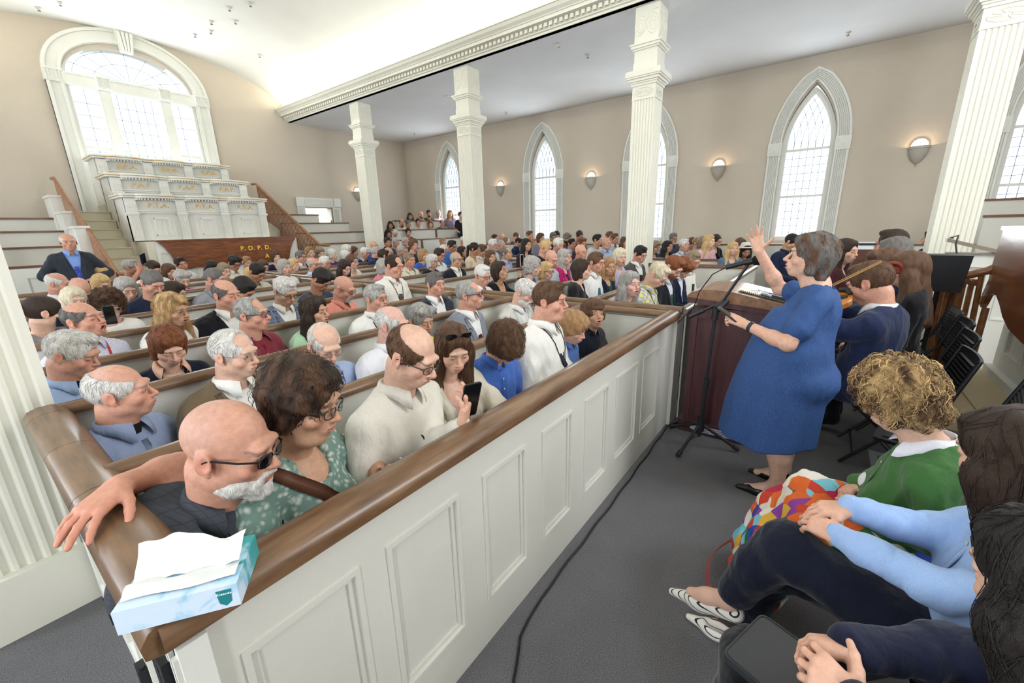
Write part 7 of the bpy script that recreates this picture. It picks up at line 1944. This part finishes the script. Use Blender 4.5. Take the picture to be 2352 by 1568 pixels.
b = MB(); arcp = [(.83, 1.155), (.80, 1.185), (.73, 1.205), (.62, 1.21), (.50, 1.20), (.10, 1.115), (.09, 1.075), (.83, 1.145)]
b.prism([(y, z) for y, z in arcp], .60, 0, 3.415); at_(b, 'top_board', OAKT, True)
# things on the lectern: notebook, glasses, pen
def tilt(x, y, h=0): return (x, y, 1.20 + (y - .50) * .212 + h)
nb2 = empty('notebook', tilt(3.62, .33)); tag(nb2, 'open spiral notebook with cream pages lying on the lectern top', 'notebook')
def qd(b, c, hx, hy, h0, h1, ang=0):
    P = [(c[0] + a * math.cos(ang) - d_ * math.sin(ang), c[1] + a * math.sin(ang) + d_ * math.cos(ang)) for a, d_ in ((-hx, -hy), (hx, -hy), (hx, hy), (-hx, hy))]
    b.hexa([tuple(np.array(tilt(x, y, h0)) - np.array(nb2.location)) for x, y in P], [tuple(np.array(tilt(x, y, h1)) - np.array(nb2.location)) for x, y in P])
b = MB(); qd(b, (3.60, .33), .10, .16, .006, .014); b.build('pages', mat('paper_cream', 'e6dccb', .7), nb2)
b = MB()
for k in range(22): qd(b, (3.495, .18 + .0138 * k), .006, .002, .004, .018)
b.build('spiral_binding', IRON, nb2)
ph = empty('clipboard', tilt(3.52, .22)); tag(ph, 'black clip case at the near edge of the lectern top', 'clipboard')
b = MB(); l0 = np.array(ph.location)
for c, hx, hy, h0, h1 in (((3.51, .24), .035, .10, .016, .026), ((3.50, .22), .02, .05, .026, .040)):
    P = [(c[0] + a, c[1] + d_) for a, d_ in ((-hx, -hy), (hx, -hy), (hx, hy), (-hx, hy))]; b.hexa([tuple(np.array(tilt(x, y, h0)) - l0) for x, y in P], [tuple(np.array(tilt(x, y, h1)) - l0) for x, y in P])
b.build('case', IRON, ph)
pn = MB(); pn.tube([tilt(3.66, .38, .020), tilt(3.64, .20, .020)], .0055, 8); tag(pn.build('pen', mat('pen_blue', '2c5fd0', .3), None, True), 'blue pen lying on the open notebook', 'pen')
eg = MB(); P0 = np.array(tilt(3.55, .36, .028))
for dy in (-.035, .035): eg.tube([P0 + [.022 * math.cos(a), dy + .028 * math.sin(a), .006 * math.sin(a)] for a in np.linspace(0, 2 * PI, 17)], .002, 6, cap=False)
eg.tube([P0 + [0, -.007, .0], P0 + [.004, 0, .006], P0 + [0, .007, 0]], .002, 6); eg.tube([P0 + [0, .062, .0], P0 + [.03, .06, .004], P0 + [.05, -.06, .0]], .0018, 6); eg.tube([P0 + [0, -.062, .0], P0 + [.035, -.06, .002], P0 + [.045, .05, .0]], .0018, 6)
tag(eg.build('reading_glasses', mat('clear_plastic', 'c9ccd2', .15, spec=.6), None, True), 'folded reading glasses with pale frame on the notebook', 'glasses')

# microphone stand
ms = empty('microphone_stand', (3.20, .62, 0)); tag(ms, 'black tripod microphone stand with boom arm in front of the lectern', 'microphone stand')
def ab(b, name, m, smooth=True): o = b.build(name, m, ms, smooth); o.location = (-3.20, -.62, 0); return o
b = MB(); b.tube([(3.20, .60, .10), (3.20, .575, 1.07)], .012, 10); b.tube([(3.20, .598, .16), (3.20, .59, .52)], .017, 10); b.tube([(3.20, .589, .50), (3.20, .587, .58)], .022, 10); ab(b, 'pole', IRON)
for x, y in ((2.95, .69), (3.40, .87), (3.29, .33)):
    b = MB(); b.tube([(3.20, .60, .21), (x, y, .020)], .012, 8); b.tube([(3.20 + (x - 3.2) * .55, .60 + (y - .60) * .55, .105), (3.20, .60, .12)], .006, 6); lg2 = ab(b, 'leg', IRON)
    d_ = np.array([x - 3.2, y - .6, -.19]); d_ /= np.linalg.norm(d_); e_ = np.array([x, y, .020]); b = MB(); b.tube([e_ - d_ * .05, e_ - d_ * .005], .018, 8); ft = b.build('rubber_foot', IRON, lg2, True)
b = MB(); b.tube([(3.20, .60, .15), (3.20, .60, .26)], .030, 12); b.tube([(3.20, .577, 1.03), (3.20, .573, 1.13)], .024, 12); b.tube([(3.17, .56, 1.11), (3.23, .52, 1.17)], .026, 10); ab(b, 'clutch', IRON)
b = MB(); b.tube([(3.19, .745, 1.035), (3.20, .54, 1.16), (3.20, .405, 1.43)], .010, 8); b.tube([(3.19, .745, 1.035), (3.195, .65, 1.092)], .015, 8); ab(b, 'boom_arm', IRON)
b = MB(); b.tube([(3.20, .54, 1.40), (3.20, .42, 1.440)], .016, 10); b.tube([(3.20, .43, 1.437), (3.20, .36, 1.452)], .022, 10); mc = ab(b, 'microphone', IRON)
b = MB(); b.tube([(3.20, .385, 1.447), (3.20, .375, 1.449), (3.20, .345, 1.455), (3.20, .325, 1.459), (3.20, .318, 1.460)], [.020, .031, .033, .026, .010], 14); b.build('foam_windscreen', mat('black_foam', '0d0d10', .95), mc, True)
b = MB(); b.tube([(3.20, .545, 1.398), (3.20, .62, 1.35), (3.22, .70, 1.22), (3.25, .735, 1.10), (3.32, .86, .95)], .004, 6); ab(b, 'cable', IRON)

# floor cable
cpts = [(3.57, .84), (3.43, .90), (3.21, .895), (2.9, .885), (2.607, .88), (2.3, .872), (2.0, .868), (1.65, .866), (1.33, .862), (1.11, .83), (.95, .75), (.86, .66), (.80, .5)]
pp = []
for i in range(len(cpts) - 1):
    for t in np.linspace(0, 1, 6)[:-1]: x = cpts[i][0] * (1 - t) + cpts[i + 1][0] * t; y = cpts[i][1] * (1 - t) + cpts[i + 1][1] * t; pp.append((x, y + .004 * math.sin(x * 17), .008))
tag(MB().tube(pp, .006, 6).build('cable', IRON, None, True), 'long black cable running along the carpet at the foot of the pew front', 'cable')

# violin and bow
vl = empty('violin', (3.62, -.02, 1.13)); tag(vl, 'amber violin held under the chin of the player in the navy suit', 'violin')
vx = np.array([-.12, .93, -.25]); vx /= np.linalg.norm(vx); vn = np.array([-.45, .12, .88]); vn -= vx * (vn @ vx); vn /= np.linalg.norm(vn); vy = np.cross(vn, vx)
def Vv(a, b_, c): return tuple(vx * a + vy * b_ + vn * c)
outl = []
for t in np.linspace(0, 1, 31): 
    w = .102 * math.sin(PI * min(1, t * 1.0)) ** .45; w *= 1 - .36 * math.exp(-((t - .52) / .11) ** 2); w *= 1 - .16 * (t > .6); outl.append((-.18 + .36 * t, w))
ring = outl + [(a, -w) for a, w in outl[::-1][1:-1]]
b = MB(); N_ = len(ring)
for k, (h_, sc_) in enumerate(((-.021, .97), (-.017, 1.0), (.017, 1.0), (.021, .97))): b.v += [Vv(a * sc_, w * sc_, h_) for a, w in ring]
b.f = [tuple(range(N_))[::-1], tuple(range(3 * N_, 4 * N_))] + [(k * N_ + i, k * N_ + (i + 1) % N_, (k + 1) * N_ + (i + 1) % N_, (k + 1) * N_ + i) for k in range(3) for i in range(N_)]; b.m = [0] * len(b.f)
b.build('violin_body', mat('violin_varnish', 'a4601c', .2, 'wood', col2='c98432', stretch=(3, 3, 20), coat=.7), vl)
b = MB()
def bx_(a0, a1, w0, w1, h0, h1): b.hexa([Vv(a0, -w0, h0), Vv(a0, w0, h0), Vv(a1, w1, h0), Vv(a1, -w1, h0)], [Vv(a0, -w0, h1), Vv(a0, w0, h1), Vv(a1, w1, h1), Vv(a1, -w1, h1)])
bx_(.02, .31, .019, .012, .022, .032); bx_(-.15, -.05, .010, .022, .024, .034); b.build('fingerboard', IRON, vl)
b = MB(); bx_(-.012, -.006, .02, .02, .02, .05); bx_(.17, .32, .014, .011, .0, .022); b.tube([Vv(.32, 0, .010), Vv(.37, 0, .004), Vv(.40, 0, -.012), Vv(.385, 0, -.03), Vv(.365, 0, -.018)], [.013, .012, .011, .010, .005], 8); b.build('neck_scroll', mat('violin_varnish', 'a4601c', .2), vl, True)
b = MB(); b.tube([Vv(-.17, -.02, .025), Vv(-.16, -.06, .04), Vv(-.12, -.08, .035)], .016, 8); b.build('chin_rest', IRON, vl, True)
tag(MB().tube([(3.60, -.30, 1.43), (3.52, .0, 1.22), (3.48, .14, 1.13)], .004, 6).tube([(3.605, -.295, 1.437), (3.53, .0, 1.232), (3.49, .135, 1.14)], .0025, 4).build('violin_bow', mat('bow_wood', 'b58a50', .4), None, True), 'pale slim violin bow slanting up over the musicians', 'bow')
cs = MB(); cc = np.array([3.95, -.40, 1.35])
sp = [cc + np.array([0, (.052 - .0065 * t) * math.cos(t), (.052 - .0065 * t) * math.sin(t)]) for t in np.linspace(0, 6.6, 44)]
cs.tube(sp, [.020 - .0003 * i for i in range(44)], 8); cs.tube([cc + [0, .055, -.01], cc + [0.02, .05, -.15], cc + [.03, .03, -.5], cc + [.05, .06, -.95]], .021, 8)
cs.tube([cc + [-.05, .0, .0], cc + [.05, .0, .0]], .026, 12)
tag(cs.build('cello', mat('cello_varnish', '6a2414', .2, spec=.6), None, True), 'dark red cello scroll and neck rising beside the brown hair', 'cello')

# chairs, speaker, keyboard, binder
def chair(x, y, rz, label, group='black folding chairs'):
    r = empty('folding_chair', (x, y, 0), rz); tag(r, label, 'chair', group)
    m = mat('chair_black_plastic', '17181c', .45, spec=.4)
    b = MB(); b.hexa([(-.21, -.20, .43), (.21, -.20, .43), (.20, .20, .42), (-.20, .20, .42)], [(-.22, -.21, .455), (.22, -.21, .455), (.21, .21, .445), (-.21, .21, .445)]); b.box(-.18, .18, -.17, .17, .455, .462); b.build('seat', m, r)
    b = MB(); pts = [(-.22 + .44 * k / 8, .25 + .02 * math.sin(PI * k / 8)) for k in range(9)]
    for (x0, y0), (x1, y1) in zip(pts[:-1], pts[1:]): b.hexa([(x0, y0, .58), (x1, y1, .58), (x1, y1 + .014, .58), (x0, y0 + .014, .58)], [(x0, y0 + .08, .86), (x1, y1 + .08, .86), (x1, y1 + .094, .86), (x0, y0 + .094, .86)])
    for k in range(9): z = .61 + .025 * k; b.box(-.17, .17, .245 + (z - .58) * .285, .262 + (z - .58) * .285, z, z + .008)
    b.build('backrest', m, r)
    for sx in (-1, 1):
        b = MB(); b.tube([(sx * .225, -.22, .012), (sx * .225, .24, .56), (sx * .225, .33, .86)], .012, 8); b.build('leg', m, r, True)
        b = MB(); b.tube([(sx * .20, .28, .012), (sx * .20, -.17, .43)], .012, 8); b.build('leg', m, r, True)
    b = MB(); b.tube([(-.225, -.16, .09), (.225, -.16, .09)], .009, 6); b.tube([(-.20, .22, .07), (.20, .22, .07)], .009, 6); b.build('crossbar', m, r, True)
chair(1.92, -.52, PI, 'black folding chair under the person in the green cardigan'); chair(1.40, -.56, PI, 'black folding chair under the person in the pale blue shirt'); chair(.87, -.56, PI, 'black folding chair in the bottom right corner under the person in navy')
chair(3.76, -.50, PI, 'black folding chair under the violin player'); chair(3.22, -.62, PI - .2, 'empty black folding chair just behind the violin player with tilted mesh back')
chair(4.42, -.62, PI, 'black folding chair under the musician in the blue jacket', ); chair(2.62, -.55, PI, 'empty black folding chair beyond the person in the green cardigan')
chair(5.0, -.70, PI, 'black folding chair under the musician with straight grey brown hair'); chair(5.5, -.72, PI, 'black folding chair under the farthest musician')
chair(5.8, -.40, PI + .3, 'black folding chair under the person with dark hair behind the conductor'); chair(8.7, .25, 2.4, 'black folding chair under the person in the navy sweater by the large window')
spk = empty('loudspeaker', (5.55, -.90, 0)); tag(spk, 'black loudspeaker on a stand in front of the big right column', 'speaker')
b = MB(); b.hexa([(-.14, -.13, 1.03), (.14, -.13, 1.03), (.11, .13, 1.03), (-.11, .13, 1.03)], [(-.16, -.15, 1.36), (.16, -.15, 1.36), (.12, .14, 1.36), (-.12, .14, 1.36)]); b.build('cabinet', mat('speaker_black', '1b1c20', .6), spk)
b = MB(); b.tube([(0, 0, .0), (0, 0, 1.03)], .02, 8); b.tube([(0, 0, .35), (.25, .1, .012)], .01, 6); b.tube([(0, 0, .35), (-.25, .1, .012)], .01, 6); b.tube([(0, 0, .35), (0, -.25, .012)], .01, 6); b.build('stand', IRON, spk, True)
b = MB(); cw_ = [(.1, -.14, 1.18), (.3, -.2, 1.15), (.6, -.20, 1.22), (.8, -.18, 1.42), (1.0, -.22, 1.50), (1.25, -.20, 1.47), (1.40, -.25, 1.46)]
b.tube(cw_, .008, 6); b.tube([(.1, -.1, 1.25), (.2, -.14, 1.22), (.22, -.15, 1.0), (.1, -.1, .75), (-.1, -.1, .5), (-.2, -.05, .02)], .006, 6); b.build('cable', IRON, spk, True)
kb = empty('keyboard_cabinet', (8.1, -.48, 0)); tag(kb, 'brown cabinet with a white keyboard on top behind the musicians', 'cabinet')
b = MB(); b.box(-.3, .3, -.24, .16, 0, 1.28); b.build('cabinet_body', mat('cabinet_brown', '4a2c20', .4, 'wood', col2='5f3a2a', stretch=(3, 3, 14)), kb); b = MB(); b.box(-.28, .28, -.23, .15, 1.28, 1.33).box(-.28, .1, -.23, .15, 1.33, 1.37); b.build('keyboard_top', mat('keyboard_white', 'd8dade', .4), kb)
b = MB(); b.box(-.285, -.20, -.2, .12, 1.335, 1.365); b.build('dark_display', IRON, kb)
bd = empty('binder', (.99, -.03, .66)); tag(bd, 'dark leather binder lying on the lap at the bottom edge', 'binder')
P = [(1.107, .007), (.925, .073), (.87, -.075), (1.05, -.14)]; c_ = np.mean(P, 0); b = MB(); cor = []
for i in range(4):
    p0, p1, p2 = [np.array(P[(i + k) % 4]) for k in (-1, 0, 1)]; a_ = p1 + (p0 - p1) / np.linalg.norm(p0 - p1) * .022; d_ = p1 + (p2 - p1) / np.linalg.norm(p2 - p1) * .022
    for t in np.linspace(0, 1, 5): q = (1 - t) ** 2 * a_ + 2 * t * (1 - t) * p1 + t * t * d_; cor.append((q[0] - .99, q[1] + .03))
b.prism(cor, .018, 2, .0); b.build('cover', mat('binder_leather', '23272c', .45, 'paint', spec=.5), bd)
b = MB(); b.tube([(c_[0] - .99 + (x - c_[0] + .99) * .95, c_[1] + .03 + (y - c_[1] - .03) * .95, .019) for x, y in cor + cor[:1]], .0012, 4, cap=False); b.build('stitching', IRON, bd)
